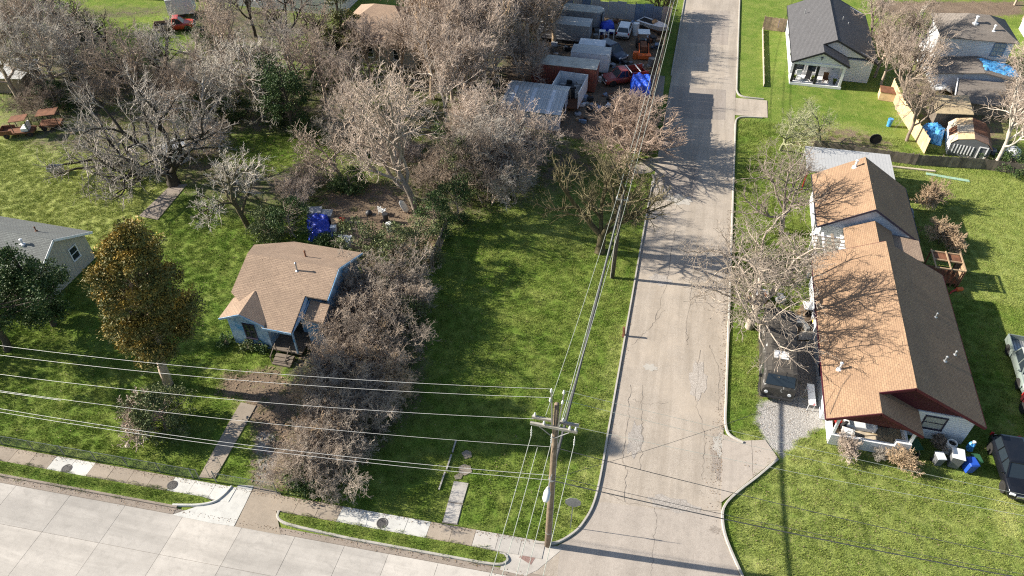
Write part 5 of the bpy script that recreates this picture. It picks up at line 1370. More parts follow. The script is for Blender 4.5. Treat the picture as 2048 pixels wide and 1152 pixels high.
# ---------------------------------------------------------------- vehicles (local: nose towards -y, x across)
def ring(w, zl, zh, y, tum=.9):
    return [(-w*.9,y,zl),(-w,y,zl+.18),(-w,y,zl+(zh-zl)*.62),(-w*.97,y,zh-.06),(-w*tum,y,zh),(w*tum,y,zh),(w*.97,y,zh-.06),(w,y,zl+(zh-zl)*.62),(w,y,zl+.18),(w*.9,y,zl)]
def wheels(t, W_, ys, r=.34, rimmat='rim'):
    for y in ys:
        for sgn in (-1, 1):
            x = sgn*(W_-.1)
            m = MB(); m.lathe([(r*.6,-.1),(r*.92,-.11),(r,-.06),(r,.06),(r*.92,.11),(r*.6,.1)], (x,y,r), 18, 'x'); o = m.build('wheel', MT['rubber'], t, local=True, smooth=True)
            m = MB(); m.lathe([(r*.6,-.09),(r*.55,.0),(r*.6,.09)], (x,y,r), 14, 'x')
            for k in range(5):
                a = k*1.2566; m.cbox((x+sgn*.09, y+.3*r*math.cos(a), r+.3*r*math.sin(a)), (.02,.5*r,.12*r), 0, rx=a)
            m.build('rim', MT[rimmat], o, local=True)
def cabin(t, paint_, y0, y1, y2, y3, zb, zt, wb, wt, glassmat='glass', pillars=(), roofmat=None):
    """y0..y3: windscreen base, roof front, roof rear, rear glass base"""
    m = MB()
    rings = [[(-wb,y0,zb),(wb,y0,zb),(wb,y3,zb),(-wb,y3,zb)],[(-wt,y1,zt),(wt,y1,zt),(wt,y2,zt),(-wt,y2,zt)]]
    m.loft(rings); m.build('windows', MT[glassmat], t, local=True)
    m = MB(); e = .03
    m.loft([[(-wt-e,y1-.06,zt-.02),(wt+e,y1-.06,zt-.02),(wt+e,y2+.06,zt-.02),(-wt-e,y2+.06,zt-.02)],[(-wt-e,y1-.05,zt+.02),(wt+e,y1-.05,zt+.02),(wt+e,y2+.05,zt+.02),(-wt-e,y2+.05,zt+.02)],[(-wt*.85,y1+.1,zt+.06),(wt*.85,y1+.1,zt+.06),(wt*.85,y2-.1,zt+.06),(-wt*.85,y2-.1,zt+.06)]])
    m.build('roof', roofmat or paint_, t, local=True, smooth=False)
    for s_ in (-1, 1):
        MB().bar((s_*wb,y0,zb),(s_*wt,y1,zt),.08,.07).build('pillar', paint_, t, local=True); MB().bar((s_*wb,y3,zb),(s_*wt,y2,zt),.12,.07).build('pillar', paint_, t, local=True)
        for yb, yt in pillars: MB().bar((s_*(wb+.005),yb,zb),(s_*(wt+.005),yt,zt),.05,.09).build('pillar', paint_, t, local=True)
def lights(t, W_, yf, yr, zf, zr_, w=.34):
    for s_ in (-1, 1):
        m = MB(); m.cbox((s_*(W_-.26),yf-.005,zf),(w,.1,.17), s_*.25); m.build('headlight', MT['lamp_glass'], t, local=True, bev=.02)
        m = MB(); m.cbox((s_*(W_-.12),yr+.0,zr_),(.2,.08,.3)); m.build('taillight', MT['lamp_red'], t, local=True, bev=.02)
def mirrors(t, paint_, W_, y, z):
    for s_ in (-1, 1):
        m = MB(); m.cbox((s_*(W_+.1),y,z),(.2,.1,.14)); m.build('mirror', paint_, t, local=True, bev=.03)
def arches(t, W_, ys, r=.42):
    for y in ys:
        for s_ in (-1, 1): MB().lathe([(r,-.01),(r,.01)], (s_*(W_-.005),y,.36), 16, 'x').build('wheel_arch', MT['dark'], t, local=True)

def suv(name, label, loc, rz, paint_, L=4.6, W_=.93, zt=1.62, hood=1.15, grille=True, group=None, tail=.25):
    t = thing(name, label, 'car', loc, rz, group)
    f, b = -L/2, L/2; zs = .98
    m = MB()
    m.loft([ring(W_*.72,.42,.66,f),ring(W_*.9,.3,.8,f+.1),ring(W_*.97,.26,.88,f+.4),ring(W_,.25,.97,f+hood),ring(W_,.25,zs,f+hood+.3),ring(W_,.25,zs+.04,b-.5),ring(W_*.97,.3,zs+.03,b-.12),ring(W_*.9,.42,.9,b)])
    m.build('body', paint_, t, local=True, smooth=True, bev=0)
    m = MB(); m.loft([[(-W_*.7,f+.12,.815),(W_*.7,f+.12,.815),(W_*.7,f+.12,.825),(-W_*.7,f+.12,.825)],[(-W_*.8,f+hood-.02,.985),(W_*.8,f+hood-.02,.985),(W_*.8,f+hood-.02,1.0),(-W_*.8,f+hood-.02,1.0)]]); m.build('bonnet', paint_, t, local=True)
    cabin(t, paint_, f+hood-.05, f+hood+.75, b-.6, b-tail, zs-.02, zt, W_*.9, W_*.72, pillars=((f+hood+1.05,f+hood+1.1),(f+hood+2.0,f+hood+1.95)))
    arches(t, W_, (f+.85,b-.85)); wheels(t, W_, (f+.85,b-.85))
    lights(t, W_, f+.1, b-.04, .74, .95)
    if grille:
        m = MB(); m.cbox((0,f+.015,.62),(.85,.08,.2)); m.build('grille', MT['chrome'], t, local=True, bev=.03)
    m = MB(); m.cbox((0,f+.03,.42),(1.3,.1,.16)); m.build('bumper', MT['bin_black'], t, local=True, bev=.03); m = MB(); m.cbox((0,b-.02,.5),(1.5,.1,.18)); m.build('bumper', MT['bin_black'], t, local=True, bev=.03)
    m = MB(); m.cbox((0,b+.03,.72),(.5,.02,.13)); m.build('number_plate', MT['white'], t, local=True)
    mirrors(t, paint_, W_, f+hood+.25, 1.03)
    return t

def pickup(name, label, loc, rz, paint_, L=5.3, W_=.95, hood=1.25, cab=2.0, zt=1.72, side=None, roofmat=None, stake=False, liner='dark', group=None, cap=False):
    t = thing(name, label, 'pickup truck', loc, rz, group)
    f, b = -L/2, L/2; zs = 1.02; yc = f + hood + cab
    m = MB()
    m.loft([ring(W_*.86,.4,.78,f),ring(W_*.96,.32,.9,f+.12),ring(W_,.3,.97,f+.5),ring(W_,.3,zs,f+hood),ring(W_,.3,zs,yc)])
    m.build('body', paint_, t, local=True, smooth=True)
    m = MB(); m.loft([[(-W_*.74,f+.15,.915),(W_*.74,f+.15,.915),(W_*.74,f+.15,.93),(-W_*.74,f+.15,.93)],[(-W_*.82,f+hood-.05,1.03),(W_*.82,f+hood-.05,1.03),(W_*.82,f+hood-.05,1.045),(-W_*.82,f+hood-.05,1.045)]]); m.build('bonnet', roofmat or paint_, t, local=True)
    cabin(t, paint_, f+hood-.02, f+hood+.6, yc-.22, yc-.04, zs-.02, zt, W_*.9, W_*.74, pillars=((f+hood+1.0,f+hood+1.0),), roofmat=roofmat)
    m = MB(); bp = side or paint_
    m.box(-W_,yc+.03,.35,-W_+.09,b,1.06); m.box(W_-.09,yc+.03,.35,W_,b,1.06); m.box(-W_+.09,yc+.03,.35,W_-.09,yc+.1,1.04)
    m.build('bed_sides', bp, t, local=True, bev=.02)
    m = MB(); m.box(-W_+.09,yc+.1,.5,W_-.09,b-.06,.6); m.build('bed_floor', MT[liner], t, local=True)
    for k in range(7):
        x = -W_+.2 + k*.24; m = MB(); m.box(x,yc+.1,.602,x+.1,b-.07,.625); m.build('bed_rib', MT['rim'] if liner == 'galv' else MT[liner], t, local=True)
    m = MB(); m.box(-W_+.02,b-.055,.45,W_-.02,b+.01,1.05); m.build('tailgate', bp, t, local=True, bev=.02)
    if stake:
        m = MB()
        for s_ in (-1,1):
            m.box(s_*W_-.03,yc+.2,1.07,s_*W_+.03,b-.1,1.55)
        m.build('stake_sides', paint_, t, local=True)
        for y in (yc+.15, yc+1.3):
            m = MB(); m.box(-W_-.05,y-.05,1.56,W_+.05,y+.05,1.63); m.build('rack_bar', MT['white'], t, local=True)
    arches(t, W_, (f+.9,b-1.1), .44); wheels(t, W_, (f+.9,b-1.1), .37)
    lights(t, W_, f+.06, b-.02, .78, .85)
    m = MB(); m.cbox((0,f+.01,.72),(1.0,.08,.25)); m.build('grille', MT['bin_black'], t, local=True, bev=.02)
    m = MB(); m.cbox((0,f-.05,.48),(1.75,.14,.18)); m.build('bumper', MT['chrome'], t, local=True, bev=.03); m = MB(); m.cbox((0,b+.1,.5),(1.75,.14,.16)); m.build('bumper', MT['chrome'], t, local=True, bev=.03)
    mirrors(t, paint_, W_, f+hood+.25, 1.1)
    return t

suv('car', 'glossy black car with chrome grille parked on the shaded grass by the dry patch', (25.55,34.55,0), R(2), MT['black_paint'], 4.75, .95, 1.6, 1.25)
pickup('pickup_truck', 'silver and grey-green pickup parked with empty bed on the shaded grass', (28.85,44.45,0), R(-2), MT['green_grey_paint'], 5.5, .96, 1.3, 2.3, 1.75, roofmat=MT['silver_paint'], liner='galv')
suv('car', 'dark maroon car with bright wheels parked ahead of the silver pickup', (28.6,38.9,0), R(4), MT['maroon_paint'], 4.6, .92, 1.5, 1.2)
suv('car', 'white compact car parked nose-in against the blue junkyard fence panels', (-7.85,97.2,0), R(178), MT['white_car'], 4.3, .9, 1.55, 1.0, False)
suv('car', 'dark blue off-road car with missing bumper beside the white box trailers', (-8.6,90.0,0), R(52), MT['blue_car'], 4.5, .92, 1.75, 1.2)
pickup('pickup_truck', 'faded red pickup with high stake sides and white rack bars in the junkyard', (-6.15,83.6,0), R(-62), MT['red_car'], 5.4, .98, 1.35, 1.6, 1.75, stake=True)
pickup('pickup_truck', 'bright red pickup with wooden bed rails in front of the white box trailer', (-67.6,84.3,0), R(118), MT['red_bright'], 5.2, .95, 1.3, 1.5, 1.72, side=MT['cardboard'])

# old black van
V_ = thing('van', 'old black step van with flaking paint parked between the gnarled tree and house', 'van', (10.62,40.75,0), R(-1))
L2, w = 3.75, 1.17
m = MB()
def vr(y, z0, z1, k=1.0): return [(-w*k,y,z0),(-w*k,y,z1-.28),(-w*.9*k,y,z1-.08),(-w*.66*k,y,z1),(w*.66*k,y,z1),(w*.9*k,y,z1-.08),(w*k,y,z1-.28),(w*k,y,z0)]
m.loft([vr(-L2,.4,1.45,.94),vr(-L2+.12,.34,1.62),vr(-L2+.65,.32,2.35),vr(-L2+1.0,.32,2.42),vr(L2-.6,.32,2.42),vr(L2-.05,.34,2.3,.98),vr(L2,.45,2.2,.95)])
m.build('body', MT['van_black'], V_, local=True)
m = MB(); m.loft([[(-w*.88,-L2+.75,2.385),(w*.88,-L2+.75,2.385),(w*.88,L2-.4,2.385),(-w*.88,L2-.4,2.385)],[(-w*.62,-L2+.8,2.455),(w*.62,-L2+.8,2.455),(w*.62,L2-.5,2.455),(-w*.62,L2-.5,2.455)]]); m.build('roof', MT['van_roof'], V_, local=True)
for k in range(9):
    y = -.4 + k*.33; m = MB(); m.box(-.66,y,2.457,.62,y+.05,2.49); m.build('roof_rib', MT['van_roof'], V_, local=True)
m = MB(); m.cbox((-.05,-1.35,2.475),(1.0,.75,.05)); m.build('roof_hatch', MT['white'], V_, local=True)
m = MB(); m.face([(-w*.86,-L2+.13,1.66),(w*.86,-L2+.13,1.66),(w*.8,-L2+.6,2.27),(-w*.8,-L2+.6,2.27)]); 
m.M = Matrix.Translation((0,-.02,.012)); m.v = [(a,b-.02,c_+.015) for a,b,c_ in m.v]; m.build('windscreen', MT['glass'], V_, local=True)
m = MB(); m.cbox((0,-L2-.05,.55),(2.2,.14,.2)); m.build('bumper', MT['bin_black'], V_, local=True, bev=.03)
for s_ in (-1,1):
    m = MB(); m.lathe([(.13,-.03),(.13,.03)], (s_*.8,-L2-.01,1.0), 12, 'y'); m.build('headlight', MT['lamp_glass'], V_, local=True)
    m = MB(); m.box(s_*(w+.005)-.01,-L2+1.0,1.3,s_*(w+.005)+.01,-L2+1.9,1.95); m.build('side_window', MT['glass'], V_, local=True)
    m = MB(); m.cbox((s_*(w+.16),-L2+.8,1.7),(.22,.08,.3)); m.build('mirror', MT['bin_black'], V_, local=True)
arches(V_, w, (-L2+1.0, L2-1.4), .48); wheels(V_, w, (-L2+1.0, L2-1.4), .4, 'rust')

# utility cart with red canopy
Uc = thing('canopy_cart', 'open utility cart with faded red canopy at the edge of the left lawn', 'cart', (-68.2,56.0,0), R(-65))
m = MB(); m.slab([(-.7,-.8,1.95),(.7,-.8,1.95),(.75,.9,2.05),(-.75,.9,2.05)], .06); m.build('canopy', MT['rust'], Uc, local=True)
for a in (-.62,.62):
    for b in (-.7,.8):
        m = MB(); m.cbox((a,b,1.3),(.06,.06,1.3)); m.build('post', MT['bin_black'], Uc, local=True)
m = MB(); m.box(-.7,-2.2,.45,.7,1.2,.62); m.box(-.7,-2.2,.62,-.64,-.9,.95); m.box(.64,-2.2,.62,.7,-.9,.95); m.box(-.64,-2.2,.62,.64,-2.14,.95); m.build('body', MT['rust'], Uc, local=True)
m = MB(); m.box(-.55,0,.63,.55,.6,.95); m.box(-.55,.6,.63,.55,.75,1.4); m.build('seat', MT['plastic_white'], Uc, local=True)
wheels(Uc, .7, (-1.6,.8), .3, 'rust')
Ut = thing('canopy_cart', 'second red roofed cart standing behind the open utility cart', 'cart', (-66.2,58.0,0), R(-65))
m = MB(); m.slab([(-.8,-1.0,1.9),(.8,-1.0,1.9),(.8,1.0,1.95),(-.8,1.0,1.95)], .06); m.build('canopy', MT['rust'], Ut, local=True)
for a in (-.7,.7):
    for b in (-.9,.9):
        m = MB(); m.cbox((a,b,1.2),(.06,.06,1.4)); m.build('post', MT['bin_black'], Ut, local=True)
m = MB(); m.box(-.7,-1.1,.4,.7,1.1,.7); m.build('body', MT['rust'], Ut, local=True); wheels(Ut, .7, (-.7,.7), .3, 'rust')

# ---------------------------------------------------------------- junkyard and yard things
def box_trailer(name, label, x0, x1, y0, y1, z1, side, top, dome=0, z0=.5, rz=0, group=None, nose=0):
    cx, cy = (x0+x1)/2, (y0+y1)/2; hx, hy = (x1-x0)/2, (y1-y0)/2
    t = thing(name, label, 'trailer', (cx,cy,0), rz, group)
    m = MB()
    if nose:
        pts = [(-hx,-hy),(hx-nose,-hy)] + [(hx-nose+nose*math.sin(a*math.pi/10), -hy*math.cos(a*math.pi/10)) for a in range(1,10)] + [(hx-nose,hy),(-hx,hy)]
    else: pts = [(-hx,-hy),(hx,-hy),(hx,hy),(-hx,hy)]
    m.prism(pts, z0, z1); m.build('body', side, t, local=True, bev=.03)
    m = MB()
    if dome:
        rows_ = []
        for k in range(7):
            a = -1 + 2*k/6; rows_.append([(-hx-.02,a*(hy+.02),z1+dome*(1-a*a)+.003),(hx+.02,a*(hy+.02),z1+dome*(1-a*a)+.003)])
        for k in range(6): m.slab([rows_[k][0],rows_[k][1],rows_[k+1][1],rows_[k+1][0]], .03)
    else: m.prism([(p[0]*1.01,p[1]*1.01) for p in pts], z1+.003, z1+.05)
    m.build('roof', top, t, local=True)
    m = MB(); m.box(hx+.004,-hy+.1,z0+.1,hx+.02,-.02,z1-.15); m.build('door', side, t, local=True)
    m = MB(); m.box(hx+.004,.02,z0+.1,hx+.02,hy-.1,z1-.15); m.build('door', side, t, local=True)
    m = MB(); m.box(hx+.02,-.06,z0+.2,hx+.05,-.03,z1-.3); m.box(hx+.02,.03,z0+.2,hx+.05,.06,z1-.3); m.build('lock_bars', MT['galv'], t, local=True)
    for y in (-hy+.12, hy-.12):
        for k in (-.35,.35):
            m = MB(); m.lathe([(.2,-.1),(.34,-.1),(.36,0),(.34,.1),(.2,.1)], (k-hx*.1,y,.36), 14, 'y'); m.build('wheel', MT['rubber'], t, local=True)
    return t
box_trailer('box_trailer', 'long grey trailer with rounded nose beside the blue junkyard fence panels', -18.5, -11.0, 97.2, 99.6, 2.5, MT['trailer_grey'], MT['container_top'], nose=1.1)
box_trailer('box_trailer', 'ribbed grey metal storage trailer below the round-nosed trailer', -19.5, -12.0, 92.3, 94.9, 2.6, MT['trailer_grey'], MT['metal_pale'])
box_trailer('box_trailer', 'white box trailer with weathered roof in front of the dark blue off-road car', -13.0, -8.35, 84.3, 86.6, 2.75, MT['trailer_white'], MT['metal_pale'], .06)
box_trailer('box_trailer', 'narrow white box trailer squeezed behind the weathered-roof white trailer', -12.6, -9.4, 87.6, 89.4, 2.3, MT['trailer_white'], MT['trailer_white'])
box_trailer('shipping_container', 'long faded red storage container with chalky white roof', -16.9, -9.2, 79.8, 82.4, 2.95, MT['container_red'], MT['container_top'], 0, .12)
box_trailer('box_trailer', 'white box trailer parked behind the bright red pickup', -71.2, -67.8, 88.0, 90.6, 2.5, MT['trailer_white'], MT['white'], 0, .45, R(25))
# open-topped box full of scrap
Ob = thing('scrap_bin', 'open-topped white box body full of scrap beside the faded red container', 'scrap bin', (-11.9,77.2,0), R(-4))
m = MB(); m.box(-1.7,-2.3,.4,1.7,2.3,.5); m.build('floor', MT['rust'], Ob, local=True)
for q in ((-1.7,-2.3,-1.62,2.3),(1.62,-2.3,1.7,2.3),(-1.62,2.22,1.62,2.3)):
    m = MB(); m.box(q[0],q[1],.5,q[2],q[3],2.5); m.build('side_panel', MT['trailer_white'], Ob, local=True)
jr = random.Random(31)
for k in range(16):
    x, y, z = -11.9+jr.uniform(-1.2,1.2), 77.2+jr.uniform(-1.9,1.9), .5
    m = MB(); h = jr.uniform(.5,1.5)
    m.cbox((0,0,h/2),(jr.uniform(.3,.8),jr.uniform(.3,.8),h), jr.uniform(0,3), rx=jr.uniform(-.3,.3))
    o = m.build('scrap_piece', MT[jr.choice(['dark','bin_black','plank_grey','rust','galv','bin_black'])]); o.location = (x,y,z+.02)
    tag(o, 'dark scrap piece lying in the open-topped white box body', 'scrap', 'scrap in the open box')
# metal roofed shed
Ws = thing('metal_shed', 'white walled shed with sagging galvanised ribbed roof beside the vacant lot scrub', 'shed', (-14.8,73,0))
N = 16
for k in range(N):
    a = -18.4 + 6.9*k/N; b = -18.4 + 6.9*(k+1)/N - .015
    MB().slab([(a,70.0,2.15),(b,70.0,2.15),(b,74.4,2.75),(a,74.4,2.75)], .05).build('roof_sheet', MT['trailer_white'] if k % 5 == 2 else MT['metal_roof'], Ws)
    MB().slab([(a,74.42,2.75),(b,74.42,2.75),(b,76.0,2.5),(a,76.0,2.5)], .05).build('roof_sheet', MT['metal_roof'], Ws)
m = MB(); m.box(-18.1,70.3,0,-11.7,75.8,2.12); m.extr([(-11.7,70.3,2.1),(-11.7,75.8,2.1),(-11.7,75.8,2.4),(-11.7,74.4,2.65)], (-.08,0,0)); m.build('wall', MT['roof_slate_blue'], Ws)
m = MB(); m.box(-11.695,71.2,0,-11.66,73.6,2.0); m.build('doorway', MT['dark'], Ws)
# tarp-covered load
rumple('tarp_load', 'bright blue tarp draped over a boxy load by the junkyard street fence', 'tarp', -3.95, 81.0, 2.5, 3.2, lambda a,b: 1.75 + .12*b + .1*math.sin(a*9+b*5) + .08*abs(math.sin(b*6-a*3)), MT['tarp_blue'], 9, 30, .07, .1, skirt=1.3)
# fence panels at the top of the yard
fmat = ['metal_blue','metal_pale','metal_blue','metal_blue','metal_pale','metal_pale','metal_blue','metal_pale','metal_pale','metal_pale']
Fp = thing('sheet_fence', 'blue and white sheet metal fence along the back of the junkyard', 'fence', (-10,102.2,0))
for k in range(14):
    x = -19.5 + k*1.24
    m = MB(); m.box(x,102.1,.05,x+1.22,102.16,2.2+.12*((k*7)%3)); m.build('panel', MT[fmat[(k*3) % 10]], Fp)
for k in range(8):
    x = -19.5 + k*2.48; m = MB(); m.box(x-.05,102.18,0,x+.05,102.28,2.5); m.build('post', MT['plank_grey'], Fp)
m = MB(); m.box(-19.5,102.17,2.05,-2.2,102.2,2.12); m.build('rail', MT['wire_dark'], Fp)
# street-side fence: boards with two tall screened stretches
Sf = thing('board_fence', 'tall screened junkyard fence of boards and posts along the street', 'fence', (-2.2,84,0))
y = 67.6; k = 0
while y < 102.0:
    h = 3.5 if y < 82.2 else (2.0 if y < 87.8 else 3.0)
    m = MB(); m.box(-2.24,y,.06,-2.19,y+.97,h - .06*((k*5) % 3 == 1)); m.build('board_panel', MT[['plank','plank_grey','metal_rust','plank'][(k*3) % 4]], Sf)
    if k % 3 == 0:
        m = MB(); m.box(-2.34,y-.05,0,-2.25,y+.04,h+.1); m.build('post', MT['plank_grey'], Sf)
    y += .98; k += 1
# boat, machine, drums, clutter
Bt = thing('boat', 'white motor boat on a trailer in the junkyard back corner', 'boat', (-4.4,99.4,0), R(60))
m = MB(); m.loft([[(-.05,-2.6,.75),(.05,-2.6,.75),(.08,-2.6,1.15),(-.08,-2.6,1.15)],[(-.45,-1.6,.5),(.45,-1.6,.5),(.75,-1.6,1.15),(-.75,-1.6,1.15)],[(-.6,0,.45),(.6,0,.45),(.95,0,1.1),(-.95,0,1.1)],[(-.6,2,.45),(.6,2,.45),(.95,2,1.05),(-.95,2,1.05)]]); m.build('hull', MT['plastic_white'], Bt, local=True)
m = MB(); m.box(-.6,.0,1.06,.6,1.8,1.1); m.build('cockpit', MT['dark'], Bt, local=True)
m = MB(); m.loft([[(-.6,-.5,1.1),(.6,-.5,1.1),(.6,.0,1.1),(-.6,.0,1.1)],[(-.5,-.1,1.5),(.5,-.1,1.5),(.5,.0,1.5),(-.5,.0,1.5)]]); m.build('windscreen', MT['glass'], Bt, local=True)
m = MB(); m.bar((-.5,-2.9,.35),(-.5,2,.35),.08); m.bar((.5,-2.9,.35),(.5,2,.35),.08); m.build('trailer_frame', MT['rust'], Bt, local=True); wheels(Bt, .9, (1.0,), .3, 'rust')
Tr = thing('tractor', 'rusty loader tractor with open cab by the junkyard street fence', 'tractor', (-4.9,92.6,0), R(10))
m = MB(); m.box(-.4,-1.6,.6,.4,.2,1.3); m.build('engine_cover', MT['rust'], Tr, local=True, bev=.05)
m = MB(); m.box(-.6,.2,.5,.6,1.5,.8); m.build('frame', MT['dark'], Tr, local=True)
m = MB(); m.box(-.3,.7,.8,.3,1.2,1.2); m.build('seat', MT['bin_black'], Tr, local=True)
m = MB(); m.slab([(-.75,.1,2.25),(.75,.1,2.25),(.75,1.6,2.25),(-.75,1.6,2.25)], .06); m.build('canopy', MT['plastic_white'], Tr, local=True)
for a in (-.68,.68):
    for b in (.2,1.5):
        m = MB(); m.cbox((a,b,1.5),(.06,.06,1.4)); m.build('post', MT['rust'], Tr, local=True)
m = MB(); m.cbox((0,-2.3,.35),(1.7,.7,.5)); m.bar((-.6,-2.1,.5),(-.6,-.4,1.2),.12); m.bar((.6,-2.1,.5),(.6,-.4,1.2),.12); m.build('bucket', MT['orange'], Tr, local=True)
wheels(Tr, .85, (1.1,), .6, 'rust'); wheels(Tr, .75, (-1.1,), .38, 'rust')
def drum(x, y, mat, lab, h=.9, r=.3, grp=None):
    t = thing('drum', lab, 'drum', (x,y,0), 0, grp)
    MB().lathe([(r,0),(r*1.03,.02),(r,.05),(r,h*.33),(r*1.03,h*.35),(r,h*.37),(r,h*.66),(r*1.03,h*.68),(r,h*.7),(r,h-.03),(r*1.03,h)], n=16).build('body', mat, t, local=True)
    MB().lathe([(r*.9,h+.002),(r*.88,h+.02)], n=16).build('lid', mat, t, local=True)
drum(-3.4,88.4,MT['bin_grey'],'dark grey upright drum beside the loader tractor',1.1,.42)
drum(-5.6,90.2,MT['orange'],'orange drum beside the rusty loader bucket',.9,.32)
drum(-6.4,97.4,MT['plastic_white'],'tall white tank drum beside the white compact car',1.6,.42)
drum(-9.0,82.9,MT['plastic_white'],'small white drum at the nose of the faded red pickup',.6,.25)
cl = random.Random(8)
mats_j = ['dark','bin_black','rust','galv','plank_grey','grey_cloth','bin_grey','trailer_white','cardboard','metal_blue']
def heap(cx, cy, n, rx, ry, label, grp, hmax=.9):
    for k in range(n):
        a, b = cl.uniform(-rx,rx), cl.uniform(-ry,ry)
        m = MB(); kind = cl.random(); s_ = cl.uniform(.35,1.0)
        if kind < .4: m.cbox((0,0,s_*.3),(s_,s_*cl.uniform(.4,1),s_*.6), cl.uniform(0,3))
        elif kind < .65: m.lathe([(.2*s_,0),(.4*s_,0),(.43*s_,.1),(.4*s_,.22),(.2*s_,.22)], n=12)
        elif kind < .85: m.blob((0,0,s_*.3),(s_*.5,s_*.4,s_*.5), cl, .25)
        else: m.bar((-s_,0,.05),(s_,.3,cl.uniform(.1,.7)),.08)
        o = m.build('junk_item', MT[cl.choice(mats_j)]); o.location = (cx+a, cy+b, 0)
        tag(o, label, 'junk', grp)
heap(-9.6,75.6,20,1.2,3.0,'dark junk item on the ground between the scrap box and the red pickup','junk by the scrap box')
heap(-10.8,96.0,12,1.0,1.2,'junk item beside the grey trailers','junk by the grey trailers')
heap(-17.5,88.5,14,2.2,1.6,'dark junk item heaped behind the faded red container','junk behind the container')
heap(-3.9,95.6,16,1.3,2.4,'rusty junk item between the boat and the loader tractor','junk by the street fence')
heap(-9.5,100.6,14,5.5,.7,'junk item along the foot of the blue and white sheet fence','junk along the sheet fence')
heap(-4.2,86.6,8,.9,1.6,'junk item along the fence below the loader tractor','junk below the tractor')
rumple('tarp', 'blue tarp bundle on the rack beside the grey storage trailers', 'tarp', -10.2, 97.3, 2.0, 2.0, lambda a,b: 1.5-.3*a*a-.3*b*b, MT['tarp_deep'], 12, 10, .1, .3, skirt=1.0)
for k, (x, y) in enumerate(((-10.6,95.0),(-9.4,95.3))):
    t = thing('metal_rack', 'small white metal rack beside the blue tarp bundle', 'rack', (x,y,0), 0, 'racks by the tarp bundle')
    for a in (-.35,.35):
        for b in (-.3,.3):
            m = MB(); m.cbox((a,b,.55),(.06,.06,1.1)); m.build('leg', MT['white'], t, local=True)
    m = MB(); m.box(-.4,-.35,1.1,.4,.35,1.16); m.build('top', MT['white'], t, local=True)

# ---------------------------------------------------------------- dirt yard behind the blue house
rumple('tarp', 'deep blue tarp over a heap behind the blue house', 'tarp', *W2(640,462), 2.2, 3.0, lambda a,b: .95-.35*a*a+.2*b+.12*math.sin(a*8)*math.sin(b*7+a*3), MT['tarp_deep'], 14, 26, .09, .5, skirt=.7)
def crate(px, py, s, mat, label, rz=0, cat='box', z=0, lidm=None):
    t = thing('crate', label, cat, (*W2(px,py), z), rz)
    MB().box(-s[0]/2,-s[1]/2,0,s[0]/2,s[1]/2,s[2]).build('body', mat, t, local=True, bev=.02)
    MB().box(-s[0]/2-.02,-s[1]/2-.02,s[2]+.002,s[0]/2+.02,s[1]/2+.02,s[2]+.06).build('lid', lidm or mat, t, local=True, bev=.01)
    return t
crate(632,436,(1.3,1.0,.9),MT['grey_cloth'],'grey covered crate at the top of the heap behind the blue tarp',.3)
crate(655,440,(1.1,1.0,.8),MT['galv'],'pale metal chest beside the grey covered crate',.2)
crate(672,452,(.7,.9,.6),MT['cardboard'],'brown cardboard box leaning by the orange tub',.5)
crate(668,462,(.5,.5,.5),MT['plastic_white'],'small white box below the cardboard box',.2)
crate(690,490,(1.2,1.0,.7),MT['trailer_white'],'white chest freezer at the back eave of the blue house',.1)
t = thing('tub', 'round orange tub beside the blue tarp heap', 'tub', (*W2(682,448),0)); MB().lathe([(.3,0),(.42,.45),(.38,.45),(.27,.06)], n=16).build('bowl', MT['orange'], t, local=True); MB().lathe([(.42,.45),(.45,.47),(.41,.49)], n=16).build('rim', MT['red'], t, local=True)
for k,(px,py) in enumerate(((700,445),(697,459))):
    t = thing('plank', ['weathered plank lying right of the orange tub, farther from the house','weathered plank lying right of the orange tub, nearer the house'][k], 'plank', (*W2(px,py),.02), .1)
    MB().box(-1.0,-.16,0,1.0,.16,.08).build('board', MT['plank_grey'], t, local=True)
    for e in (-.8,.8): MB().box(e-.06,-.15,.082,e+.06,.15,.13).build('cleat', MT['plank_grey'], t, local=True)
Gr = thing('barbecue', 'black kettle barbecue standing in the dirt yard', 'barbecue', (*W2(740,440),0))
MB().lathe([(.1,.5),(.28,.6),(.33,.78),(.33,.82),(.28,.98),(.1,1.08),(.03,1.12)], n=16).build('bowl', MT['bin_black'], Gr, local=True, smooth=True)
for a in (0,2.1,4.2): m = MB(); m.bar((.2*math.cos(a),.2*math.sin(a),.55),(.32*math.cos(a),.32*math.sin(a),0),.04); m.build('leg', MT['bin_black'], Gr, local=True)
m = MB(); m.box(.3,-.2,.7,.7,.2,.74); m.build('side_shelf', MT['plank_grey'], Gr, local=True)
Ch = thing('lawn_chair', 'white plastic lawn chair in the dirt yard beside the barbecue', 'chair', (*W2(765,428),0), 2.8)
m = MB(); m.cbox((0,0,.4),(.55,.5,.05)); m.build('seat', MT['plastic_white'], Ch, local=True)
for k in range(4): m = MB(); m.cbox((-.2+.13*k,.26,.72),(.07,.04,.6), rx=-.15); m.build('back_slat', MT['plastic_white'], Ch, local=True)
for a in (-.26,.26):
    for b in (-.22,.22): m = MB(); m.cbox((a,b,.2),(.05,.05,.4)); m.build('leg', MT['plastic_white'], Ch, local=True)
    m = MB(); m.cbox((a*1.1,.02,.62),(.06,.5,.04)); m.build('armrest', MT['plastic_white'], Ch, local=True)
def bin_(px, py, mat, lab, h=.9, r=.28, lid=True, tilt=0, name='trash_can'):
    t = thing(name, lab, 'trash can', (*W2(px,py),0)); t.rotation_euler = (tilt,0,0)
    MB().lathe([(r*.8,0),(r,h),(r*.93,h),(r*.76,.05)], n=16).build('body', mat, t, local=True)
    MB().lathe([(r*1.02,h-.06),(r*1.06,h-.03),(r*1.02,h)], n=16).build('rim', mat, t, local=True)
    return t
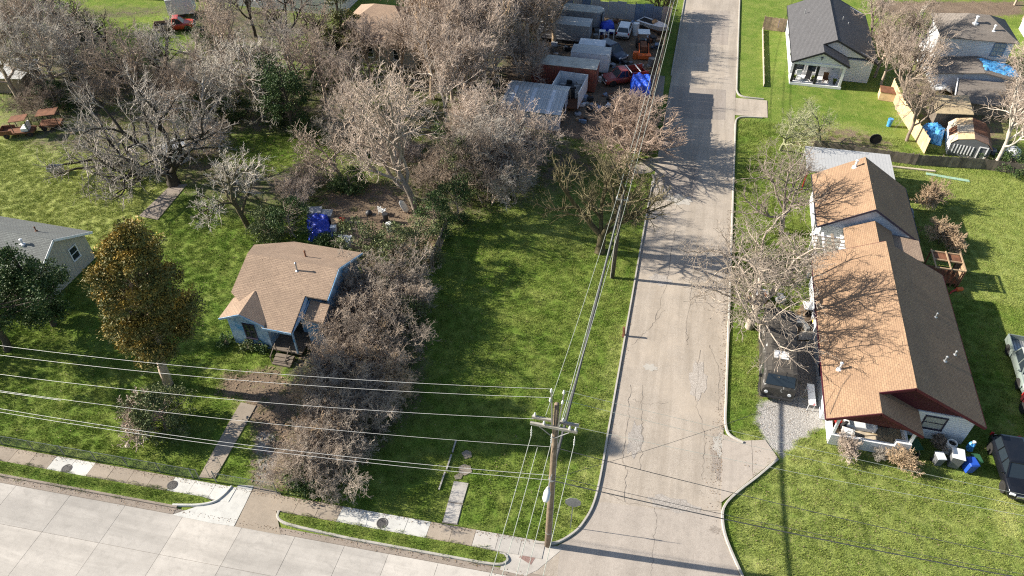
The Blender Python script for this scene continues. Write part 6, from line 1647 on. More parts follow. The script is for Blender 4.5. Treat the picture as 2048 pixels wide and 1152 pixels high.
bin_(772,443,MT['bin_black'],'black trash can in the dirt yard behind the white bucket')
bin_(779,462,MT['plastic_white'],'white open trash can in the dirt yard below the black one')
t = thing('surfboard_panel', 'white oval board leaning on the trunk of the tall pale bare tree', 'board', (*W2(815,425),0), .4)
m = MB(); m.M = Matrix.Rotation(-.35,4,'Y'); m.lathe([(.02,0),(.25,.25),(.3,.8),(.25,1.35),(.02,1.6)], n=10); m.M = None; m.v = [(a,b*.25,c_) for a,b,c_ in m.v]; m.build('board', MT['plastic_white'], t, local=True)
MB().cbox((-.1,.12,.1),(.3,.2,.2)).build('foot_block', MT['rust'], t, local=True)

# ---------------------------------------------------------------- around the maroon-trimmed house
def wheelie(x, y, mat, lid, lab, rz=0, s=1.0, grp=None):
    t = thing('wheelie_bin', lab, 'bin', (x,y,0), rz, grp)
    m = MB(); m.loft([[(-.24*s,-.26*s,.08),(.24*s,-.26*s,.08),(.24*s,.26*s,.08),(-.24*s,.26*s,.08)],[(-.31*s,-.35*s,1.0*s),(.31*s,-.35*s,1.0*s),(.31*s,.35*s,1.0*s),(-.31*s,.35*s,1.0*s)]]); m.build('body', mat, t, local=True, bev=.03)
    m = MB(); m.loft([[(-.33*s,-.38*s,1.003*s),(.33*s,-.38*s,1.003*s),(.33*s,.38*s,1.003*s),(-.33*s,.38*s,1.003*s)],[(-.28*s,-.3*s,1.09*s),(.28*s,-.3*s,1.09*s),(.28*s,.3*s,1.09*s),(-.28*s,.3*s,1.09*s)]]); m.build('lid', lid, t, local=True, bev=.02)
    for a in (-.26,.26): m = MB(); m.lathe([(.05,-.04),(.12,-.03),(.12,.03),(.05,.04)], (a*s,.3*s,.12), 12, 'x'); m.build('wheel', MT['rubber'], t, local=True)
    m = MB(); m.bar((-.25*s,.42*s,.95*s),(.25*s,.42*s,.95*s),.04); m.build('handle', mat, t, local=True)
wheelie(20.95,34.15,MT['bin_grey'],MT['plastic_white'],'grey bin with a white bag on its lid beside the porch shade',.2,.9)
wheelie(21.95,34.3,MT['bin_grey'],MT['plastic_white'],'big grey bin with pale lid between the other bins by the wall',-.1,1.25)
wheelie(22.85,34.05,MT['bin_blue'],MT['bin_blue'],'blue recycling bin in the row by the white wall corner',.3,1.0)
wheelie(23.25,34.5,MT['bin_green'],MT['bin_green'],'dark green bin behind the blue recycling bin',.2,.9)
MB_ = thing('barrel', 'upright white barrel with a dark open top by the white wall corner', 'barrel', (21.85,35.35,0), 0)
MB().lathe([(.3,0),(.33,.1),(.33,1.0),(.3,1.05),(.26,1.05),(.26,.7)], n=18).build('body', MT['plastic_white'], MB_, local=True)
MB().lathe([(.25,.9),(.24,.92)], n=18).build('dark_mouth', MT['dark'], MB_, local=True)
t = thing('sack', 'crumpled blue and white sack against the shaded wall corner', 'sack', (23.3,35.8,0)); MB().blob((0,0,.4),(.25,.22,.5), random.Random(2), .25).build('bag', MT['tarp_sky'], t, local=True); MB().lathe([(.05,.8),(.12,1.0)], n=8).build('neck', MT['plastic_white'], t, local=True)
t = thing('wheelbarrow', 'dark green wheelbarrow tray beside the porch post', 'wheelbarrow', (19.6,35.0,0), .3); m = MB(); m.loft([[(-.25,-.3,.35),(.25,-.3,.35),(.25,.3,.35),(-.25,.3,.35)],[(-.38,-.5,.6),(.38,-.5,.6),(.38,.45,.6),(-.38,.45,.6)]]); m.build('tray', MT['bin_green'], t, local=True)
for s_ in (-1,1): m = MB(); m.bar((s_*.2,-.6,.2),(s_*.3,.9,.6),.04); m.build('handle', MT['deck'], t, local=True)
m = MB(); m.lathe([(.05,-.04),(.18,-.03),(.18,.03),(.05,.04)], (0,-.65,.19), 12, 'x'); m.build('wheel', MT['rubber'], t, local=True)
# porch load
t = thing('sofa', 'white sofa on the timber porch deck', 'sofa', (16.1,35.75,.46), 0.05)
MB().box(-.9,-.4,0,.9,.4,.42).build('seat', MT['plastic_white'], t, local=True, bev=.06); MB().box(-.9,.2,.42,.9,.42,.9).build('backrest', MT['plastic_white'], t, local=True, bev=.06)
for s_ in (-1,1): MB().box(s_*.9-.1,-.42,0,s_*.9+.1,.42,.62).build('armrest', MT['plastic_white'], t, local=True, bev=.05)
t = thing('plywood_sheet', 'pale plywood sheet lying across the timber porch deck', 'plywood', (16.4,34.95,.47), -.12); MB().box(-.8,-.35,0,.8,.35,.05).build('sheet', MT['plywood'], t, local=True); MB().bar((-.7,-.3,.06),(.6,.3,.06),.05).build('batten', MT['plank_grey'], t, local=True)
t = thing('cool_box', 'white cool box on the porch deck beside the parapet', 'cool box', (15.2,34.85,.46), -.2); MB().box(-.4,-.22,0,.4,.22,.38).build('body', MT['plastic_white'], t, local=True, bev=.03); MB().box(-.42,-.24,.382,.42,.24,.45).build('lid', MT['white'], t, local=True, bev=.02)
t = thing('fuel_can', 'red can on the porch deck by the left parapet', 'can', (14.6,35.5,.46), .4); MB().box(-.25,-.15,0,.25,.15,.5).build('body', MT['red'], t, local=True, bev=.05); MB().bar((-.1,0,.5),(.15,0,.62),.05).build('handle', MT['red'], t, local=True)
t = thing('tyre', 'old tyre standing on the porch deck behind the cool box', 'tyre', (15.05,35.4,.46), .5); MB().lathe([(.18,-.09),(.3,-.1),(.34,0),(.3,.1),(.18,.09)], (0,0,.34), 16, 'y').build('tread', MT['rubber'], t, local=True); MB().lathe([(.19,-.05),(.18,.05)], (0,0,.34), 12, 'y').build('hub', MT['rim'], t, local=True)
# white table panel, white box, yellow cart near the van
t = thing('folding_table', 'white folding table stained red leaning by the driveway', 'table', (12.95,37.6,0), .05)
m = MB(); m.slab([(-.25,-.9,.75),(.25,-.9,.75),(.25,.9,.95),(-.25,.9,.95)], .05); m.build('table_top', flaking('stained_white_top', (.7,.7,.69), (.5,.09,.1), .58, .63, 2.2), t, local=True)
for a in (-.2,.2):
    for b in (-.8,.8): m = MB(); m.cbox((a,b,.36),(.04,.04,.7 if b < 0 else .78)); m.build('leg', MT['white'], t, local=True)
t = thing('storage_box', 'white box with pale lid by the left eave of the orange-roofed house', 'box', (*W2(1618,622),0), .1); MB().box(-.5,-.45,0,.5,.45,.55).build('body', MT['dark'], t, local=True); MB().box(-.55,-.5,.552,.55,.5,.62).build('lid', MT['white'], t, local=True)
t = thing('ride_on_toy', 'yellow plastic ride-on toy by the left eave of the orange-roofed house', 'toy', (*W2(1633,650),0), .3); MB().box(-.35,-.3,.15,.35,.3,.42).build('body', MT['yellow'], t, local=True, bev=.06); MB().box(-.3,.15,.42,.3,.28,.7).build('backrest', MT['yellow'], t, local=True, bev=.04)
for a in (-.3,.3):
    for b in (-.22,.22): m = MB(); m.lathe([(.04,-.05),(.14,-.05),(.14,.05),(.04,.05)], (a,b,.14), 10, 'x'); m.build('wheel', MT['bin_black'], t, local=True)
m = MB(); m.prism(P((1598,665),(1640,655),(1645,680),(1596,680)), 0, .03); struct('pavement', m, MT['slab'])
m = MB(); m.prism(P((1588,683),(1643,683),(1645,790),(1590,795)), -.05, .015); struct('driveway', m, MT['road_patch'])
heap(*W2(1600,640),9,1.2,1.4,'small dark yard item between the gnarled tree and the orange-roofed house','yard items by the gnarled tree')
heap(*W2(1540,610),10,1.6,1.4,'dark yard item on the ground behind the black van','yard items behind the van')
# leaves and litter on the van bay
# cage frame and orange tool
t = thing('cage_frame', 'rusty brown slatted cage frame beside the shaded lawn', 'cage', (24.6,54.3,0), 0)
for a in (-1.15,1.15):
    for b in (-1.1,1.1): m = MB(); m.cbox((a,b,.9),(.1,.1,1.8)); m.build('post', MT['rust'], t, local=True)
for b in (-1.1,0,1.1): m = MB(); m.box(-1.2,b-.05,1.8,1.2,b+.05,1.9); m.build('top_rail', MT['cardboard'], t, local=True)
for a in (-1.15,0,1.15): m = MB(); m.box(a-.05,-1.2,1.905,a+.05,1.2,1.97); m.build('top_rail', MT['cardboard'], t, local=True)
m = MB(); m.box(-1.1,-1.05,.3,1.1,1.05,.36); m.build('floor', MT['rust'], t, local=True)
for k in range(7): m = MB(); m.box(-1.1+k*.32,-.02,1.74,-.8+k*.32,1.08,1.79); m.build('roof_board', MT['rust'], t, local=True)
for k in range(7): m = MB(); m.box(1.16,-1.05+k*.3,.08,1.19,-.78+k*.3,1.76); m.build('slat', MT['cardboard'], t, local=True)
for b in (-1.13,): 
    for k in range(6): m = MB(); m.box(-1.1+k*.4,b-.03,.1,-.98+k*.4,b,1.78); m.build('slat', MT['rust'], t, local=True)
t = thing('leaf_blower', 'orange garden blower lying on the grass below the rusty cage', 'garden tool', (*W2(1910,582),0), .4); MB().cbox((.35,0,.15),(.6,.3,.28)).build('motor', MT['orange'], t, local=True, bev=.06); m = MB(); m.tube([(.1,0,.15),(-.4,-.1,.1),(-.7,-.3,.06)], [.09,.07,.05], 8); m.build('tube', MT['red'], t, local=True)
t = thing('garden_hose_reel', 'grey bundle of sheet against the right wall of the house with pale blue gable', 'bundle', (23.0,62.2,0)); MB().blob((0,0,.5),(.5,1.2,.6), random.Random(6), .3).build('cover', MT['grey_cloth'], t, local=True); MB().blob((.1,-1.5,.3),(.4,.5,.35), random.Random(7), .3).build('fold', MT['plastic_white'], t, local=True)
t = thing('board', 'long pale green board lying on the bright lawn behind the houses', 'board', (*W2(1895,355),0), -.1); MB().box(-2.0,-.2,0,2.0,.2,.05).build('sheet', plain('pale_green_board', (.3,.45,.33), .7, .1), t, local=True)
t = thing('board', 'long pale beam lying by the dark fence behind the carport canopy', 'board', (*W2(1820,338),0), .03); MB().box(-2.4,-.12,0,2.4,.12,.12).build('beam', MT['plywood'], t, local=True)

# ---------------------------------------------------------------- upper right yard
rumple('tarp_load', 'crumpled two-tone blue tarp heap behind the pine board fence', 'tarp', *W2(1862,272), 2.4, 3.4, lambda a,b: 1.1-.35*a*a-.3*b*b, MT['tarp_sky'], 17, 24, .12, -.3, skirt=.8)
def plank_fence(name, label, pts, h, mat, pw=.3, gap=.012, lean=0, rail=True, group=None):
    t = thing(name, label, 'fence', (*pts[0][:2],0), 0, group); k = 0
    for i in range(len(pts)-1):
        a, b = Vector((*pts[i][:2],0)), Vector((*pts[i+1][:2],0)); d = (b-a); Ln = d.length; d.normalize(); n = Vector((-d.y,d.x,0))
        num = max(1, int(Ln/pw)); w_ = Ln/num
        for j in range(num):
            p = a + d*(j*w_+gap/2); q = a + d*((j+1)*w_-gap/2); hh = h - .05*((k*7+j*3) % 4)*.5
            m = MB(); m.extr([p, q, q+Vector((0,0,hh)), p+Vector((0,0,hh))], n*.025); m.build('plank', mat[(j*5+k) % len(mat)], t)
            k += 1
        if rail:
            m = MB()
            for z in (.35,h-.35): m.bar(a+n*.06+Vector((0,0,z)), b+n*.06+Vector((0,0,z)), .05,.09)
            m.build('rail', mat[0], t)
        for j in range(int(Ln/2.4)+1):
            p = a + d*min(j*2.4, Ln) + n*.11; m = MB(); m.box(p.x-.05,p.y-.05,0,p.x+.05,p.y+.05,h+.05); m.build('post', mat[0], t)
    return t
plank_fence('plank_fence', 'new pale pine board fence leaning along the bare tree row', [W2(1778,185),W2(1795,225),W2(1848,308)], 1.8, [MT['plank_new']], .3)
plank_fence('plank_fence', 'weathered dark grey board fence at the foot of the barn-shaped shed', [W2(1625,302),W2(1830,330),W2(1960,338),W2(2048,350)], 1.25, [MT['plank_grey'],MT['plank_grey'],MT['plank']], .32)
plank_fence('plank_fence', 'weathered plank fence between the brush and the back of the vacant lot', [W2(892,470),W2(862,545)], 1.7, [MT['plank_grey'],MT['plank']], .3)
plank_fence('plank_fence', 'tan board fence joining the corner of the new white house', [(10.3,103.2),(13.2,103.0)], 1.8, [MT['plank']], .3)
plank_fence('plank_fence', 'low cream board fence along the street verge of the new white house', [(10.25,102.9),(10.25,86.2)], .4, [MT['plywood']], .35)
t = thing('crate', 'orange-yellow wooden crate shed at the end of the pine board fence', 'crate', (*W2(1772,196),0), -.1); MB().box(-.9,-.8,0,.9,.8,1.0).build('body', MT['plank_new'], t, local=True); MB().box(-.95,-.85,1.003,.95,.85,1.06).build('lid', MT['rust'], t, local=True)
wheelie(*W2(1559,58),MT['bin_blue'],MT['bin_blue'],'blue recycling bin by the tan fence of the new white house',.1,1.15)
t = thing('trampoline', 'dark round netted hoop standing in the worn yard of the white house', 'hoop', (*W2(1748,290),0), 0); MB().tube([(.6*math.cos(a*.524),.15,.62+.6*math.sin(a*.524)) for a in range(13)], .035, 6).build('hoop', MT['bin_black'], t, local=True); m = MB(); m.lathe([(.58,-.01),(.58,.01)], (0,.15,.62), 20, 'y'); m.build('net', MT['dark'], t, local=True)
bin_(1777,252,MT['tarp_sky'],'blue can hanging by the pine board fence',.9,.28)
heap(*W2(1960,305),14,1.8,.7,'dark yard clutter in front of the barn-shaped shed','clutter by the barn shed')
heap(*W2(1900,172),14,2.2,1.6,'clutter piece between the white sheeting and tan shed roof','clutter by the tan shed')
t = thing('gas_tank', 'white dome-topped tank beside the creeper mound', 'tank', (*W2(2022,312),0)); MB().lathe([(.7,0),(.75,.5),(.6,.85),(.3,1.05),(.05,1.1)], n=18).build('dome', MT['plastic_white'], t, local=True, smooth=True); MB().lathe([(.77,.3),(.78,.36),(.77,.42)], n=18).build('band', MT['grey_cloth'], t, local=True)
# small box and sheet bits left yard
t = thing('garden_cart', 'small wire garden cart at the edge of the left lawn under the spreading tree', 'cart', (*W2(115,345),0), .3); MB().box(-.7,-.4,.35,.7,.4,.4).build('floor', MT['galv'], t, local=True)
for q in ((-.7,-.4,.7,-.37),(-.7,.37,.7,.4),(-.7,-.37,-.67,.37),(.67,-.37,.7,.37)): MB().box(q[0],q[1],.4,q[2],q[3],.75).build('side', MT['galv'], t, local=True)
wheels(t, .6, (0,), .25, 'rust')

# ---------------------------------------------------------------- chain-link fence along the avenue
cf = thing('chain_link_fence', 'low chain-link fence with steel posts along the avenue sidewalk', 'fence', (-35,21.2,0))
def cfy(x): return sw_top(x) + .14
xs_ = [-62 + 2.35*k for k in range(16)] + [-26.3]
for x in xs_:
    m = MB(); m.lathe([(.03,0),(.03,1.15),(.04,1.15),(.01,1.2)], (x,cfy(x),0), 8); m.build('post', MT['mesh_wire'], cf)
for x in (-25.1, -20.9):
    m = MB(); m.lathe([(.04,0),(.04,1.3),(.01,1.34)], (x,cfy(x),0), 8); m.build('post', MT['mesh_wire'], cf)
m = MB(); m.tube([(-62,cfy(-62),1.12),(-26.3,cfy(-26.3),1.12)], .018, 5); m.tube([(-25.1,cfy(-25.1),1.12),(-20.9,cfy(-20.9),1.12)], .018, 5); m.build('top_rail', MT['mesh_wire'], cf)
segs = []
for (xa, xb) in ((-62,-26.3),(-25.1,-20.9)):
    x = xa
    while x < xb - .5:
        for sgn in (1,-1):
            a = (x, cfy(x), .06 if sgn > 0 else 1.1); b = (x+1.04, cfy(x+1.04), 1.1 if sgn > 0 else .06)
            segs.append((*a, *b, .0045, .0045))
        x += .13
v, q = tubes(segs, 3); v = v - np.array(wloc(cf)); o = np_mesh('mesh', v, q, MT['mesh_wire'], cf); o['kind'] = 'stuff'
# gate posts leaning at the front path
t = thing('gate', 'narrow open chain-link gate at the front path', 'gate', (-25.7,21.75,0), 1.2)
m = MB(); m.tube([(0,0,.1),(0,0,1.2),(.95,0,1.2),(.95,0,.1),(0,0,.1)], .02, 6); m.build('frame', MT['mesh_wire'], t, local=True)
segs = []
for k in range(7): segs.append((.0+k*.13,0,.1,min(.95,.6+k*.13),0,1.15,.004,.004)); segs.append((.0+k*.13,0,1.15,min(.95,.6+k*.13),0,.1,.004,.004))
v, q = tubes(segs, 3); np_mesh('mesh', v, q, MT['mesh_wire'], t)
heap(-6.8,87.6,12,2.2,1.2,'small rusty scrap on the open junkyard floor before the loader tractor','scrap on the junkyard floor',.5)
heap(-13.5,90.9,12,3.0,.7,'scrap heap piece between the grey storage trailer and the white box trailers','scrap between trailers')
heap(-7.0,77.6,14,1.8,2.2,'dark junk item between the red pickup and the tan-twigged tree','junk below the red pickup')

# ---------------------------------------------------------------- poles and wires
PA, PB = (-3.15, 22.33), (-2.65, 47.7)
p1 = thing('utility_pole', 'tall weathered utility pole with double crossarm and street lamp at the corner', 'utility pole', (*PA,0))
m = MB(); m.tube([(0,0,-.3),(0,0,4),(.0,.01,9),(0,0,13.7)], [.2,.185,.16,.13], 12); m.build('shaft', MT['pole'], p1, local=True, smooth=True)
for yy in (-.2,.2):
    m = MB(); m.box(-1.25,yy-.06,12.0,1.15,yy+.06,12.16); m.build('crossarm', MT['pole_arm'], p1, local=True)
for s_ in (-1,1):
    m = MB(); m.bar((s_*.75,-.27,12.0),(0,-.2,11.2),.05,.02); m.build('brace', MT['galv'], p1, local=True)
for xx in (-.28,.32):
    m = MB(); m.bar((xx*.5,-.16,12.1),(xx,-.16,14.75),.1,.07); m.build('ridge_bracket', MT['pole_arm'], p1, local=True)
def insul(root, x, y, z, h=.28):
    m = MB(); m.lathe([(.02,0),(.065,.04),(.04,.08),(.07,.11),(.04,.15),(.055,.19),(.02,h)], (x,y,z), 10); return m.build('insulator', MT['insulator'], root, local=True, smooth=True)
for x, y, z in ((-.28,-.16,14.7),(.32,-.16,14.75),(-.3,-.2,14.05),(.3,-.2,14.05),(-.55,-.2,12.17),(.35,.2,12.17),(.75,-.2,12.17),(1.05,-.2,12.17),(-1.1,.2,12.17)): insul(p1, x, y, z)
for x, y, z0, z1 in ((-1.15,-.35,12.0,11.2),(1.05,-.35,12.0,11.1),(-.1,-.4,12.0,11.0)):
    m = MB(); m.lathe([(.015,0),(.045,.1),(.02,.2),(.045,.3),(.02,.4),(.045,.5),(.02,.6),(.015,.8)], (x,y,z1), 8); m.build('string_insulator', MT['insulator'], p1, local=True, smooth=True)
m = MB(); m.tube([(.02,-.17,7.9),(.0,-.6,8.15),(.0,-1.25,8.1)], .03, 6); m.build('lamp_arm', MT['galv'], p1, local=True)
m = MB(); m.loft([[(-.06,-1.1,8.02),(.06,-1.1,8.02),(.06,-1.1,8.16),(-.06,-1.1,8.16)],[(-.19,-1.45,7.96),(.19,-1.45,7.96),(.17,-1.45,8.2),(-.17,-1.45,8.2)],[(-.2,-1.75,7.95),(.2,-1.75,7.95),(.15,-1.75,8.16),(-.15,-1.75,8.16)],[(-.1,-1.95,7.98),(.1,-1.95,7.98),(.08,-1.95,8.08),(-.08,-1.95,8.08)]]); m.build('street_lamp', MT['insulator'], p1, local=True, smooth=True)
m = MB(); m.lathe([(.13,-.04),(.12,.02)], (0,-1.6,7.93), 12); m.build('lens', MT['lamp_glass'], p1, local=True)
m = MB(); m.tube([(.19,0,.3),(.18,0,5),(.16,0,11.8)], .03, 6); m.build('conduit', MT['galv'], p1, local=True)
m = MB(); m.lathe([(.205,0),(.205,.06)], (0,0,1.6), 12); m.lathe([(.2,0),(.2,.1)], (0,0,7.2), 12); m.build('band', MT['galv'], p1, local=True)
p2 = thing('utility_pole', 'dark plain utility pole beside the forked mossy tree', 'utility pole', (*PB,0))
m = MB(); m.tube([(0,0,-.3),(0,0,4),(0,0,8.6)], [.17,.15,.12], 10); m.build('shaft', plain('creosoted_pole', (.075,.065,.05), .9, .3), p2, local=True, smooth=True)
m = MB(); m.box(-.5,-.05,8.1,.5,.05,8.2); m.build('crossarm', MT['pole_arm'], p2, local=True)
m = MB(); m.tube([(-.16,-.1,0),(-.15,-.1,4.5)], .05, 8); m.build('conduit', MT['pole_arm'], p2, local=True)
insul(p2,-.4,0,8.2); insul(p2,.4,0,8.2)

def wire(pts, r, mat, label, group, name='overhead_wire', sag=None, n=24):
    a, b = Vector(pts[0]), Vector(pts[-1])
    path = []
    for k in range(n+1):
        t = k/n; p = a.lerp(b, t); p.z -= 4*sag*t*(1-t) if sag else 0; path.append(p)
    m = MB(); m.tube(path, r, 5); o = m.build(name, mat)
    return tag(o, label, 'wire', group)
X, Y = PA
W_L, W_R = (-52.0, 19.9), (52.0, 25.1)
G1 = 'wires along the avenue'
for k, (dx, z0, zl, sg, lab) in enumerate(((-.28,14.95,11.6,1.3,'topmost bare wire running west over the front lawn'),(-.3,14.3,10.6,1.3,'second bare wire below the topmost one over the front lawn'),(-1.1,12.4,8.6,1.2,'bare crossarm wire running west over the front lawn'),(-.16,10.35,7.0,1.1,'middle service wire running west over the path'),(-.16,7.75,5.5,1.3,'upper communication cable running west over the front fence'),(-.16,7.3,5.0,1.2,'lower communication cable running west over the front fence'))):
    wire([(X+dx,Y-.16,z0),(W_L[0],W_L[1],zl)], .0095 if k < 4 else .012, MT['wire'], lab, G1, sag=sg)
wire([(-33.0,20.85,7.05),(W_L[0],W_L[1],6.6)], .012, MT['wire'], 'short side strand joining the middle service wire over the left lawn', G1, sag=.1)
for k, (dx, z0, zl, sg, rad, lab, mt) in enumerate(((.32,15.0,11.0,1.2,.008,'topmost thin wire running east over the street mouth','wire_copper'),(.3,14.3,10.0,1.2,.008,'second thin wire running east over the street mouth','wire_copper'),(1.05,12.4,10.6,1.0,.009,'crossarm wire running east over the corner lawn','wire_copper'),(.16,10.35,6.6,1.6,.018,'dark middle cable running east over the corner lawn','wire_dark'),(.16,7.75,6.2,1.4,.014,'thin communication line running east over the corner lawn','wire_dark'),(.16,7.3,5.9,1.4,.03,'thick dark communication cable running east over the corner lawn','wire_dark'))):
    wire([(X+dx,Y-.16,z0),(W_R[0],W_R[1],zl)], rad, MT[mt], lab, G1, sag=sg)
G2 = 'wires along the street'
FAR = (-1.2, 118.0)
wire([(X-.05,Y+.2,7.35),(PB[0]-.1,PB[1],7.6)], .09, MT['wire_dark'], 'thick black cable bundle slung between the two utility poles', G2, sag=.35)
wire([(X+.35,Y+.2,12.4),(PB[0]+.4,PB[1],8.45)], .015, MT['wire_copper'], 'bare wire sloping from the crossarm to the dark pole, street side', G2, sag=.5)
wire([(X-.55,Y+.2,12.4),(PB[0]-.4,PB[1],8.45)], .015, MT['wire_copper'], 'bare wire sloping from the crossarm to the dark pole, lawn side', G2, sag=.5)
wire([(X,Y+.2,10.2),(PB[0],PB[1],8.3)], .02, MT['wire_copper'], 'service wire from the corner pole to the dark pole below the bare wires', G2, sag=.45)
for dx, z, lab in ((-.4,8.45,'bare wire running up the street from the dark pole, lawn side'),(.4,8.45,'bare wire running up the street from the dark pole, street side'),(-.1,7.6,'cable running up the street from the dark pole past the junkyard')):
    wire([(PB[0]+dx,PB[1],z),(FAR[0]+dx,FAR[1],z+1)], .02, MT['wire_copper'], lab, G2, sag=1.4)
G3 = 'wires crossing the avenue'
for dx, z0, zl, lab in ((-1.15,11.25,11.5,'tension wire from the west crossarm end over the avenue'),(1.05,11.15,11.5,'tension wire from the east crossarm end over the avenue'),(-.1,11.05,11.4,'tension wire from the crossarm centre over the avenue'),(-.05,7.3,7.6,'communication line crossing the avenue from the corner pole'),(-.8,10.4,10.0,'slack service line crossing the avenue from the corner pole')):
    wire([(X+dx,Y-.4,z0),(X+dx*1.1-1.0,-16,zl)], .017, MT['wire_copper'], lab, G3, sag=1.2)
wire([(X,Y-.1,7.4),(13.4,36.5,3.3)], .012, MT['wire_dark'], 'dark service drop from the corner pole to the maroon-trimmed house', None, sag=.5)

# back of a round-cornered sign at the corner
sg = thing('traffic_sign', 'grey back of an octagonal traffic sign on a thin post at the corner', 'sign', (-2.0,23.81,0), .1)
m = MB(); m.box(-.03,-.02,0,.03,.02,2.9); m.build('post', MT['galv'], sg, local=True)
m = MB(); m.extr([(.5*math.cos(R(22.5+45*k)),-.025,2.95+.5*math.sin(R(22.5+45*k))) for k in range(8)], (0,-.012,0)); m.M = None; m.build('plate', MT['galv'], sg, local=True)
# kerbside stump by the street
t = thing('broken_post', 'short rusty broken post at the street kerb', 'post', (*W2(1248,672),0), .2)
m = MB(); m.bar((0,0,0),(-.1,.05,.95),.16,.16); m.build('stump', MT['rust'], t, local=True); m = MB(); m.box(-.15,-.15,0,.15,.15,.08); m.build('base_plate', MT['rust'], t, local=True)

# ---------------------------------------------------------------- fallen leaves and twigs
lr = np.random.RandomState(17)
def litter(name, label, pts, size, mat):
    n = len(pts); a = lr.uniform(0, 6.283, n); s_ = size*lr.uniform(.5, 1.4, n)
    dx, dy = np.cos(a)*s_, np.sin(a)*s_
    tz = lr.uniform(.0, .03, (n, 4))
    V = np.stack([np.stack([pts[:,0]-dx, pts[:,1]-dy], 1), np.stack([pts[:,0]+dy*.5, pts[:,1]-dx*.5], 1), np.stack([pts[:,0]+dx, pts[:,1]+dy], 1), np.stack([pts[:,0]-dy*.5, pts[:,1]+dx*.5], 1)], 1)
    V = np.concatenate([V, (pts[:,2][:,None] + tz)[:,:,None]], 2).reshape(-1, 3)
    col = np.zeros((n, 4, 4)); col[:,:,0] = lr.rand(n)[:,None]; col[:,:,3] = 1
    o = np_mesh(name, V, np.arange(n*4).reshape(n, 4), mat, attr=('leaf', col.reshape(-1, 4)))
    return tag(o, label, 'leaves', kind='stuff')
def strip(x0, x1, y0, y1, n, z): return np.stack([lr.uniform(x0, x1, n), lr.uniform(y0, y1, n), np.full(n, z)], 1)
k1 = np.stack([KR - np.abs(lr.normal(0, .22, 900)), lr.uniform(33.5, 60, 900), np.full(900, .022)], 1)
k2 = np.stack([KR - np.abs(lr.normal(0, .5, 700)), lr.normal(31.5, 2.2, 700), np.full(700, .022)], 1)
k3 = np.stack([KL + np.abs(lr.normal(0, .12, 400)), lr.uniform(30, 62, 400), np.full(400, .022)], 1)
k4 = strip(11.9, 13.2, 36.5, 44.5, 500, .03); k5 = strip(9.2, 13.4, 33.8, 37.0, 260, .02)
k6 = np.stack([lr.uniform(-60, -4, 1400), np.zeros(1400), np.full(1400, .062)], 1); k6[:,1] = sw_top(k6[:,0]) - np.abs(lr.normal(0, .16, 1400))
k7 = np.stack([lr.uniform(-60, -4, 900), np.zeros(900), np.full(900, .03)], 1); k7[:,1] = kerb_y(k7[:,0]) - np.abs(lr.normal(0, .16, 900)) - .03
litter('leaf_litter', 'brown fallen leaves and grit gathered along kerbs, gutters and walks', np.concatenate([k1,k2[:350],k3,k4,k5,k6,k7]), .036, MT['l_dry'])
ra = np.stack([lr.uniform(13.4, 18, 260), lr.uniform(36.2, 51, 260), np.zeros(260)], 1); ra[:,2] = 2.735 + .5*(ra[:,0]-13.2)
rc = np.stack([lr.uniform(-29.5, -24.7, 160), lr.uniform(35.5, 38, 160), np.zeros(160)], 1); rc[:,2] = 5.065 - .402*(38.1-rc[:,1])
litter('leaf_litter', 'scattered leaves and twig bits lying on the shingle roofs', np.concatenate([ra, rc]), .03, MT['l_dry'])
lw = np.concatenate([strip(-16, -1.2, 24, 60, 700, .06), strip(8.5, 30, 24, 33, 900, .06), strip(-60, -32, 22, 60, 900, .06), strip(23.5, 38, 36, 72, 500, .06)])
lw = lw[(sdf(street_poly, lw[:,0], lw[:,1]) > .3)]
litter('leaf_litter', 'pale straw bits and dead leaves dotted over the lawns', lw, .045, MT['l_dry'])
w_ = []
for pl, n in ((wood_nw, 9000), (wood_mid, 7000), (brush_c, 2500), (yard_c, 1800), (drive_c, 900), (junk_poly, 1800)):
    xs0 = [p[0] for p in pl]; ys0 = [p[1] for p in pl]
    q = np.stack([lr.uniform(min(xs0), max(xs0), n), lr.uniform(min(ys0), max(ys0), n), np.zeros(n)], 1)
    w_.append(q[sdf(pl, q[:,0], q[:,1]) < 0])
litter('leaf_litter', 'dead leaves strewn over the ground of the woods, brush and dirt yards', np.concatenate(w_), .1, MT['l_dry'])

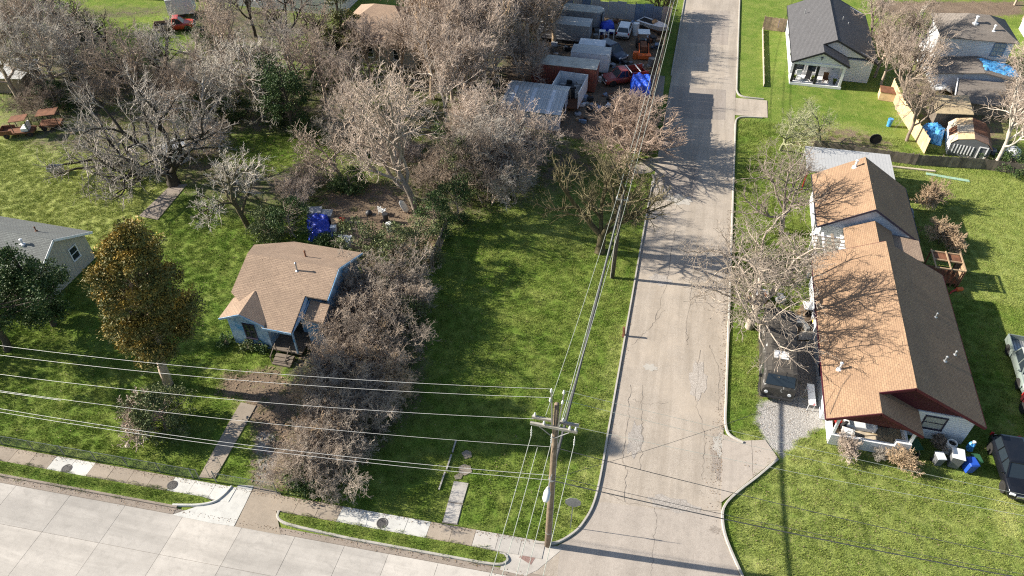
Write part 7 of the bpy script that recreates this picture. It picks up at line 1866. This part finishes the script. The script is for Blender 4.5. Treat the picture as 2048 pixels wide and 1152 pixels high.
# ---------------------------------------------------------------- grass blades over the lawns
gr = np.random.RandomState(21)
def grass_patch(name, n, rad, hmin, hmax, w):
    a = gr.uniform(0, 6.283, n); r = rad*np.sqrt(gr.rand(n)); cx, cy = r*np.cos(a), r*np.sin(a)
    th = gr.uniform(0, 6.283, n); h = gr.uniform(hmin, hmax, n); ln = gr.uniform(.2, .9, n)*h; la = gr.uniform(0, 6.283, n)
    b0 = np.stack([cx - np.cos(th)*w, cy - np.sin(th)*w, np.full(n, -.03)], 1); b1 = np.stack([cx + np.cos(th)*w, cy + np.sin(th)*w, np.full(n, -.03)], 1)
    tp = np.stack([cx + np.cos(la)*ln, cy + np.sin(la)*ln, h], 1)
    V = np.stack([b0, b1, tp], 1).reshape(-1, 3)
    o = np_mesh(name, V, np.arange(n*3).reshape(n, 3), MT['blade'])
    return o
def blade_material():
    m, t, b = _new('grass_blade')
    pos = t.nodes.new('ShaderNodeNewGeometry').outputs['Position']
    g, fine, med = grass_colour(t, pos)
    oi = t.nodes.new('ShaderNodeObjectInfo')
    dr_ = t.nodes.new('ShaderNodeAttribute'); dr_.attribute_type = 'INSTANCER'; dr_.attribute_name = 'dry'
    g = _mix(t, _math(t, 'MULTIPLY', oi.outputs['Random'], .35), g, (.22, .28, .055))
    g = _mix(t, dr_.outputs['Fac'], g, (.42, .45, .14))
    t.links.new(g, b.inputs['Base Color']); b.inputs['Roughness'].default_value = .7; b.inputs['Specular IOR Level'].default_value = .15
    return m
MT['blade'] = blade_material()

def lawn_points(x0, x1, y0, y1, step, z=0.0, inside=None):
    gx, gy = np.meshgrid(np.arange(x0, x1, step), np.arange(y0, y1, step))
    gx = gx + gr.uniform(-.5, .5, gx.shape)*step; gy = gy + gr.uniform(-.5, .5, gy.shape)*step
    px, py = gx.ravel(), gy.ravel()
    # keep what the photograph can see
    Xc = px*_cp + py*_sp; Yc = -px*_sp + py*_cp
    d = Yc*_c + CAM_H*_s; up = Yc*_s - CAM_H*_c
    u, v = 1024 + 1470*Xc/d, 576 - 1470*up/d
    ok = (u > -140) & (u < 2190) & (v > -60) & (v < 1260)
    if inside is not None: ok &= sdf(inside, px, py) < -.12
    return px[ok], py[ok]
px, py = lawn_points(-70, 45, 20, 78, .5)
ok = py > kerb_y(px) + 3.2*0
for pl, mgn in ((street_poly, .22), (avenue_poly, .2), (right_drive, .05), (gravel_drive, .05), (junk_poly, .1), (van_bay, .1)):
    ok &= sdf(pl, px, py) > mgn
for pl in house_polys: ok &= sdf(pl, px, py) > 0
ok &= ~((px < -2.0) & (py < sw_top(px) + .12))
ok &= ~((px > -24.6) & (px < -20.6) & (py < 22.4))
ok &= sdf(P((398,955),(430,957),(490,852),(512,812),(482,805),(462,838)), px, py) > .12
ok &= sdf(P((884,1046),(915,1050),(937,966),(908,962)), px, py) > .1
def keep_prob(pl, k, w): return 1 - k*np.clip(.5 - sdf(pl, px, py)/(2*w), 0, 1)
pr = np.ones(len(px))
for pl, k, w in ((yard_c,.93,1.5),(drive_c,.9,.8),(wood_nw,.7,2.5),(wood_mid,.75,2.5),(brush_c,.6,1),(lot_ne,.6,2.5),(yard_worn,.6,1.5),(side_r,.4,1.5),(path_w,.95,.3)): pr *= keep_prob(pl, k, w)
for pl in (open_nw, open_c): pr = np.where(sdf(pl, px, py) < 0, 1, pr)
ok &= gr.rand(len(px)) < pr
px, py = px[ok], py[ok]
drv = np.zeros(len(px)); 
for pl, k, w in ((dry_a,.9,.5),(dry_b,.85,.6),(dry_c,.6,1),(verge_l,.5,.8),(strip_c,.3,2),(lot_ne,.5,3)): drv = np.maximum(drv, k*np.clip(.5 - sdf(pl, px, py)/(2*w), 0, 1))
drv = np.maximum(drv, np.where((px > 8) & (py < 34), .22, .04)); drv = np.maximum(drv, np.where((px < -46) & (py > 40), .6, 0)); drv = np.maximum(drv, np.where((px > 23) & (py > 52), .4, 0)); pat = np.sin(px*.33+1.7*np.sin(py*.21))*np.sin(py*.41+1.3*np.sin(px*.27)) + .6*np.sin(px*.9+py*.5)*np.sin(py*1.1-px*.4); drv = np.maximum(drv, np.clip(pat*.35, 0, .4)*((px > 8) | (px < -36) | (py > 40))); drv = np.clip(drv*gr.uniform(.5, 1.5, len(px)), 0, 1)  # includes the same paler lime tint for blades on those two lawns
pts = [np.stack([px, py, np.zeros(len(px))], 1)]; drs = [drv]
for v in (verge_a, verge_b):
    vx, vy = lawn_points(min(p[0] for p in v), max(p[0] for p in v), min(p[1] for p in v), max(p[1] for p in v), .3, inside=v)
    pts.append(np.stack([vx, vy, np.full(len(vx), .1)], 1)); drs.append(gr.uniform(0, .25, len(vx)))
pts = np.concatenate(pts); drs = np.concatenate(drs)
me = bpy.data.meshes.new('lawn_grass'); me.vertices.add(len(pts)); me.vertices.foreach_set('co', pts.astype(np.float32).ravel())
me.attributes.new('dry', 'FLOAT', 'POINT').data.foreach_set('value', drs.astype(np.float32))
me.attributes.new('turn', 'FLOAT', 'POINT').data.foreach_set('value', gr.uniform(0, 6.283, len(pts)).astype(np.float32))
me.attributes.new('size', 'FLOAT', 'POINT').data.foreach_set('value', gr.uniform(.7, 1.35, len(pts)).astype(np.float32))
lawn = bpy.data.objects.new('lawn_grass', me); C.objects.link(lawn)
tag(lawn, 'short mottled green grass blades covering the lawns and verges', 'grass', kind='stuff')
patch = grass_patch('grass_tuft', 130, .36, .04, .1, .011)
patch_me = patch.data
bpy.data.objects.remove(patch)
ng = bpy.data.node_groups.new('lawn_scatter', 'GeometryNodeTree')
ng.interface.new_socket('Geometry', in_out='INPUT', socket_type='NodeSocketGeometry'); ng.interface.new_socket('Geometry', in_out='OUTPUT', socket_type='NodeSocketGeometry')
gi = ng.nodes.new('NodeGroupInput'); go = ng.nodes.new('NodeGroupOutput')
iop = ng.nodes.new('GeometryNodeInstanceOnPoints')
# the tuft is turned into geometry inside the tree: a small grid of bent blades taken from a helper mesh kept only as data
src = bpy.data.objects.new('grass_tuft', patch_me); C.objects.link(src); src.location = (-34.0, 24.0, -0.02)
src['kind'] = 'stuff'; src['label'] = 'one tuft of short grass blades on the front lawn'; src['category'] = 'grass'
oinf = ng.nodes.new('GeometryNodeObjectInfo'); oinf.inputs['Object'].default_value = src; oinf.transform_space = 'ORIGINAL'; oinf.inputs['As Instance'].default_value = True
def named(nm):
    n = ng.nodes.new('GeometryNodeInputNamedAttribute'); n.data_type = 'FLOAT'; n.inputs['Name'].default_value = nm; return n.outputs['Attribute']
cx = ng.nodes.new('ShaderNodeCombineXYZ'); ng.links.new(named('turn'), cx.inputs['Z'])
ng.links.new(gi.outputs[0], iop.inputs['Points']); ng.links.new(oinf.outputs['Geometry'], iop.inputs['Instance'])
ng.links.new(cx.outputs[0], iop.inputs['Rotation']); ng.links.new(named('size'), iop.inputs['Scale'])
ng.links.new(iop.outputs[0], go.inputs[0])
md = lawn.modifiers.new('scatter', 'NODES'); md.node_group = ng
